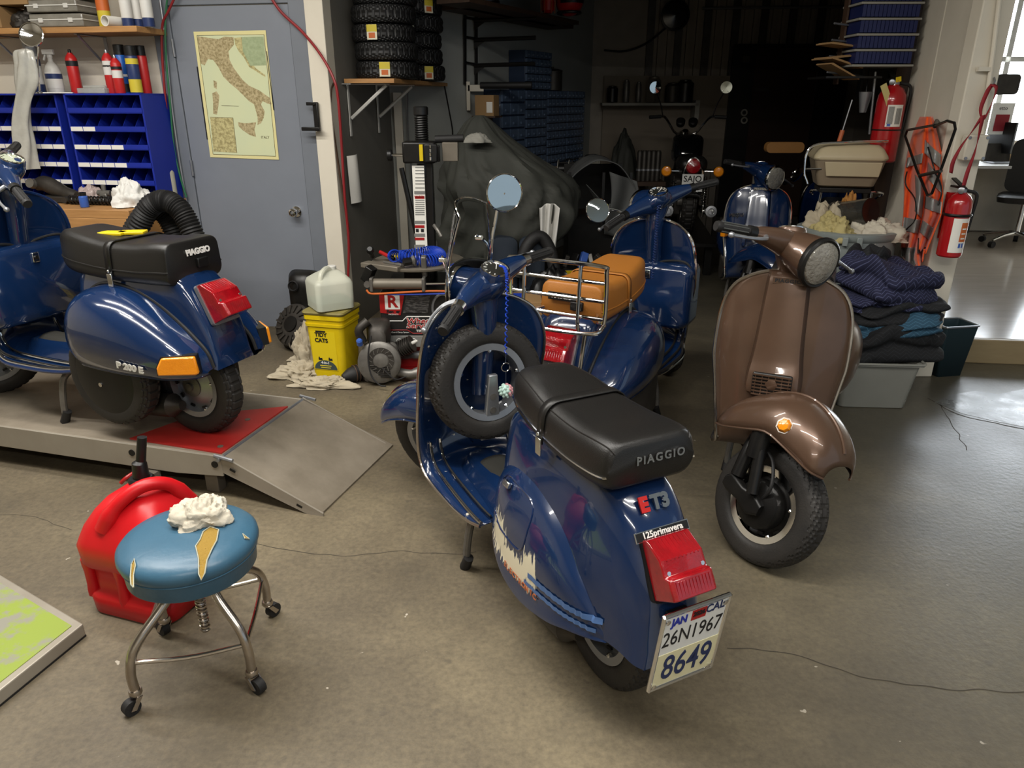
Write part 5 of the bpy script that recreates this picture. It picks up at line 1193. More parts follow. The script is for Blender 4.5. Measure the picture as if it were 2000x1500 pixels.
# paper, iron strip and cables on the partition
PN = side(W0, W1)
def PWp(px, py, off=.0): return PL(px, py, W0+PN*off, PN)
b = MB(); q = [PWp(677, 305, .02), PWp(697, 300, .06), PWp(707, 392, .05), PWp(686, 398, .02)]
b.grid(lambda u_, v_: (q[0]*(1-u_)+q[1]*u_)*(1-v_)+(q[3]*(1-u_)+q[2]*u_)*v_+PN*.02*math.sin(PI*u_), 8, 8); b.build('wall_paper_sheet', 'paper', None, label='blank white sheet pinned to the grey partition', cat='paper')
b = MB(); b.tube(cr([P(652, 163, 4.84), P(646, 180, 4.8), P(648, 230, 4.8), P(662, 330, 4.8), P(676, 420, 4.8), P(683, 455, 4.8)], 30), .008, 6); b.build('iron_strip', 'dark_wood', None, label='dark bent iron strip beside the red hose on the partition', cat='strip')
tc_ = P(781, 300, 5.86)
t8 = seg('trim_8', 'cream', P(774, 300, 5.86).xy.to_3d(), P(789, 300, 5.90).xy.to_3d(), 0, 1.55, .04, (0, -1, 0))
for k, (pts, r_, lb_) in enumerate((([(796, 170, 5.95), (797, 260, 5.95), (803, 330, 5.95), (806, 440, 5.95)], .006, 'grey conduit beside the pale post under the tyre shelf'), ([(868, 168, 6.1), (876, 210, 6.1), (884, 258, 6.1), (880, 275, 6.1)], .006, 'thin black cable hanging behind the tyre changer'))):
    MB().tube(cr([P(*q) for q in pts], 20), r_, 6).build('wall_cable', ('silver', 'black_metal')[k], None, label=lb_, cat='cable')

# ================================================================ tyre changer
TY = 4.02
def tp(px, py, dy=0): return P(px, py, TY+dy)
tcx = tp(745, 640).x; tx = thing('tyre_changer', 'black and red tyre changing machine with wheel service panel', 'machine', (tcx, TY, 0))
def TL(px, py, dy=0): return tp(px, py, dy)-Vector((tcx, TY, 0))
mat('panel_black', '#1c1b1b', .35, c2='#2a2928', ns=8); mat('panel_red', '#a51d1d', .35); mat('panel_grey', '#7d7c78', .5, c2='#6a6965', ns=6)
zt_, zm_, zl_ = TL(745, 572).z, TL(745, 655).z, TL(745, 676).z
MB().box((.30, .27, (zt_+zl_)/2), (.60, .54, zt_-zl_)).build('cabinet', 'panel_black', tx, bevel=.006)
MB().box((.33, .27, zl_/2+.01), (.50, .46, zl_-.02)).build('base', 'panel_red', tx, bevel=.006)
MB().box((.30, .25, .012), (.56, .5, .024)).build('base_plate', 'panel_red', tx)
FR = frame((0, -.004, 0), (1, 0, 0), (0, 0, 1))
def face(poly, lay, nm, m_): return MB().prism(poly, FR @ Matrix.Translation((0, 0, -.003+lay*.0012)), .002).build(nm, m_, tx, smooth=False)
H_ = zt_-zm_
face([(.0, zt_-.115), (.115, zt_-.13), (.145, zt_), (0, zt_)], 1, 'red_panel', 'panel_red')
face([(.03, zt_-.095), (.115, zt_-.095), (.115, zt_-.012), (.03, zt_-.012)], 2, 'logo_field', 'white_letter')
text('R', .095, 'panel_red', tx, FR @ Matrix.Translation((.072, zt_-.052, .002)), .001, bold=.003)
text('Ran  er', .026, 'black_letter', tx, FR @ Matrix.Translation((.075, zt_-.108, .0005)), .001, bold=.0012)
text('PRODUCTS', .011, 'white_letter', tx, FR @ Matrix.Translation((.075, zt_-.125, .0005)), .001)
face([(.0, zm_+.005), (.60, zm_+.005), (.60, zm_+.11), (.15, zm_+.11), (.125, zm_+.085), (0, zm_+.085)], 1, 'black_panel', 'panel_black')
for a, c in (((0, zm_+.088), (.125, zm_+.088)), ((.125, zm_+.088), (.15, zm_+.114)), ((.15, zm_+.114), (.6, zm_+.114))): MB().tube([FR @ Vector((a[0], a[1], .001)), FR @ Vector((c[0], c[1], .001))], .003, 6).build('panel_line', 'white_letter', tx)
for a, c in (((0.05, zm_+.034), (.15, zm_+.034)), ((.15, zm_+.034), (.18, zm_+.014)), ((.18, zm_+.014), (.6, zm_+.014))): MB().tube([FR @ Vector((a[0], a[1], .001)), FR @ Vector((c[0], c[1], .001))], .002, 6).build('panel_line', 'panel_red', tx)
for dz, tx_ in ((.088, 'Wheel'), (.058, 'Service')):
    text(tx_, .043, 'white_letter', tx, FR @ Matrix.Translation((.145, zm_+dz, .0005)), .001, bold=.0022, align='LEFT', wide=1.25, shear=.15)
    text(tx_, .043, 'panel_red', tx, FR @ Matrix.Translation((.145, zm_+dz, .0022)), .001, bold=.0005, align='LEFT', wide=1.25, shear=.15)
text('TIRE CHANGER', .018, 'white_letter', tx, FR @ Matrix.Translation((.20, zm_+.028, .0005)), .0006, bold=.0005, align='LEFT', wide=1.2)
text('nGuard Clamp System', .012, 'white_letter', tx, FR @ Matrix.Translation((.05, zm_+.02, .0005)), .0006, align='LEFT')
# printed tyre tread picture
mat('print_tyre', '#2c2b2b', .4, c2='#5a5856', ns=26, na=.9, stretch=(1, 1, 5), thresh=(.48, .55))
face([(.13, zm_+.135), (.27, zm_+.135), (.29, zt_-.01), (.155, zt_-.005)], 1, 'tread_print', 'print_tyre')
MB().tube([FR @ Vector((.36+.06*math.cos(t), zm_+.16+.085*math.sin(t), .001)) for t in np.linspace(.2, 3.4, 20)], .008, 6).build('wheel_print', 'silver', tx)
MB().box((.36, -.005, (zm_+zl_)/2), (.66, .02, zm_-zl_)).build('control_strip', 'panel_grey', tx, bevel=.002)
for k in range(3):
    c = (.10+k*.085, -.016, (zm_+zl_)/2+.004); MB().lathe([(.016, 0), (.016, .002), (.012, .002), (.012, .0)], c, (0, -1, 0), 20, cap=False).build('control_icon', 'white_letter', tx); MB().lathe([(.006, .0), (.006, .004)], c, (0, -1, 0), 12).build('control_icon', 'white_letter', tx)
# turntable, cylinder, clamps
zt2 = TL(790, 528).z
MB().lathe([(.05, zt2-.10), (.06, zt2-.03), (.24, zt2-.014), (.27, zt2-.004), (.272, zt2+.006), (.265, zt2+.010), (.05, zt2+.012), (.04, zt2+.016)], (.20, .24, 0), n=48).build('turntable', 'grey_metal', tx)
MB().box((.2, .24, zt_+(zt2-zt_)*.4), (.16, .16, (zt2-zt_)*.8)).build('turntable_column', 'black_metal', tx, bevel=.01)
MB().box((.02, .05, zt2+.012), (.26, .07, .03), (0, 0, -.5)).build('clamp_slide', 'grey_metal', tx, bevel=.005)
MB().box((-.05, -.0, zt2-.02), (.05, .06, .09), (0, .5, -.4)).build('clamp_jaw', 'black_metal', tx, bevel=.006)
MB().box((.26, .02, zt2+.02), (.03, .04, .12), (.2, 0, 0)).build('clamp_jaw', 'alloy', tx, bevel=.006)
zc_ = TL(780, 552).z
MB().cyl((-.03, -.03, zc_), (.26, -.03, zc_), .03, n=22).build('air_cylinder', 'grey_metal', tx); MB().cyl((.26, -.03, zc_), (.62, -.03, zc_+.005), .007, n=10).build('cylinder_rod', 'chrome', tx)
for x in (-.03, .26): MB().box((x, -.03, zc_), (.018, .07, .075)).build('cylinder_cap', 'alloy', tx, bevel=.003)
MB().cyl((-.055, -.05, zc_), (-.055, -.01, zc_), .018, n=14).build('cylinder_eye', 'alloy', tx)
MB().tube(cr([(-.06, -.05, zc_-.03), (-.03, -.055, zc_-.05), (.1, -.055, zc_-.045), (.3, -.055, zc_-.035), (.5, -.05, zc_-.04)], 24), .006, 8).build('orange_hose', 'can_orange', tx)
MB().tube(cr([(.05, -.05, zc_-.055), (.2, -.05, zc_-.055), (.4, -.05, zc_-.05)], 24), .005, 8).build('blue_hose', 'hose_blue', tx)
MB().box((.05, .02, zt_+.015), (.06, .05, .05)).build('hose_union', 'black_metal', tx, bevel=.004)
# post with head
PY = .42
pc = TL(839, 470, PY); pt = TL(839, 318, PY)
MB().box((pc.x, PY, (pt.z+zt_)/2), (.075, .075, pt.z-zt_+.02)).build('post', 'black_metal', tx, bevel=.006)
lx0, lx1 = TL(808, 400, PY-.06).x, TL(831, 400, PY-.06).x
lp_ = MB().box(((lx0+lx1)/2, PY-.05, (TL(820, 322, PY).z+TL(820, 482, PY).z)/2), (lx1-lx0, .012, TL(820, 322, PY).z-TL(820, 482, PY).z)).build('label_plate', 'paper', tx)
def lab(px0, px1, py0, py1, m_): a = TL(px0, py0, PY-.057); c = TL(px1, py1, PY-.057); return MB().box(((a.x+c.x)/2, PY-.0575, (a.z+c.z)/2), (abs(c.x-a.x), .002, abs(a.z-c.z))).build('label_print', m_, lp_)
for py in (384, 390, 394, 398, 402, 406, 410, 414, 418, 326, 332, 338, 346, 352, 358, 366): lab(811, 829, py, py+1.6, 'label_grey') if mat('label_grey', '#8a8a86', .6) else None
for py in (383, 440, 464): lab(810, 829, py, py+5, 'panel_red')
for py in (373, 431, 456, 478): lab(809, 830, py, py+6, 'panel_grey')
for x in (812, 822): lab(x, x+6, 447, 453, 'black_letter')
text('CAUTION', .013, 'panel_red', lp_, frame((lx0+.035, PY-.0592, TL(820, 381, PY).z), (1, 0, 0), (0, 0, 1)), .0003)
hb = TL(820, 297, PY-.02)
MB().box((hb.x-.0, PY-.02, hb.z), (.19, .12, .12)).build('head_block', 'black_metal', tx, bevel=.012)
MB().box((hb.x+.07, PY-.085, hb.z-.002), (.075, .02, .10)).build('head_face', 'black_plastic', tx, bevel=.006)
for k in range(4): MB().lathe([(.007-.001*k, 0), (.007, .018)], (hb.x+.07, PY-.096, hb.z-.04+k*.022), (0, 0, 1), 10).build('fitting', 'chrome', tx)
MB().box((hb.x+.015, PY-.083, hb.z), (.02, .01, .09)).build('warning_strip', 'yellow', tx)
st0, st1 = TL(831, 278, PY).z, TL(831, 228, PY).z
MB().cyl((pc.x-.02, PY, hb.z), (pc.x-.02, PY, TL(831, 212, PY).z), .028, n=20).build('spindle', 'black_metal', tx)
MB().tube([Vector((pc.x-.02+.034*math.cos(t), PY+.034*math.sin(t), st0+(st1-st0)*t/(2*PI*11))) for t in np.linspace(0, 2*PI*11, 11*14)], .006, 6).build('spring', 'black_metal', tx)
MB().lathe([(.036, 0), (.042, .006), (.042, .045), (.036, .05)], (pc.x-.02, PY, TL(831, 226, PY).z), n=24).build('spindle_cap', 'black_plastic', tx)
MB().cyl((pc.x-.02, PY-.01, TL(831, 345, PY).z), (pc.x-.02, PY-.01, hb.z-.05), .036, n=18).build('lower_spindle', 'black_metal', tx)
kx = TL(761, 303, PY-.02)
MB().cyl((kx.x, PY-.02, kx.z), (hb.x-.09, PY-.02, kx.z), .008, n=10).build('knob_shaft', 'chrome', tx)
MB().tr(Matrix.Translation((kx.x, PY-.02, kx.z))).lathe([(.03, -.014), (.033, -.01), (.033, .01), (.03, .014)], (0, 0, 0), (1, 0, 0), 12).build('star_knob', 'black_plastic', tx)
MB().tube([TL(784, 328, PY-.03), TL(818, 478, PY-.03)], .015, 8).build('side_lever', 'black_metal', tx)
MB().tube(cr([TL(848, 440, PY-.05), TL(855, 450, PY-.08), TL(862, 462, PY-.09)], 8), .012, 8).build('duck_head', 'alloy', tx)
MB().tube([TL(850, 272, PY), TL(905, 270, PY)], .022, 12).build('horizontal_arm', 'rubber', tx)
MB().box(TL(880, 296, PY), (.09, .07, .105)).build('junction_box', 'grey_metal', tx, bevel=.004)
MB().box(TL(854, 300, PY-.02), (.03, .03, .09)).build('valve', 'black_metal', tx, bevel=.004)
# blue coil hose lying on top of the machine
b = MB(); ctr = tp(815, 508, .12); ctr.z = zt2+.055; pts = []
for i in range(900):
    t = i/899; a = R(200)-t*R(330)*1.0
    C_ = Vector((.105*math.cos(a)*1.25, .075*math.sin(a), .012*math.sin(a*2))); w_ = 2*PI*46*t
    rad = Vector((math.cos(a), math.sin(a), 0)); pts.append(ctr+C_+rad*.034*math.cos(w_)+Vector((0, 0, .034))*math.sin(w_))
b.tube(pts, .0038, 5).build('coiled_air_hose', 'hose_blue', None, label='bright blue coiled air hose on top of the tyre changer', cat='hose')
# hand tools on the turntable
def tool(name, label, cat, p0, p1, r_, m_, headm=None):
    t = thing(name, label, cat, p0); d_ = p1-p0; MB().tube([d_*0, d_*.6], r_, 10).build('handle', m_, t); MB().tube([d_*.6, d_*.8, d_], [r_*.8, r_*1.5, r_*.9], 10).build('tool_head', headm or 'alloy', t); return t
zz = zt2+.032
def tq(px, py, z=zz): p = G(px, py, z); return p
tool('air_gun', 'red handled air gun lying across the turntable edge', 'tool', tq(742, 492, zz+.03), tq(770, 506), .011, 'red_paint', 'black_metal')
tool('ratchet', 'chrome ratchet wrench on the turntable', 'tool', tq(750, 512), tq(785, 518), .008, 'alloy')
tool('impact_wrench', 'black impact wrench lying by the blue coil hose', 'tool', tq(788, 512, zz+.015), tq(812, 508, zz+.02), .022, 'black_metal')
tool('tyre_lever', 'yellow handled lever on the turntable', 'tool', tq(765, 500), tq(790, 505), .009, 'yellow')
tool('bead_tool', 'black bead lifting tool standing at the turntable left edge', 'tool', tq(727, 500), tq(722, 486, zz+.06), .016, 'black_plastic', 'black_plastic')

# ================================================================ bucket, jug, rags, engines
BK = G(652, 742); BK.y += .10
bk = thing('bucket', 'square yellow litter bucket standing by the grey door', 'bucket', (BK.x, BK.y, 0), R(-14))
bh = .40
MB().loft([rr2(z, w_, w_, .03) for z, w_ in ((0, .095), (.005, .10), (bh*.8, .113), (bh*.8, .119), (bh*.84, .12), (bh*.84, .115), (bh*.9, .117), (bh*.9, .122), (bh*.96, .122), (bh*.96, .118), (bh, .118))]).build('bucket_body', 'yellow', bk, ang=40)
MB().loft([rr2(z, w_, w_, .03) for z, w_ in ((bh-.012, .124), (bh-.002, .128), (bh+.006, .124), (bh+.006, .10))]).build('lid', 'lid_grime', bk, ang=40) if mat('lid_grime', '#8d803c', .6, c2='#5d573f', ns=9, na=.8) else None
lf = frame((-.012, -.1075, .19), (1, 0, 0), (0, -.036, 1))
MB().prism([(-.075, -.13), (.075, -.13), (.075, .10), (-.075, .10)], lf, .0015).build('front_label', 'label_yellow', bk, smooth=False) if mat('label_yellow', '#d9bf1c', .35) else None
text('TIDY\nCATS', .033, 'black_letter', bk, lf @ Matrix.Translation((-.01, .065, .003)), .0004, bold=.0012)
MB().prism([(.07*math.cos(t), .055*math.sin(t)) for t in np.linspace(0, PI, 16)], lf @ Matrix.Translation((0, -.125, .002)), .001).build('label_arch', 'arch_grey', bk, smooth=False) if mat('arch_grey', '#3c4a4a', .4) else None
text('4-in-1', .022, 'white_letter', bk, lf @ Matrix.Translation((0, -.085, .004)), .0003, bold=.0005)
for k in range(2): MB().box(lf @ Vector((0, -.103-.012*k, .0035)), (.07-.01*k, .001, .005)).build('label_line', 'can_yellow', bk)
for x in (-.028, .034):
    MB().prism([(x-.012, 0), (x+.012, 0), (x+.01, .014), (x+.004, .012), (x-.002, .012), (x-.008, .022), (x-.012, .012)], lf @ Matrix.Translation((0, -.07, .002)), .001).build('cat_print', 'black_letter', bk, smooth=False)
MB().box(lf @ Vector((-.01, .102, .0025)), (.06, .002, .008)).build('label_line', 'black_letter', bk)
jg = thing('jug', 'translucent square jug with green fluid on the yellow bucket', 'jug', (BK.x-.0, BK.y-.01, bh+.009), R(32))
MB().loft([rr2(z, w_, w_, r_, cx, cx) for z, w_, r_, cx in ((0, .098, .03, 0), (.006, .106, .03, 0), (.145, .108, .03, 0), (.165, .10, .03, 0), (.185, .075, .03, .01), (.20, .05, .025, .02), (.205, .04, .02, .02))]).build('jug_body', 'jug_plastic', jg, ang=50) if mat('jug_plastic', '#dcdccb', .3, c2='#cfd0bd', ns=4, alpha=.6) else None
MB().loft([rr2(z, w_, w_, .03) for z, w_ in ((.004, .10), (.008, .1035), (.045, .1045), (.046, .10))]).build('fluid', 'coolant', jg) if mat('coolant', '#3d7262', .2) else None
MB().lathe([(.024, .20), (.026, .205), (.026, .222), (.022, .225)], (.035, .035, 0), n=22).build('cap', 'white_plastic', jg)
MB().tube(cr([(-.07, -.07, .165), (-.055, -.055, .205), (-.01, -.01, .222), (.02, .02, .205)], 14), .014, 10).build('handle', 'jug_plastic', jg)

def engine(name, label, loc, rz, tilt=0, fan=True, sc_=1., dark='dirty_metal', body='alloy'):
    t = thing(name, label, 'engine', loc, rz); t.rotation_euler = (tilt, 0, rz); t.scale = (sc_,)*3
    b = MB(); b.loft([rrect(y, zt, zb, hw, .05) for y, zt, zb, hw in ((-.03, .24, .03, .10), (.0, .27, .0, .12), (.10, .26, .0, .115), (.15, .2, .02, .09))]); b.build('crankcase', body, t, ang=50)
    b = MB(); b.lathe([(.0, .0), (.13, .0), (.14, -.012), (.138, -.05), (.12, -.062), (.06, -.066), (.0, -.066)], (0, -.03, .15), (0, 1, 0), 44); fc = b.build('fan_cowl', body, t, ang=40)
    if fan:
        MB().lathe([(.05, .0), (.085, .0), (.085, -.004), (.05, -.004), (.05, 0)], (.012, -.094, .165), (0, 1, 0), 36, cap=False).build('fan_ring', dark, fc)
        for k in range(14):
            a = 2*PI*k/14; MB().box((.012+.068*math.cos(a), -.099, .165+.068*math.sin(a)), (.03, .004, .004), (0, -a+.5, 0)).build('fan_blade', body, fc)
        MB().lathe([(.0, 0), (.045, 0), (.045, -.008), (.02, -.012), (0, -.012)], (.012, -.094, .165), (0, 1, 0), 28).build('fan_hub', body, fc)
        for k in range(6): MB().box((-.0+.008*k, -.098, .125-.014*k), (.13-.012*k, .004, .006), (0, .12, 0)).build('cowl_slot', 'black_metal', fc)
    else:
        for k in range(16):
            a = 2*PI*k/16; MB().box((.10*math.cos(a), -.098, .15+.10*math.sin(a)), (.05, .012, .012), (0, -a+.3, 0)).build('cooling_fin', body, fc)
        MB().lathe([(.0, 0), (.05, 0), (.05, -.012), (0, -.014)], (0, -.094, .15), (0, 1, 0), 24).build('fan_hub', dark, fc)
    cy = []
    for k in range(8): MB().lathe([(.055, 0), (.058, .003), (.055, .006)], Vector((.11, .06, .20))+Vector((.75, -.2, .35)).normalized()*(.0+.016*k), (.75, -.2, .35), 24).build('cylinder_fin', dark, t)
    MB().cyl(Vector((.09, .06, .19)), Vector((.20, .03, .245)), .04, n=20).build('cylinder', dark, t)
    MB().lathe([(.012, 0), (.012, .02), (.007, .045)], Vector((.21, .03, .25)), (.75, -.2, .35), 10).build('spark_plug', 'white_plastic', t)
    MB().tube(cr([(.12, -.02, .07), (.2, -.05, .06), (.27, -.04, .075)], 10), [.03, .028, .028, .03, .03, .03, .034, .036, .036, .03], 16).build('gear_arm', body, t)
    MB().cyl((.27, -.08, .07), (.27, -.0, .07), .034, n=20).build('bush_eye', body, t); MB().cyl((.27, -.083, .07), (.27, -.07, .07), .018, n=16).build('bush_bore', 'black_metal', t)
    return t
E1p = G(738, 762)
en = engine('scooter_engine', 'alloy scooter engine with round fan cowl right of the yellow bucket', (E1p.x, E1p.y+.12, .0), R(6), R(-8), sc_=.86)
b = MB(); b.loft([rrect(y, zt, zb, hw, .04) for y, zt, zb, hw in ((-.08, .36, .25, .05), (-.02, .41, .25, .075), (.08, .42, .26, .075), (.14, .38, .27, .05))]); b.build('intake_cover', 'dirty_metal', en, ang=50)
MB().tube(cr([(-.10, -.03, .28), (-.12, -.06, .36), (-.06, -.05, .42)], 10), .028, 14).build('intake_duct', 'dirty_metal', en)
MB().lathe([(.02, 0), (.02, .035), (.012, .045)], (-.115, -.09, .275), (0, -.6, .8), 14).build('blue_cap', 'can_blue2', en)
MB().tube(cr([(-.04, -.1, .33), (-.065, -.12, .2), (-.05, -.14, .08), (.0, -.16, .02), (.04, -.17, .012)], 20), .005, 8).build('cable', 'rubber', en)
MB().tube(cr([(.02, -.12, .12), (.1, -.14, .05), (.17, -.12, .06)], 14), .004, 8).build('cable', 'rubber', en)
ep = thing('exhaust_pipe', 'short bent chrome exhaust stub leaning on the engine', 'pipe', G(810, 735)); MB().tube(cr([(-.14, .12, .10), (-.07, .10, .085), (-.0, .09, .10), (.06, .09, .10)], 14), [.016]*8+[.026]*6, 14).build('pipe', 'silver', ep); MB().cyl((.055, .09, .1), (.062, .09, .1), .03, n=16).build('flange', 'alloy', ep)
E2p = G(562, 700)
en2 = engine('scooter_engine', 'greasy dark scooter engine heap against the grey door', (E2p.x, E2p.y+.16, 0), R(-30), R(-30), fan=False, dark='black_metal', body='dirty_metal')
ac = thing('engine_cowling', 'black plastic engine cowling leaning on the dark engine', 'cowling', G(600, 690)+Vector((-.04, .22, 0)), R(-10))
b = MB(); b.loft([rrect(y, zt, zb, hw, .06) for y, zt, zb, hw in ((-.08, .40, .24, .03), (-.06, .46, .22, .075), (.0, .49, .15, .10), (.08, .47, .1, .10), (.12, .4, .12, .06))]); b.build('cowl_shell', 'black_metal', ac, ang=50)
MB().lathe([(.03, 0), (.036, .004), (.03, .012), (.024, .0)], (-.03, -.085, .40), (0, -1, .2), 20, cap=False).build('cable_port', 'rubber', ac); MB().loft([rrect(y, .16, .0, .06, .03) for y in (-.04, .08)]).build('cowl_foot', 'black_metal', ac)
cyl_ = thing('engine_cylinder', 'finned black engine cylinder on end between engine and bucket', 'engine part', G(600, 710)+Vector((-.01, .1, 0)))
for k in range(10): MB().lathe([(.06, 0), (.062, .004), (.06, .008)], (0, 0, .02+.017*k), n=24).build('cylinder_fin', 'black_metal', cyl_)
MB().cyl((0, 0, 0), (0, 0, .2), .045, n=20).build('barrel', 'black_metal', cyl_)
pp = thing('pipe_stub', 'grey tube stub lying by the dark engine', 'pipe', G(583, 690)+Vector((0, .03, .055))); MB().lathe([(.04, -.05), (.042, .05), (.034, .052), (.034, -.04)], (0, 0, 0), (-.3, -1, .3), 24).build('tube_wall', 'grey_metal', pp)
rc = S('#b9ae98')
mat('rag_cream', '#b5aa94', .92, c2='#978b74', ns=8, na=.7, bump=.25, bs=400)
def rag(px, py, r_, seed, label, m_='rag_cream', dy=.05, **kw):
    g = G(px, py); return crumple('rag', (g.x, g.y+dy, .001), r_, m_, seed=seed, amp=.5, fs=9, nu=72, nv=34, label=label, cat='rag', group='rags around the yellow bucket', **kw)
rag(583, 738, (.13, .10, .06), 21, 'flat cream rag spread left of the yellow bucket')
rag(602, 705, (.09, .08, .19), 22, 'tall cream rag heap leaning on the yellow bucket left side', dy=.02)
rag(632, 757, (.15, .06, .045), 23, 'twisted cream rag along the front foot of the yellow bucket', dy=.02)
sh_ = thing('rubber_boot', 'brown ribbed rubber boot lying right of the yellow bucket', 'rubber boot', G(690, 752)+Vector((0, .05, 0)), .6)
MB().tube([(-.07, 0, .04), (-.03, 0, .045), (0, 0, .05), (.05, 0, .05), (.09, 0, .045)], [.02, .04, .045, .043, .03], 16).build('rubber_shell', 'rubber', sh_)
for k in range(4): MB().tube([Vector((.0+.02*k, .047*math.cos(t), .05+.047*math.sin(t))) for t in np.linspace(0, 2*PI, 20)[:-1]], .004, 6, closed=True).build('rib', 'dark_wood', sh_)
# ================================================================ dark alcove
mat('tarp', '#3c3d37', .75, c2='#2b2c27', ns=4, na=.7, bump=.12, bs=220)
mat('tarp_grey', '#4a4b4a', .8, c2='#3b3c3b', ns=4, na=.6)
TYc = 5.3
def tarp(name, rings, m_, label, cat, folds=9, amp=.10, seed=0, n=90, nz_=46, base=(0, 0, 0)):
    c = cr(rings, nz_); b = MB(); rr_ = []
    for i, (z, cx, cy, rx, ry) in enumerate(c):
        row = []
        t = i/(nz_-1)
        for k in range(n):
            a = 2*PI*k/n; p = Vector((math.cos(a)*1.6, math.sin(a)*1.6, z*2.2+seed)); p = p+noise.noise_vector(p)*.4
            w_ = 1+amp*t*math.sin(folds*a+3*noise.noise(p*.8)*2)+.16*noise.noise(p*1.0)+.11*(1-2*abs(noise.noise(p*2.1)))
            row.append((cx+rx*w_*math.cos(a), cy+ry*w_*math.sin(a), z+.03*t*noise.noise(p*1.4)))
        rr_.append(row)
    b.loft(rr_); return b.build(name, m_, None, ang=75, label=label, cat=cat)
tarp('motorcycle_cover', [(1.40, -.22, TYc, .03, .03), (1.36, -.22, TYc, .09, .08), (1.26, -.20, TYc, .17, .16), (1.14, -.14, TYc, .27, .26), (1.02, -.06, TYc, .38, .34), (.92, -.02, TYc, .45, .40), (.78, -.0, TYc, .45, .42), (.66, -.05, TYc, .43, .42), (.52, -.13, TYc, .37, .38), (.36, -.2, TYc, .30, .34), (.24, -.22, TYc, .26, .3)], 'tarp', 'dark olive motorcycle cover draped in heavy folds', 'cover')
pw = P(932, 270, 5.02); crumple('cover_lining', pw+Vector((0, .0, -.03)), (.085, .05, .055), 'lining', amp=.2, fs=5, seed=2, label='pale lining showing in a gap of the dark cover', cat='lining') if mat('lining', '#8d8b82', .85) else None
# padded dark panniers below, white cloth
pn = thing('pannier_bag', 'dark blue padded bag under the motorcycle cover', 'bag', (P(1015, 500, 4.85).x, 4.82, 0))
for x in (-.10, .08):
    MB().loft([rrect(y, zt, zb, hw, .05) for y, zt, zb, hw in ((-.06, .62, .14, .06), (-.04, .66, .1, .085), (.06, .66, .1, .085), (.08, .62, .14, .06))]).v
    b = MB(); b.loft([rrect(y, zt, zb, hw, .05) for y, zt, zb, hw in ((-.06, .62, .14, .06), (-.04, .66, .1, .085), (.06, .66, .1, .085), (.08, .62, .14, .06))]); b.v = [(q[0]+x, q[1], q[2]) for q in b.v]; b.build('padded_panel', 'denim', pn, ang=50) if mat('denim', '#1f2833', .8, bump=.1, bs=200) else None
    MB().tube([(x-.085, -.062, .42), (x+.085, -.062, .42)], .004, 6).build('seam', 'black_metal', pn)
MB().box((.04, -.075, .56), (.016, .01, .03)).build('zip_tab', 'chrome', pn)
cl = P(1072, 442, 4.9)
b = MB(); b.grid(lambda u_, v_: Vector((cl.x+(u_-.5)*(.135*(1-.35*v_)), cl.y-.03*math.sin(u_*14+v_*2)-.02*math.sin(u_*7), cl.z+.12-.24*v_-(.05*abs(u_-.62)*v_*3)+.03*math.sin(u_*3))), 40, 24); b.build('white_cloth', 'rag_white', None, ang=80, solid=.003, label='white cloth hanging below the dark motorcycle cover', cat='cloth')
# grey cover over a dark crate
gx0, gx1 = P(1108, 350, 5.6).x, P(1238, 350, 5.6).x; gz0, gz1 = P(1170, 440, 5.6).z, P(1170, 318, 5.6).z
cr_ = thing('covered_crate', 'black open crate under a grey cloth cover', 'crate', (gx0, 5.6, 0))
wdt = gx1-gx0
MB().box((wdt/2, .30, gz0*.5), (wdt*.9, .5, gz0)).build('plinth', 'black_metal', cr_)
for x in (.02, wdt*.55, wdt-.02): MB().box((x, .02, (gz0+gz1)/2-.04), (.02, .02, gz1-gz0-.06)).build('upright', 'black_metal', cr_)
MB().box((wdt/2, .55, (gz0+gz1)/2), (wdt*.95, .02, gz1-gz0-.1)).build('back_panel', 'black_metal', cr_)
def cov(u_, v_):
    x = wdt*(1.12*u_-.03); arch = math.sin(PI*min(1, max(0, u_*.92+.06)))**.55; zz_ = gz0+.12+(gz1-gz0-.10)*arch+.02*noise.noise(Vector((u_*5, v_*4, 3)))
    return Vector((x, -.03+.6*v_, zz_))
MB().grid(cov, 30, 14).build('cloth_cover', 'tarp_grey', cr_, ang=75, solid=.006)
MB().grid(lambda u_, v_: Vector((wdt*.62+wdt*.42*u_+.02*math.sin(v_*5), -.035-.03*math.sin(u_*6+v_*3), gz1-.06-(gz1-gz0+.06)*v_+(.06*(1-u_) if v_ > .5 else 0)-.07*u_*(1-v_))), 18, 18).build('cloth_flap', 'tarp_grey', cr_, ang=75, solid=.005)
MB().grid(lambda u_, v_: Vector((wdt*.30+.16*u_, -.01+.08*v_, gz1-.16-.16*u_-.10*v_*u_)), 10, 8).build('cloth_flap', 'tarp_grey', cr_, ang=75, solid=.004)
# crate of odds with yellow strip, hoses on the floor
yc = thing('tool_crate', 'black tool crate with a yellow strip behind the tan seat', 'crate', (P(1142, 500, 5.0).x, 5.0, 0))
MB().box((0, .14, .20), (.34, .28, .40)).build('crate_body', 'black_plastic', yc, bevel=.01); MB().box((0, -.004, .375), (.30, .01, .035)).build('yellow_strip', 'yellow', yc)
for k in range(5): MB().box((-.12+.06*k, .1+.02*(k % 2), .44), (.03, .05, .08+.02*(k % 3)), (.2*k, .3, k)).build('tool', ('dirty_metal', 'black_metal', 'can_blue2', 'alloy', 'dirty_metal')[k], yc, bevel=.003)
hp_ = P(1050, 510, 4.75)
MB().tube(cr([P(1010, 540, 4.7), P(1030, 480, 4.72), P(1055, 462, 4.75), P(1075, 490, 4.75), P(1085, 540, 4.72)], 30), .04, 16).build('rubber_hose', 'rubber', None, label='thick black hose arched behind the front scooter grip', cat='hose')
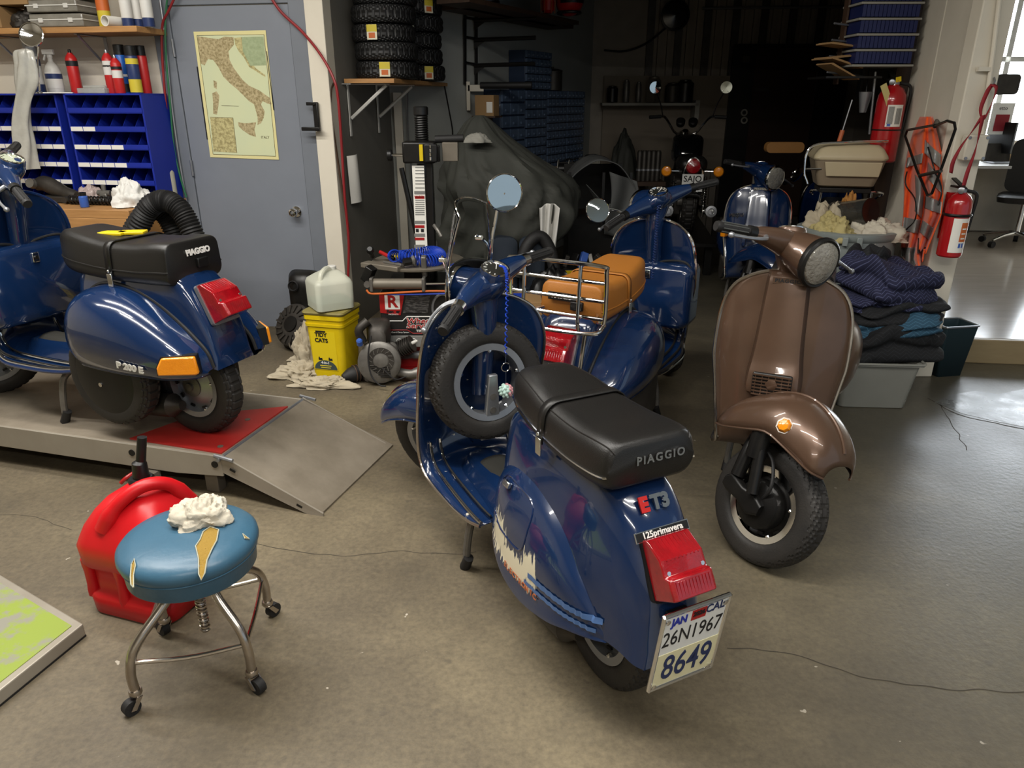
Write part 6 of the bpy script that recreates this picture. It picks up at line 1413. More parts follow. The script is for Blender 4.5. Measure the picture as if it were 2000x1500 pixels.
crumple('black_bag', (P(1070, 545, 4.7).x, 4.66, .0), (.24, .18, .42), 'black_plastic', amp=.35, fs=7, seed=14, label='black bundle on the floor behind the chrome rack', cat='bundle')
bxw = thing('carton', 'brown carton standing behind the chrome rack', 'box', (P(1000, 590, 4.2).x, 4.2, 0)); MB().box((0, .12, .19), (.36, .24, .38)).build('carton_body', 'card', bxw, bevel=.004); MB().box((.02, .12, .382), (.1, .15, .006)).build('blue_wrap', 'hose_blue', bxw); MB().box((0, -.001, .3), (.34, .003, .03)).build('tape', 'wood', bxw)
# --- drawers along the slanted wall
DN = side(W2, W3); DT = (W3-W2).normalized(); DT.z = 0; DT.normalize()
mat('drawer_blue', '#2c3a52', .35, 0, .3, c2='#202b3e', ns=6, na=.5); mat('drawer_clear', '#55657c', .25, 0, .5, c2='#3b4a60', ns=9, na=.6)
d0 = W2+DN*.17+DT*.06; dz0, dz1 = .86, 1.58
def cabinet(s0, wdt, nc, nr, label, z0=dz0, z1=dz1):
    p = d0+DT*s0; c = thing('drawer_cabinet', label, 'cabinet', (p.x, p.y, z0)); c.matrix_world = frame((p.x, p.y, z0), DT, (0, 0, 1)) @ Matrix.Rotation(-PI/2, 4, 'X')
    hgt = z1-z0
    # local: x along, y into the wall, z up
    MB().box((wdt/2, .085, hgt/2), (wdt, .16, hgt)).build('carcass', 'drawer_blue', c, bevel=.003)
    cw, rh = wdt/nc, hgt/nr
    me = MB().box((0, -.004, 0), (cw*.88, .02, rh*.84)).mesh('drawer', 'drawer_clear'); hm = MB().box((0, -.018, 0), (cw*.3, .012, rh*.18)).mesh('drawer_pull', 'drawer_clear')
    for i in range(nc):
        for j in range(nr):
            dd = link('drawer', me, c, loc=((i+.5)*cw, 0, (j+.5)*rh)); link('drawer_pull', hm, dd, loc=(0, 0, -rh*.1))
    return c
cabinet(.0, .42, 3, 7, 'small-parts drawer cabinet nearest, with the widest drawers')
cabinet(.44, .42, 4, 9, 'small-parts drawer cabinet second along the slanted wall')
cabinet(.88, .42, 5, 10, 'small-parts drawer cabinet third along the slanted wall')
cabinet(1.32, .42, 5, 10, 'small-parts drawer cabinet farthest along the slanted wall')
cabinet(.44, .5, 6, 5, 'upper drawer cabinet on top of the second one', dz1+.004, dz1+.32)
pt_ = d0+DT*1.15-DN*.08; kp = thing('stock_pot', 'steel pot standing on the upper drawer cabinets', 'pot', (pt_.x, pt_.y, dz1)); MB().lathe([(.09, 0), (.095, .005), (.095, .17), (.1, .175), (.09, .176)], n=28).build('pot_body', 'dirty_metal', kp); MB().lathe([(.098, .178), (.06, .19), (.012, .195), (.014, .21), (.001, .212)], n=24).build('pot_lid', 'dirty_metal', kp)
bnc = thing('counter', 'dark cluttered counter below the small-parts drawers', 'counter', (0, 0, 0)); pc0 = W2+DN*.30+DT*.75
MB().tr(frame((pc0.x, pc0.y, .80), DT, (0, 0, 1)) @ Matrix.Rotation(-PI/2, 4, 'X')).box((.15, -.02, .02), (1.7, .5, .04)).build('counter_top', 'dark_wood', bnc, bevel=.003)
for s in (-.6, .9): MB().tr(frame((pc0.x, pc0.y, 0), DT, (0, 0, 1)) @ Matrix.Rotation(-PI/2, 4, 'X')).box((s, .05, .4), (.06, .3, .8)).build('counter_leg', 'dark_wood', bnc)
random.seed(4)
lbl = ['long steel bar', 'grey tool case', 'beige cable reel', 'brown carton', 'dark gearbox part', 'grey parts bin', 'black toolbox', 'pale bracket']
for k in range(8):
    p = pc0+DT*(-.55+.19*k)+DN*(.0+.12*(k % 3)-.02); t = thing(lbl[k].replace(' ', '_').split('_', 1)[1], lbl[k]+' lying on the dark counter below the drawers', lbl[k].split()[-1], (p.x, p.y, .842), k*.7)
    if k == 0:
        for q in range(1): MB().box((0, 0, .02), (.30, .03, .03)).build('bar', 'silver', t, bevel=.003)
        MB().cyl((.15, -.015, .02), (.15, .015, .02), .02, n=12).build('bar_end', 'silver', t)
    elif k == 2:
        MB().cyl((0, -.04, .08), (0, .04, .08), .05, n=24).build('reel_core', 'black_metal', t)
        for y in (-.045, .045): MB().cyl((0, y, .08), (0, y*1.15, .08), .08, n=24).build('reel_flange', 'lining', t)
    else:
        m_ = ('x', 'grey_metal', 'x', 'card', 'dirty_metal', 'case_grey', 'black_plastic', 'lining')[k]; h_ = .07+.03*(k % 3)
        MB().box((0, 0, h_/2), (.17, .12, h_)).build('case_body', m_, t, bevel=.01); MB().box((0, 0, h_+.005), (.16, .11, .01)).build('case_lid', m_, t, bevel=.003); MB().tube(cr([(-.04, 0, h_+.01), (-.03, 0, h_+.035), (.03, 0, h_+.035), (.04, 0, h_+.01)], 10), .005, 6).build('handle', 'black_metal', t)
# --- lumber rack on the pale wall
AN = side(W1, W2); AT = (W2-W1); AT.z = 0; AT.normalize()
def AW(px, py, off=0.): return PL(px, py, W1+AN*off, AN)
lr = thing('wall_rack', 'black ladder rack with long arms on the pale alcove wall', 'rack', AW(908, 165, .02).xy.to_3d())
def rl(p): return p-lr.location
for px in (908, 930): MB().tube([rl(AW(px, 28, .02)), rl(AW(px, 165, .02))], .014, 6).build('rail', 'black_metal', lr)
for py in (40, 78, 128):
    a = rl(AW(926, py, .02)); MB().tube([a, a+E1*.5+Vector((0, 0, .01))], .016, 8).build('arm', 'black_metal', lr)
    MB().add([tuple(a+Vector((0, 0, .02))), tuple(a+E1*.12+Vector((0, 0, .01))), tuple(a+Vector((0, 0, -.07))), tuple(a+Vector((0, .004, .02))), tuple(a+E1*.12+Vector((0, .004, .01))), tuple(a+Vector((0, .004, -.07)))], [(0,1,2), (5,4,3), (0,1,4,3), (1,2,5,4), (2,0,3,5)]).build('gusset', 'black_metal', lr)
    MB().tube([rl(AW(908, py-6, .02)), rl(AW(930, py-2, .02))], .01, 6).build('rung', 'black_metal', lr)
lb2 = thing('padded_bracket', 'beige wall bracket with a padded grey arm', 'bracket', AW(915, 180, .02)); a = Vector((0, 0, 0))
MB().box((0, -.02, -.03), (.03, .03, .22)).build('back_plate', 'cream', lb2, bevel=.003); MB().box((.06, -.02, .03), (.13, .03, .05)).build('bracket_arm', 'cream', lb2, bevel=.003); MB().cyl(Vector((.10, -.03, .05)), Vector((.10, -.03, .05))+E1*.42, .026, n=16).build('pad', 'rubber', lb2)
cbx = P(946, 228, 6.15); c = thing('carton', 'small brown carton with white label under the padded arm', 'box', cbx, R(-20)); MB().box((0, .06, .08), (.16, .12, .16)).build('carton_body', 'card', c, bevel=.003); MB().box((.045, -.001, .07), (.05, .003, .08)).build('label_sticker', 'paper', c)
MB().box((0, .06, -.0), (.2, .16, .012)).build('ledge', 'dark_wood', c); MB().box((0, .13, -.25), (.03, .02, .5)).build('ledge_post', 'dark_wood', c)
# --- upper storage shelf with helmets
us = thing('storage_shelf', 'high dark plank shelf with pale braces in the alcove', 'shelf', (0, 0, 0)); uz = P(960, 42, 6.2).z
for k in range(2): p = AW(930, 30, .3+.28*k); MB().tr(frame((p.x, p.y, uz+.06), DT, (0, 0, 1)) @ Matrix.Rotation(-PI/2, 4, 'X')).box((.6, 0, 0), (1.8, .26, .03)).build('shelf_plank', 'dark_wood', us)
for s in (.1, .6, 1.1): q = W2+DT*s; MB().tube([q+DN*.45+Vector((0, 0, uz+.05)), q+DN*.02+Vector((0, 0, uz-.24))], .012, 6).build('brace', 'lining', us)
def helmet(px, py, Y, m_, label, r_=.13):
    p = P(px, py, Y); p.z = uz+.078; t = thing('helmet', label, 'helmet', p, R(20)); MB().ball((0, 0, r_), (r_, r_*1.15, r_*1.05), 28, 18).build('shell', m_, t); MB().grid(lambda u_, v_: Vector((r_*1.03*math.sin(R(-65+130*u_)), -r_*1.2*math.cos(R(-65+130*u_)), r_*(.75+.55*v_))), 16, 4).build('visor', 'black_plastic', t)
    MB().tube([(r_*.8*math.cos(t_), r_*.95*math.sin(t_), .02) for t_ in np.linspace(0, 2*PI, 28)[:-1]], .012, 8, closed=True).build('neck_trim', 'black_plastic', t)
helmet(945, 20, 5.9, 'helmet_blue', 'glossy blue helmet on the high alcove shelf') if mat('helmet_blue', '#2b3273', .2, 0, .8) else None
helmet(1112, 10, 6.6, 'red_paint', 'red helmet at the far end of the high shelf', .11)
lt_ = thing('wire_lantern', 'red wire lantern hanging from the high shelf', 'lantern', P(1070, 26, 6.5)); MB().lathe([(.03, 0), (.05, .02), (.05, .12), (.02, .15)], n=12).build('lantern_body', 'red_paint', lt_)
for k in range(6): a = 2*PI*k/6; MB().tube([(.056*math.cos(a), .056*math.sin(a), .0), (.056*math.cos(a), .056*math.sin(a), .15)], .003, 5).build('wire', 'orange_letter', lt_)
# --- rear metal wall: ribs, pale panel, door, pipe, shelf with pots
RB = W3
def RW(px, py, off=0.): return PL(px, py, RB+nb*off, nb)
wr_ = bpy.data.objects['wall_rear']
rx = np.linspace(1268, 1648, 22)
for k, px in enumerate(rx):
    a = RW(px, 100, 0); T = (W4-W3).normalized(); T.z = 0
    M_ = frame((a.x, a.y, 0), T, (0, 0, 1))
    MB().tr(M_).box((0, 1.65, .02), (.035 if k % 3 else .075, 3.3, .04)).build('rib', 'metal_wall' if k % 3 else 'dirty_metal', wr_)
def rbox(px0, px1, py0, py1, off, th, nm, m_, par, **kw):
    a, c = RW(px0, py0, off), RW(px1, py1, off); T = (W4-W3); T.z = 0; T.normalize(); w_ = (c-a).dot(T); M_ = frame((a.x, a.y, 0), T, (0, 0, 1))
    return MB().tr(M_).box((w_/2, (a.z+c.z)/2, th/2), (abs(w_), abs(a.z-c.z), th)).build(nm, m_, par, **kw)
mat('panel_pale', '#7c7264', .7, c2='#6a6054', ns=4); mat('door_brown', '#3a2b26', .28, .3, c2='#2c201c', ns=3, na=.6)
rbox(1180, 1430, 148, 330, .05, .02, 'wall_panel', 'panel_pale', wr_, smooth=False)
dr = rbox(1440, 1602, 94, 420, .06, .03, 'door_2', 'door_brown', None, smooth=False); dr['kind'] = 'structure'
for py in (220, 235): c = RW(1453, py, .10); MB().lathe([(.035, 0), (.04, .006), (.036, .014), (.022, .014), (.02, .008)], c, nb, 22).build('lock_disc', 'lining', dr)
rbox(1450, 1462, 110, 122, .09, .03, 'hinge', 'dirty_metal', dr); rbox(1475, 1500, 172, 178, .091, .02, 'door_pull', 'dirty_metal', dr)
for px0, px1, py0, py1 in ((1432, 1440, 88, 420), (1602, 1612, 88, 420), (1432, 1612, 86, 94)): rbox(px0, px1, py0, py1, .06, .05, 'door_frame', 'black_metal', dr)
a, c = RW(1372, 16, .09), RW(1648, 13, .09); MB().tube([a, c], .014, 8).build('steel_pipe', 'silver', None, label='thin steel pipe across the ribbed rear wall', cat='pipe')
ps = thing('pot_shelf', 'pale shelf on the rear wall holding dark pots', 'shelf', (0, 0, 0)); szp = RW(1260, 203, .15).z
rbox(1172, 1354, 201, 206, .04, .26, 'shelf_board', 'lining', ps); rbox(1349, 1354, 196, 232, .04, .26, 'shelf_end', 'lining', ps)
for k, (px, r_, h_, m_, nm) in enumerate(((1195, .06, .16, 'black_metal', 'black canister at left'), (1222, .035, .22, 'alloy', 'tall steel flask'), (1246, .03, .2, 'alloy', 'thin steel pump bottle'), (1275, .075, .25, 'grey_metal', 'square grey tin'), (1312, .08, .19, 'dirty_metal', 'steel pot'), (1336, .09, .22, 'black_metal', 'big dark kettle at right'))):
    p = RW(px, 200, .18); p.z = szp+.018; t = thing('canister', nm+' on the rear wall shelf', 'canister', p)
    MB().lathe([(r_*.95, 0), (r_, .004), (r_, h_*.85), (r_*.8, h_*.93)], n=4 if k == 3 else 20).build('canister_body', m_, t); MB().lathe([(r_*.7, h_*.93), (r_*.7, h_), (r_*.3, h_*1.03)], n=16).build('lid', m_, t)
fan = thing('round_mirror', 'round black framed mirror high on the rear wall', 'mirror', RW(1318, 30, .12)); MB().lathe([(.13, 0), (.15, .01), (.15, .03), (.13, .035)], (0, 0, 0), nb, 32, cap=False).build('mirror_rim', 'black_metal', fan); MB().lathe([(.14, .015), (.08, .028), (.001, .034)], (0, 0, 0), nb, 32, cap=False).build('mirror_face', 'dirty_chrome', fan) if mat('dirty_chrome', '#454545', .2, .9) else None
MB().tube(cr([RW(1180, 98, .08), RW(1220, 100, .1), RW(1262, 85, .1), RW(1300, 55, .1)], 20), .01, 6).build('power_cable', 'rubber', None, label='black cable sagging to the round mirror on the rear wall', cat='cable')
crumple('dust_sheet', (P(1222, 290, 8.0).x, 8.1, .0), (.22, .2, 1.12), 'tarp', amp=.25, fs=5, seed=31, label='dark sheeted heap before the rear wall shelf', cat='heap')
for k in range(5):
    p = P(1250+k*9, 305, 7.75); t = thing('steel_tank', ('first', 'second', 'third', 'fourth', 'fifth')[k]+' dark steel tube from left standing behind the motorcycle', 'tube', (p.x, 7.75, .72)); MB().lathe([(.03, 0), (.03, .28), (.02, .3)], n=16).build('tank_wall', 'dirty_metal', t); MB().lathe([(.034, .1), (.034, .12)], n=16).build('tank_band', 'silver', t)
tb_ = thing('side_table', 'low dark table behind the motorcycle', 'table', (P(1268, 320, 7.75).x, 7.78, 0)); MB().box((0, 0, .70), (.32, .3, .04)).build('table_top', 'dark_wood', tb_)
for x in (-.13, .13): MB().box((x, 0, .34), (.05, .25, .68)).build('leg', 'dark_wood', tb_)

# ================================================================ motorcycle seen from behind
MX = P(1357, 350, 6.6); mz = .31
mc = thing('motorcycle', 'black motorcycle seen from behind with red round tail lamp', 'motorcycle', (MX.x, 6.75, mz), R(-8))
ty = tyre(MB().tr(Matrix.Translation((0, .18, .31))), .31, .13, rr=.22, pat='block', nu=200).build('rear_wheel', 'tyre', mc, ang=22)
MB().tr(Matrix.Translation((0, .18, .31))).lathe([(.2, -.05), (.23, -.05), (.235, -.03), (.21, 0), (.235, .03), (.23, .05), (.2, .05), (.195, 0), (.2, -.05)], (0, 0, 0), (1, 0, 0), 40, cap=False).build('rim', 'chrome', ty)
MB().cyl((-.09, .18, .31), (.09, .18, .31), .045, n=18).build('hub', 'alloy', ty)
tyre(MB().tr(Matrix.Translation((0, 1.35, .31))), .31, .1, rr=.23, pat='block', nu=160).build('front_wheel', 'tyre', mc, ang=22)
rows = []
for i in range(14):
    a = R(10+110*i/13); rows.append([(.085*math.sin(b_)*(1 if True else 0), .18-(.36)*math.cos(a)*1.0+.0, .31+.36*math.sin(a)+.02*math.cos(b_)) for b_ in np.linspace(-PI/2, PI/2, 11)])
MB().loft(rows, False).build('rear_fender', 'black_paint', mc, solid=.004, ang=60) if mat('black_paint', '#0b0b0c', .12, 0, 1) else None
MB().tube([(.09*math.sin(t), .18-.34, .47+.25*math.cos(t)) for t in np.linspace(-1.5, 1.5, 20)], .009, 8).build('grab_rail', 'chrome', mc)
tl = MB().lathe([(.0, 0), (.058, 0), (.064, .02), (.055, .04), (.001, .052)], (0, -.14, .645), (0, -1, .1), 32).build('tail_lamp', 'red_lens', mc)
MB().lathe([(.064, -.03), (.07, 0), (.07, .02), (.064, .022)], (0, -.14, .645), (0, -1, .1), 32, cap=False).build('lamp_shell', 'black_metal', tl)
pm2 = frame((0, -.17, .51), (1, 0, 0), (0, -.12, 1))
pl = MB().prism([(-.09, -.075), (.09, -.075), (.09, .075), (-.09, .075)], pm2, .003).build('number_plate', 'plate_white', mc)
text('SAJO', .075, 'black_letter', pl, pm2 @ Matrix.Translation((0, .033, .0035)), .0006, bold=.001, wide=.95); text('2  3', .075, 'black_letter', pl, pm2 @ Matrix.Translation((0, -.04, .0035)), .0006, bold=.001, wide=.95)
for s in (-1, 1):
    MB().cyl((s*.06, -.06, .60), (s*.19, -.07, .60), .009, n=10).build('signal_stem', 'chrome', mc)
    sg = MB().lathe([(.0, 0), (.04, 0), (.044, .015), (.035, .028), (.001, .034)], (s*.225, -.09, .60), (0, -1, 0), 24).build('turn_signal', 'amber_lens', mc); MB().lathe([(.046, -.02), (.046, .008)], (s*.225, -.09, .60), (0, -1, 0), 24, cap=False).build('signal_shell', 'chrome', sg)
    MB().tube([Vector((s*.14+.02*math.cos(t), .1+.02*math.sin(t), .22+.28*t/(2*PI*12))) for t in np.linspace(0, 2*PI*12, 144)], .005, 6).build('shock_spring', 'chrome', mc); MB().cyl((s*.14, .1, .18), (s*.14, .1, .54), .012, n=12).build('shock_body', 'chrome', mc)
    MB().tube(cr([(s*.10, 1.1, .3), (s*.17, .7, .2), (s*.19, .3, .22), (s*.19, -.12, .26)], 16), [.025]*8+[.045]*8, 16).build('silencer', 'chrome', mc); MB().lathe([(.05, 0), (.05, .01), (.028, .012), (.02, -.02)], (s*.19, -.12, .26), (0, -1, .1), 20).build('silencer_tip', 'silver', mc)
    MB().tube(cr([(0, .98, .86), (s*.10, .96, .88), (s*.17, .93, .97), (s*.22, .88, 1.03), (s*.27, .84, 1.035)], 18), .0115, 10).build('handlebar', 'chrome', mc); MB().cyl((s*.26, .845, 1.035), (s*.37, .80, 1.03), .017, n=14).build('handgrip', 'rubber', mc)
    MB().tube([(s*.24, .90, 1.04), (s*.37, .86, 1.03)], .006, 8).build('lever', 'silver', mc)
    MB().tube(cr([(s*.24, .87, 1.04), (s*.27, .86, 1.15), (s*.33, .82, 1.27)], 12), .006, 8).build('mirror_stem', 'black_metal', mc)
    mm = [x for x in mc.children if x.name.startswith('mirror_stem')][-1]; MB().lathe([(.001, -.02), (.05, -.012), (.058, 0), (.054, .004)], (s*.335, .81, 1.30), (-s*.15, -1, 0), 28, cap=False).build('mirror_shell', 'chrome', mm); MB().lathe([(.055, .002), (.001, .005)], (s*.335, .81, 1.30), (-s*.15, -1, 0), 28, cap=False).build('mirror_glass', 'mirror_glass', mm)
    MB().lathe([(.04, 0), (.045, .02), (.045, .05), (.03, .06)], (s*.06, .93, .96), (0, -.7, .7), 24).build('gauge', 'black_metal', mc)
    MB().tube([(s*.05, .4, .72), (s*.1, .55, .82), (s*.1, .75, .86)], .004, 6).build('pinstripe', 'can_yellow', mc)
MB().loft([rrect(y, zt, zb, hw, .05) for y, zt, zb, hw in ((-.16, .68, .62, .08), (-.12, .72, .6, .12), (.1, .72, .6, .13), (.3, .70, .6, .12), (.4, .72, .62, .1))]).build('seat', 'black_vinyl', mc, ang=50)
MB().loft([rrect(y, zt, zb, hw, .07) for y, zt, zb, hw in ((.38, .74, .62, .07), (.44, .82, .62, .12), (.6, .88, .62, .15), (.8, .88, .64, .14), (.92, .82, .68, .09))]).build('fuel_tank', 'black_paint', mc, ang=50)
MB().box((0, .6, .32), (.26, .5, .36)).build('engine_block', 'dirty_metal', mc, bevel=.03)
MB().tube([(0, .98, .9), (0, 1.18, .6), (0, 1.33, .34)], .03, 12).build('fork', 'chrome', mc)
MB().lathe([(.0, -.1), (.07, -.06), (.085, 0), (.08, .02)], (0, 1.12, .82), (0, 1, 0), 28).build('headlamp', 'chrome', mc)
ml = thing('lift_table', 'low dark lift table under the motorcycle', 'lift', (MX.x, 6.75, 0), R(-8)); MB().box((0, .62, mz-.02), (.5, 1.75, .036)).build('table_top', 'black_metal', ml, bevel=.004)
for x in (-.2, .2):
    for y in (-.1, 1.35): MB().box((x, y, (mz-.04)/2), (.06, .1, mz-.04)).build('table_leg', 'black_metal', ml)
# ================================================================ scooter with top case behind the drum
cs, ST6, Y6, sL6, lsp6 = scooter('scooter', 'dark blue scooter behind the drum carrying a cream top case', (2.24, 5.06, 0), head(.33, .944), 'P', 'blue_dark', 20, 'black_vinyl', 0, dict(pat='block'))
tail_lamp(cs, -.168, .56, R(-24), 1.1)
rk2 = rod(cs, [(-.2, -.22, .92), (-.2, -.27, .95), (0, -.28, .95), (.2, -.27, .95), (.2, -.22, .92), (.18, .0, .86)], .008, nm='rear_rack')
for x in (-.15, .15): rod(cs, [(x, -.26, .95), (x, -.2, .8), (x*.8, -.12, .70)], .008, par=rk2)
CT = Matrix.Translation((2.24, 5.06, 0)) @ Matrix.Rotation(head(.33, .944), 4, 'Z')
ccp = P(1645, 362, 4.78)
tcs = thing('top_case', 'cream and grey plastic scooter top case above the steel drum', 'case', ccp, R(-14))
mat('case_cream', '#b8ab8c', .45, c2='#a3967a', ns=4, na=.5); mat('case_tan', '#857763', .5, c2='#6f624f', ns=4, na=.5)
MB().loft([rr2(z, hx_, hy_, .04) for z, hx_, hy_ in ((0, .15, .12), (.01, .165, .135), (.10, .19, .155), (.165, .205, .165))]).build('case_shell', 'case_tan', tcs, ang=40)
MB().loft([rr2(z, hx_, hy_, .04) for z, hx_, hy_ in ((.165, .21, .17), (.175, .214, .174), (.19, .21, .17), (.23, .185, .15), (.25, .16, .13), (.253, .12, .1))]).build('case_lid', 'case_cream', tcs, ang=40)
MB().prism([(-.13, .07), (.17, .07), (.18, .155), (-.15, .155)], frame((0, -.150, 0), (1, 0, 0), (0, -.10, 1)), .012).build('case_panel', 'case_cream', tcs, smooth=False, bevel=.004)
MB().box((0, 0, -.02), (.3, .24, .03)).build('mount_plate', 'black_metal', tcs, bevel=.004)
MB().tube(cr([(-.23, -.16, .02), (-.26, -.16, .10), (-.24, -.16, .24), (-.05, -.15, .268), (.2, -.10, .275)], 26), .008, 10).build('luggage_bar', 'chrome', tcs); MB().tube([(-.25, -.16, .11), (-.16, -.15, .11)], .007, 8).build('luggage_bar', 'chrome', tcs)
bp_ = P(1530, 298, 5.3); MB().tr(Matrix.Identity(4)).loft([rrect(y, .07, 0, .13, .03) for y in (-.03, 0, .03)]).build('foam_roll', 'dark_tan', None, loc=bp_, label='brown padded cushion beside the cream top case', cat='cushion') if mat('dark_tan', '#7a5426', .6) else None
so = thing('small_stand', 'thin grey tool stand beside the far scooter bars', 'stand', (P(1478, 320, 6.55).x, 6.55, 0)); MB().cyl((0, 0, 0), (0, 0, P(1478, 318, 6.55).z), .022, n=16).build('stand_post', 'grey_metal', so); zq = P(1478, 324, 6.55).z; MB().cyl((-.16, 0, zq), (.16, 0, zq), .008, n=8).build('cross_bar', 'grey_metal', so); MB().box((0, 0, .012), (.2, .2, .024)).build('stand_foot', 'grey_metal', so)

# ================================================================ steel drum with rags
DX = Vector((1.985, 4.34, 0)); dr_ = .268; dh = .80
dm = thing('steel_drum', 'pale grey steel drum with stencilled numbers, heaped with rags', 'drum', DX)
mat('drum_grey', '#8b928f', .42, .15, c2='#777e7c', ns=4, na=.5)
MB().lathe([(.05, .0), (dr_*.98, 0), (dr_, .01), (dr_, .26), (dr_+.012, .27), (dr_+.012, .285), (dr_, .295), (dr_, .52), (dr_+.012, .53), (dr_+.012, .545), (dr_, .555), (dr_, dh-.05), (dr_+.006, dh-.045), (dr_+.014, dh-.03), (dr_+.014, dh-.005), (dr_, dh), (dr_-.015, dh), (dr_-.02, dh-.06), (.05, dh-.07)], n=64).build('drum_shell', 'drum_grey', dm, ang=40)
for a in (-2.0, -1.75): MB().box(((dr_+.018)*math.cos(a), (dr_+.018)*math.sin(a), dh-.04), (.03, .03, .05), (0, 0, a)).build('clamp_lug', 'drum_grey', dm, bevel=.004)
def dt(body, a, z):
    p = Vector(((dr_+.002)*math.cos(a), (dr_+.002)*math.sin(a), z)); text(body, .045, 'black_letter', dm, frame(p, (-math.sin(a), math.cos(a), 0), (0, 0, 1)), .0006, bold=-.0004, wide=.9)
for k, ch in enumerate('. 15-5'): dt(ch, R(-121+k*5.6), dh-.21)
for k, ch in enumerate('/20'): dt(ch, R(-118+k*5.6), dh-.285)
def ragd(dx, dy, r_, seed, m_, label, z=dh-.06): return crumple('rag', (DX.x+dx, DX.y+dy, z), r_, m_, seed=seed, amp=.45, fs=9, nu=76, nv=34, label=label, cat='rag', group='rags heaped in the steel drum')
mat('rag_yellow', '#b5a877', .9, c2='#95874f', ns=9, na=.6, bump=.25, bs=300); mat('rag_orange', '#a8763a', .9)
ragd(-.12, -.08, (.13, .13, .12), 41, 'rag_yellow', 'pale yellow twisted rag at the drum front left')
ragd(-.08, .08, (.13, .12, .17), 42, 'rag_cream', 'tall cream rag heap on the drum')
ragd(.12, -.10, (.15, .12, .10), 43, 'cloth_white', 'white rag along the drum front right rim')
ragd(.02, .10, (.06, .06, .2), 44, 'rag_orange', 'small orange rag between the drum rag heaps')
vs_ = thing('plastic_cylinder', 'smoky clear plastic cylinder with dark mouth on the drum rags', 'cylinder', DX+Vector((.02, -.02, dh+.085)), rot=(R(78), 0, R(28)))
MB().lathe([(.072, -.08), (.075, .10), (.073, .10), (.07, -.08)], (0, 0, 0), n=36, cap=False).build('tube_wall', 'smoke_plastic', vs_) if mat('smoke_plastic', '#3d3d3a', .08, 0, .9, alpha=.55) else None
MB().lathe([(.0, .08), (.071, .08), (.074, .103), (.0, .085)], (0, 0, 0), n=36).build('dark_mouth', 'black_metal', vs_)
MB().lathe([(.075, -.08), (.078, -.14), (.06, -.16)], (0, 0, 0), n=36, cap=False).build('clear_end', 'smoke_plastic', vs_)

# ================================================================ tote and blankets
tt = thing('plastic_tote', 'clear grey plastic tote under the pile of moving blankets', 'tote', ((1.724+2.058)/2, 3.46+.20, 0), R(-4))
mat('tote_plastic', '#9a9a92', .22, 0, .5, c2='#8a8a82', ns=5, alpha=.62)
MB().loft([rr2(z, hx_, hy_, .03) for z, hx_, hy_ in ((0, .16, .16), (.005, .168, .168), (.24, .195, .195), (.245, .212, .212), (.262, .212, .212))], True, False).build('tote_wall', 'tote_plastic', tt, ang=40, solid=.003)
MB().loft([rr2(z, .166, .166, .03) for z in (.002, .006)]).build('tote_floor', 'tote_plastic', tt)
MB().tube([Vector(q) for q in rr2(.255, .213, .213, .03)], .006, 6, closed=True).build('tote_rim', 'tote_plastic', tt)
def quilted(name, c1, c2, zig=True):
    m = mat(name, c1, .85, bump=.1, bs=250); nt = m.node_tree; N = nt.nodes; L = nt.links; b = N['Principled BSDF']
    tc = N.new('ShaderNodeTexCoord'); sx = N.new('ShaderNodeSeparateXYZ'); L.new(tc.outputs['Object'], sx.inputs[0])
    pg = N.new('ShaderNodeMath'); pg.operation = 'PINGPONG'; pg.inputs[1].default_value = .03; L.new(sx.outputs['X'], pg.inputs[0])
    ad = N.new('ShaderNodeMath'); ad.operation = 'ADD'; L.new(sx.outputs['Y'], ad.inputs[0]); L.new(pg.outputs[0], ad.inputs[1])
    a2 = N.new('ShaderNodeMath'); a2.operation = 'ADD'; L.new(ad.outputs[0], a2.inputs[0]); L.new(sx.outputs['Z'], a2.inputs[1])
    md_ = N.new('ShaderNodeMath'); md_.operation = 'PINGPONG'; md_.inputs[1].default_value = .013; L.new(a2.outputs[0], md_.inputs[0])
    lt = N.new('ShaderNodeMath'); lt.operation = 'LESS_THAN'; lt.inputs[1].default_value = .0022; L.new(md_.outputs[0], lt.inputs[0])
    mx = N.new('ShaderNodeMix'); mx.data_type = 'RGBA'; mx.inputs['A'].default_value = S(c1); mx.inputs['B'].default_value = S(c2); L.new(lt.outputs[0], mx.inputs['Factor']); L.new(mx.outputs['Result'], b.inputs['Base Color'])
    bp = N.new('ShaderNodeBump'); bp.inputs['Strength'].default_value = .5; bp.inputs['Distance'].default_value = .006; L.new(md_.outputs[0], bp.inputs['Height']); L.new(bp.outputs[0], b.inputs['Normal'])
quilted('quilt_navy', '#1b1d38', '#4b5070'); quilted('quilt_teal', '#24455a', '#3a6178'); quilted('quilt_black', '#17181a', '#24262a'); quilted('quilt_blue', '#23395c', '#31507a')
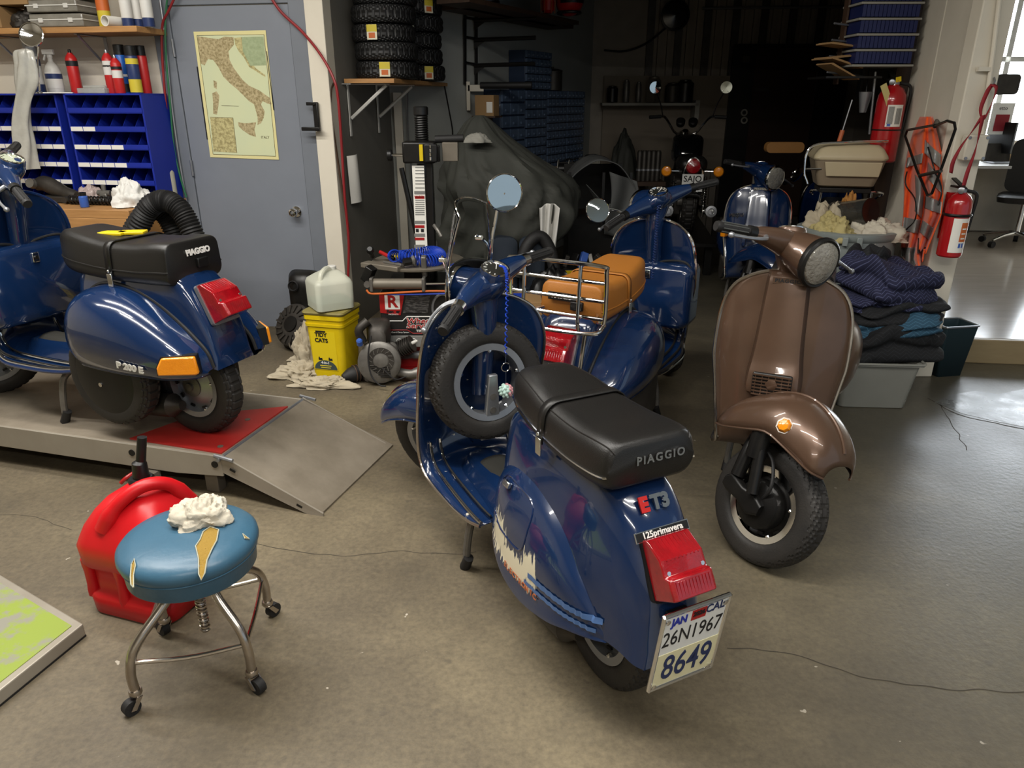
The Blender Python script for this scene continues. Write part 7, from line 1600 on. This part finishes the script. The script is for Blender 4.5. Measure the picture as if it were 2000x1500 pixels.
def blanket(c, s, rz, m_, seed, label, tilt=(0, 0)):
    b = MB(); n = 64; rings = []
    prof = [(.0, .80), (.04, .93), (.18, 1.0), (.36, .97), (.5, .90), (.64, 1.0), (.82, 1.0), (.95, .92), (1.0, .75), (1.02, .4), (1.02, .05)]
    for i, (tz, kk) in enumerate([tuple(q) for q in cr(prof, 30)]):
        row = []
        for k in range(n):
            a = 2*PI*k/n; cx = math.copysign(abs(math.cos(a))**.45, math.cos(a)); cy = math.copysign(abs(math.sin(a))**.45, math.sin(a))
            p = Vector((cx*1.7, cy*1.7, tz*1.4+seed)); nn = noise.noise(p)*.22+.08*noise.noise(p*2.7)
            x = cx*s[0]/2*kk*(1+nn); y = cy*s[1]/2*kk*(1+nn*.8); z = s[2]*tz*(1+.75*noise.noise(Vector((cx*1.5*kk, cy*1.5*kk, seed+9))))+tilt[0]*x+tilt[1]*y
            row.append((x, y, z))
        rings.append(row)
    b.loft(rings); o = b.build('moving_blanket', m_, None, ang=75, loc=c, rot=(0, 0, rz), label=label, cat='blanket', group='moving blankets piled on the tote'); return o
bx_, by_ = 1.95, 3.70
blanket((bx_+.02, by_-.0, .24), (.50, .44, .16), .1, 'quilt_black', 1, 'black quilted blanket at the bottom of the pile on the tote')
blanket((bx_+.03, by_, .365), (.46, .42, .11), -.15, 'quilt_teal', 2, 'teal rolled moving blanket low in the pile', (.16, 0))
blanket((bx_+.01, by_+.02, .44), (.48, .44, .10), .1, 'quilt_black', 3, 'dark quilted blanket above the teal one in the pile', (.05, 0))
blanket((bx_-.04, by_+.02, .50), (.38, .40, .07), -.1, 'quilt_navy', 4, 'thin navy blanket fold in the middle of the pile', (.08, 0))
blanket((bx_+.02, by_+.03, .545), (.46, .42, .165), .25, 'quilt_navy', 5, 'navy zigzag stitched moving blanket on top of the pile', (-.14, .08))
blanket((bx_-.05, by_+.15, .665), (.20, .16, .09), .6, 'quilt_black', 6, 'small black folded cloth on the very top of the blanket pile')
crumple('plastic_bag', (bx_-.33, by_-.02, .0), (.16, .17, .46), 'smoke_bag', amp=.3, fs=6, seed=51, label='clear plastic bag of dark blankets slumped left of the tote', cat='bag') if mat('smoke_bag', '#1d1e1f', .14, 0, .8, c2='#2d2f30', ns=9) else None

# ================================================================ extinguishers, vest, lanyard on the pillar
def extinguisher(loc, hgt, r_, label, rz, lm, tagged=True, strap=False):
    t = thing('fire_extinguisher', label, 'extinguisher', loc, rz)
    MB().lathe([(r_*.9, 0), (r_, .008), (r_, hgt*.74), (r_*.93, hgt*.82), (r_*.7, hgt*.89), (r_*.36, hgt*.93), (r_*.34, hgt*.95)], n=36).build('cylinder', 'ext_red', t) if mat('ext_red', '#a3161b', .22, 0, .6) else None
    MB().lathe([(r_*.36, hgt*.94), (r_*.36, hgt*.985), (r_*.25, hgt)], n=18).build('valve', 'silver', t)
    MB().add([(-.012, -.02, hgt*.98), (.012, -.02, hgt*.98), (.012, .10, hgt*1.10), (-.012, .10, hgt*1.10), (-.012, -.02, hgt*1.0), (.012, -.02, hgt*1.0), (.012, .10, hgt*1.12), (-.012, .10, hgt*1.12)], [(0,3,2,1), (4,5,6,7), (0,1,5,4), (1,2,6,5), (2,3,7,6), (3,0,4,7)]).build('lever', 'black_metal', t)
    MB().box((0, .05, hgt*1.0), (.022, .10, .012)).build('carry_handle', 'black_metal', t, bevel=.003)
    MB().lathe([(.016, 0), (.016, .012), (.012, .014)], (-r_*.3, -.02, hgt*.97), (-.6, -.8, 0), 16).build('gauge', 'silver', t)
    lo, hi = (.42, .74) if tagged else (.10, .60)
    for a0, a1, z0_, z1_, m_ in lm:
        MB().grid(lambda u_, v_: Vector((r_*1.012*math.sin(R(a0+(a1-a0)*u_)), -r_*1.012*math.cos(R(a0+(a1-a0)*u_)), hgt*(z0_+(z1_-z0_)*v_))), 14, 1).build('label', m_, t)
    MB().tube([(r_*1.01*math.cos(q), r_*1.01*math.sin(q), hgt*(.40 if tagged else .62)) for q in np.linspace(0, 2*PI, 32)[:-1]], .004 if tagged else .008, 6, closed=True).build('band', 'black_metal', t)
    MB().tube(cr([(r_*.4, .0, hgt*.96), (r_*1.2, -.01, hgt*.9), (r_*1.25, 0, hgt*.6), (r_*1.15, 0, hgt*.35)], 20), .009, 8).build('hose', 'rubber', t)
    return t
X1 = P(1720, 316, 4.74)
x1 = extinguisher(X1, .475, .082, 'tagged red fire extinguisher hanging high on the pillar', 0, ((-35, 30, .44, .70, 'paper'), (-30, -8, .47, .68, 'label_grey'), (0, 25, .47, .66, 'label_grey'), (-28, -14, .445, .475, 'can_blue2')))
MB().prism([(-.02, -.075), (.02, -.075), (.02, .075), (-.02, .075)], frame((-.06, -.06, .38), (.85, .1, .45), (-.45, 0, .85)), .001).build('inspection_tag', 'tag_manila', x1) if mat('tag_manila', '#c9bc7d', .7) else None
MB().prism([(-.016, -.014), (.016, -.014), (.016, .014), (-.016, .014)], frame((.005, -.03, .475), (1, 0, .2), (-.2, 0, 1)), .001).build('pin_tag', 'yellow', x1)
MB().tube([(0, -.02, .43), (.004, -.03, .47)], .003, 6).build('pin', 'chrome', x1)
MB().box((.05, .09, .25), (.08, .06, .3)).build('wall_mount', 'black_metal', x1)
X2 = P(1852, 500, 3.83)
x2 = extinguisher(X2, .35, .06, 'orange labelled fire extinguisher low on the pillar', 0, ((-40, 40, .08, .58, 'paper'), (0, 40, .24, .52, 'can_orange'), (2, 14, .15, .22, 'can_blue2'), (18, 30, .15, .22, 'can_blue2')), tagged=False)
for k in range(3): MB().grid(lambda u_, v_: Vector((.0622*math.sin(R(6+24*u_)), -.0622*math.cos(R(6+24*u_)), .35*(.28+k*.07+.02*v_))), 8, 1).build('label', 'paper', x2)
MB().box((0, .075, .2), (.05, .04, .24)).build('wall_mount', 'ext_red', x2)
# hi-vis vest on a black wire hanger
mat('hivis', '#e8560f', .75, c2='#c9470a', ns=7, na=.5, bump=.1, bs=200, sheen=.3); mat('reflective', '#9b9a98', .4, .3)
vt = thing('safety_vest', 'orange reflective safety vest hanging on the pillar', 'vest', SWp(1795, 520, .06)); V0 = vt.location
VB = [(228, 1797, 1822), (260, 1783, 1830), (300, 1772, 1840), (340, 1765, 1838), (380, 1766, 1842), (420, 1764, 1838), (460, 1762, 1822), (500, 1760, 1806), (525, 1785, 1802)]
def vest(u_, v_, off=0):
    py = 228+v_*297; l = np.interp(py, [q[0] for q in VB], [q[1] for q in VB]); r_ = np.interp(py, [q[0] for q in VB], [q[2] for q in VB])
    px = l+(r_-l)*u_; d_ = .035+.03*math.sin(u_*PI)+.02*math.sin(u_*17+v_*3)*min(1, v_*3)+.012*noise.noise(Vector((u_*4, v_*7, 1)))+off
    if v_ > .9: py += 14*math.sin(u_*5)
    return SWp(px, py, d_)-V0
def vpatch(u0, u1, v0, v1, off, m_, nm, par=None, sk=0): return MB().grid(lambda a, c: vest(u0+(u1-u0)*a, min(1, v0+(v1-v0)*c+sk*a), off), 16, 16).build(nm, m_, par or vt, ang=80, solid=.002)
MB().grid(lambda a, c: vest(a, c), 40, 60).build('vest_body', 'hivis', vt, ang=80, solid=.004)
for q in ((.03, .45, .27, .335, -.03), (.5, .97, .15, .24, .1), (.55, .98, .52, .60, .04), (.02, .5, .66, .75, .02), (.0, .55, .86, .95, .0), (.62, .95, .30, .40, .1), (.3, .5, .38, .62, .05), (.55, .9, .68, .76, .05)): vpatch(*q[:4], .007, 'reflective', 'reflective_tape', sk=q[4])
for pts in ([(.08, .36), (.05, .45), (.3, .55), (.33, .68), (.12, .74)], [(.6, .2), (.8, .34), (.97, .46), (.9, .58)], [(.55, .80), (.7, .9), (.9, .86)]): MB().tube([vest(*q, .012) for q in cr(pts, 16)], .004, 6).build('black_piping', 'black_letter', vt)
hg = thing('wire_hanger', 'black bent wire hanger hooked on the pillar over the vest', 'hanger', SWp(1832, 238, .01)); h0 = hg.location
MB().tube([SWp(px, py, .10)-h0 for px, py in ((1828, 244), (1772, 254), (1768, 266), (1790, 330), (1812, 382), (1820, 378), (1842, 320), (1866, 252), (1864, 240), (1850, 236), (1826, 246))], .007, 8).build('wire_loop', 'black_metal', hg); MB().tube([SWp(1796, 343, .10)-h0, SWp(1838, 334, .10)-h0], .009, 8).build('cross_bar', 'dirty_metal', hg); MB().cyl(SWp(1826, 246, .10)-h0, SWp(1830, 236, .0)-h0, .012, n=10).build('wall_peg', 'black_metal', hg)
# conduit, junction box, red lanyard
jx = thing('junction_box', 'cream wall junction box with conduit on the pillar', 'junction box', P(1896, 288, 3.94)); j0 = jx.location
MB().box((0, -.025, 0), (.115, .05, .125)).build('box_body', 'cream', jx, bevel=.008)
for x in (-.045, .045):
    for z in (-.05, .05): MB().lathe([(.008, 0), (.008, .004)], (x, -.05, z), (0, -1, 0), 10).build('screw', 'silver', jx)
MB().tube([P(1918, 262, 3.93)-j0, P(1940, 100, 3.93)-j0, P(1957, -40, 3.93)-j0], .011, 10).build('conduit', 'cream', jx); MB().box(P(1921, 135, 3.93)-j0, (.06, .02, .02)).build('conduit_clip', 'cream', jx)
ln = thing('red_lanyard', 'red webbing lanyard hooked on the pillar edge', 'lanyard', P(1938, 160, 3.92)); l0 = ln.location
mat('webbing', '#8e1a24', .7, c2='#6e1119', ns=30, na=.5)
def strap(pts, nm='strap'):
    q = cr([P(px, py, y_)-l0 for px, py, y_ in pts], 30); b = MB(); rows = []
    for i, p in enumerate(q): a = i*.12; w_ = Vector((math.cos(a)*.010, math.sin(a)*.005, .003)); rows.append([Vector(p)-w_, Vector(p)+w_])
    b.loft(rows, False); b.build(nm, 'webbing', ln, solid=.003, ang=80)
strap([(1938, 165, 3.90), (1946, 172, 3.88), (1940, 195, 3.87), (1922, 232, 3.87), (1915, 215, 3.88), (1928, 180, 3.89), (1938, 165, 3.90)])
strap([(1920, 225, 3.86), (1900, 255, 3.86), (1878, 285, 3.86), (1862, 315, 3.86), (1857, 338, 3.86)]); strap([(1920, 225, 3.86), (1912, 265, 3.86), (1903, 300, 3.86), (1890, 335, 3.86), (1880, 370, 3.84)])
MB().tube(cr([P(1941, 150, 3.96)-l0, P(1943, 160, 3.92)-l0, P(1938, 166, 3.90)-l0], 8), .005, 8).build('wall_hook', 'silver', ln)
# wooden plank by the pillar with hanging bits
for k, (px0, px1) in enumerate(((1692, 1700), (1745, 1760))):
    pass
plk = seg('trim_9', 'dark_wood', P(1762, 60, 4.93).xy.to_3d(), P(1806, 60, 4.93).xy.to_3d(), 0, 2.9, .05, (0, -1, 0))
# rack of blue bins up at the right
bn = thing('bin_rack', 'hanging rack of blue corrugated bins with pale edges', 'rack', P(1668, 128, 4.72)); n0 = bn.location
wb_ = P(1778, 128, 4.72).x-n0.x; mat('bin_navy', '#1a2350', .45)
for k in range(6):
    z = k*.083; MB().box((wb_/2, .12, z), (wb_+.03, .26, .012)).build('shelf_edge', 'lining', bn, bevel=.002)
    me = MB().box((0, .10, .042), (wb_/14*.86, .2, .068)).mesh('blue_bin', 'bin_navy')
    for j in range(14): link('blue_bin', me, bn, loc=((j+.5)*wb_/14, 0, z+.004))
for x in (-.012, wb_+.012): MB().box((x, .2, .35), (.012, .06, .9)).build('rack_side', 'dark_wood', bn)
for k, (px, py, a) in enumerate(((1640, 90, .1), (1632, 112, -.1), (1640, 124, .25), (1636, 140, .4))):
    p = P(px, py, 4.85); MB().box((0, 0, 0), (.22, .16, .008), (0, a, .2)).box((0, 0, .005), (.2, .14, .006), (0, a, .25)).build('envelope', 'card', None, loc=p, label=('top', 'second', 'third', 'lowest')[k]+' brown envelope sticking out left of the blue bin rack', cat='envelope', group='brown envelopes by the bin rack')
sw_ = thing('envelope_shelf', 'dark slatted shelf holding the brown envelopes', 'shelf', P(1640, 148, 4.85)); MB().box((.06, .08, -.01), (.34, .3, .012)).build('slat', 'black_metal', sw_); MB().box((.22, .2, .12), (.012, .05, .5)).build('shelf_post', 'black_metal', sw_)
for k in range(4): MB().tube([(-.08, .0, .09*k+.02), (.2, .1, .09*k)], .006, 6).build('wire', 'silver', sw_)
# hanging tools by the wall
for k, (px, py, l, nm) in enumerate(((1688, 200, .30, 'clear funnel cup hanging on the dark wood wall'), (1652, 215, .24, 'long screwdriver hanging on the dark wood wall'))):
    p = P(px, py, 4.9); t = thing('funnel' if k == 0 else 'screwdriver', nm, 'funnel' if k == 0 else 'screwdriver', p)
    if k == 0: MB().lathe([(.02, -.06), (.04, .06), (.043, .062), (.038, .06), (.018, -.058)], n=24, cap=False).build('cup', 'silver', t); MB().tube([(0, 0, .06), (.01, .03, .2)], .004, 6).build('cord', 'black_metal', t)
    else: MB().cyl((0, 0, -.12), (.03, 0, .06), .005, n=8).build('blade', 'silver', t); MB().cyl((-.012, 0, -.19), (0, 0, -.12), .014, n=12).build('handle', 'orange_letter', t)
MB().tube([P(1710, 140, 4.9), P(1698, 262, 4.9)], .008, 8).build('steel_rod', 'silver', None, label='bright steel rod standing on the dark wood wall', cat='rod')

# ================================================================ office
dk = thing('office_desk', 'white office desk under the bright window', 'desk', ow0+sd*.2+sn*.36, 0); dk.rotation_euler = (0, 0, math.atan2(sd.y, sd.x)); dk.location.z = .15
mat('desk_white', '#d9d7d2', .4)
MB().box((.45, 0, .73), (1.3, .7, .03)).build('desk_top', 'desk_white', dk, bevel=.004)
MB().box((.45, .33, .36), (1.2, .02, .70)).build('modesty_panel', 'office_wall', dk)
for x in (-.15, 1.05): MB().box((x, 0, .355), (.04, .6, .71)).build('desk_leg', 'desk_white', dk)
def od(px, py, z): return PL(px, py, dk.location+sn*.05, sn)
def onDesk(px, off=.1): p = P(px, 300, (dk.location+sn*off).y); return Vector((p.x, (dk.location+sn*off).y, .15+.747))
mo = thing('monitor', 'black monitor standing on the office desk', 'monitor', onDesk(1948, -.05), .3); MB().box((0, 0, .24), (.03, .3, .3)).build('screen', 'black_plastic', mo, bevel=.005); MB().box((0, 0, .05), (.03, .06, .1)).build('stand', 'black_plastic', mo); MB().box((0, 0, .006), (.16, .2, .012)).build('foot', 'black_plastic', mo)
lpx = thing('laptop', 'grey laptop open on the office desk', 'laptop', onDesk(1950, .1), 0); MB().box((.05, 0, .008), (.26, .18, .014)).build('keyboard_base', 'silver', lpx, bevel=.003); MB().box((.05, .10, .10), (.26, .01, .18), (-.25, 0, 0)).build('screen', 'dirty_metal', lpx, bevel=.003)
bxo = thing('desk_box', 'brown box at the back of the office desk', 'box', onDesk(1993, .0), 0); MB().box((0, 0, .08), (.18, .14, .16)).build('carton_body', 'card', bxo, bevel=.003); MB().box((0, 0, .161), (.18, .03, .002)).build('tape', 'wood', bxo)
pos = thing('window_poster', 'dark pink poster against the office window', 'poster', P(1955, 232, ow0.y-.35)); MB().box((0, 0, 0), (.22, .008, .3)).build('poster_sheet', 'paper', pos); MB().box((.01, -.005, -.04), (.14, .004, .16)).build('poster_print', 'webbing', pos); text('etto', .05, 'black_letter', pos, frame((0, -.0055, .1), (1, 0, 0), (0, 0, 1)), .0005)
sl = thing('wall_speaker', 'dark wall speaker in front of the office window', 'speaker', P(1962, 165, 7.5)); MB().loft([rrect(y, .09, -.09, .12, .04) for y in (-.04, 0, .05)]).build('speaker_body', 'dirty_metal', sl); MB().cyl((0, .05, 0), (0, .5, .02), .012, n=8).build('speaker_arm', 'dirty_metal', sl)
# chair
oc = thing('office_chair', 'black office chair on chrome star base', 'chair', P(1985, 455, 7.2), R(-35))
oc.location.z = .15
for k in range(5):
    a = 2*PI*k/5+.3; d_ = Vector((math.cos(a), math.sin(a), 0)); ar = MB().tube(cr([d_*.02+Vector((0, 0, .13)), d_*.15+Vector((0, 0, .115)), d_*.29+Vector((0, 0, .075))], 10), list(np.linspace(.022, .012, 10)), 10).build('base_arm', 'chrome', oc)
    s_ = d_.cross(Vector((0, 0, 1))); MB().cyl(d_*.29-s_*.02+Vector((0, 0, .032)), d_*.29+s_*.02+Vector((0, 0, .032)), .03, n=18).build('castor', 'rubber', ar)
MB().cyl((0, 0, .11), (0, 0, .42), .025, n=18).build('gas_column', 'chrome', oc)
MB().loft([rr2(z, w_, w_, .08) for z, w_ in ((.42, .18), (.43, .22), (.48, .23), (.50, .20))]).build('seat', 'black_vinyl', oc, ang=50)
MB().loft([[(x, y+.03*(x/.2)**2*-1, z) for x, y, z in rrect(y_, 1.0, .50, .2, .08)] for y_ in (.17, .19, .23, .25)]).build('backrest', 'black_vinyl', oc, ang=50)
MB().box((0, .22, .47), (.06, .06, .1)).build('back_bracket', 'chrome', oc)
# waste bin by the step
wbn = thing('waste_bin', 'dark blue mesh waste bin with pale rim by the step', 'bin', (2.535, 4.02, 0), R(10)); wbn.scale = (.72, .8, 1); MB().loft([rr2(z, w_, w_*.7, .02) for z, w_ in ((0, .11), (.30, .145), (.305, .15))], True, False).build('bin_wall', 'bin_teal', wbn, solid=.003) if mat('bin_teal', '#25383f', .5) else None
MB().loft([rr2(z, .11, .077, .02) for z in (.002, .006)]).build('bin_floor', 'bin_teal', wbn); MB().tube([Vector(q) for q in rr2(.305, .15, .105, .02)], .006, 6, closed=True).build('bin_rim', 'silver', wbn)
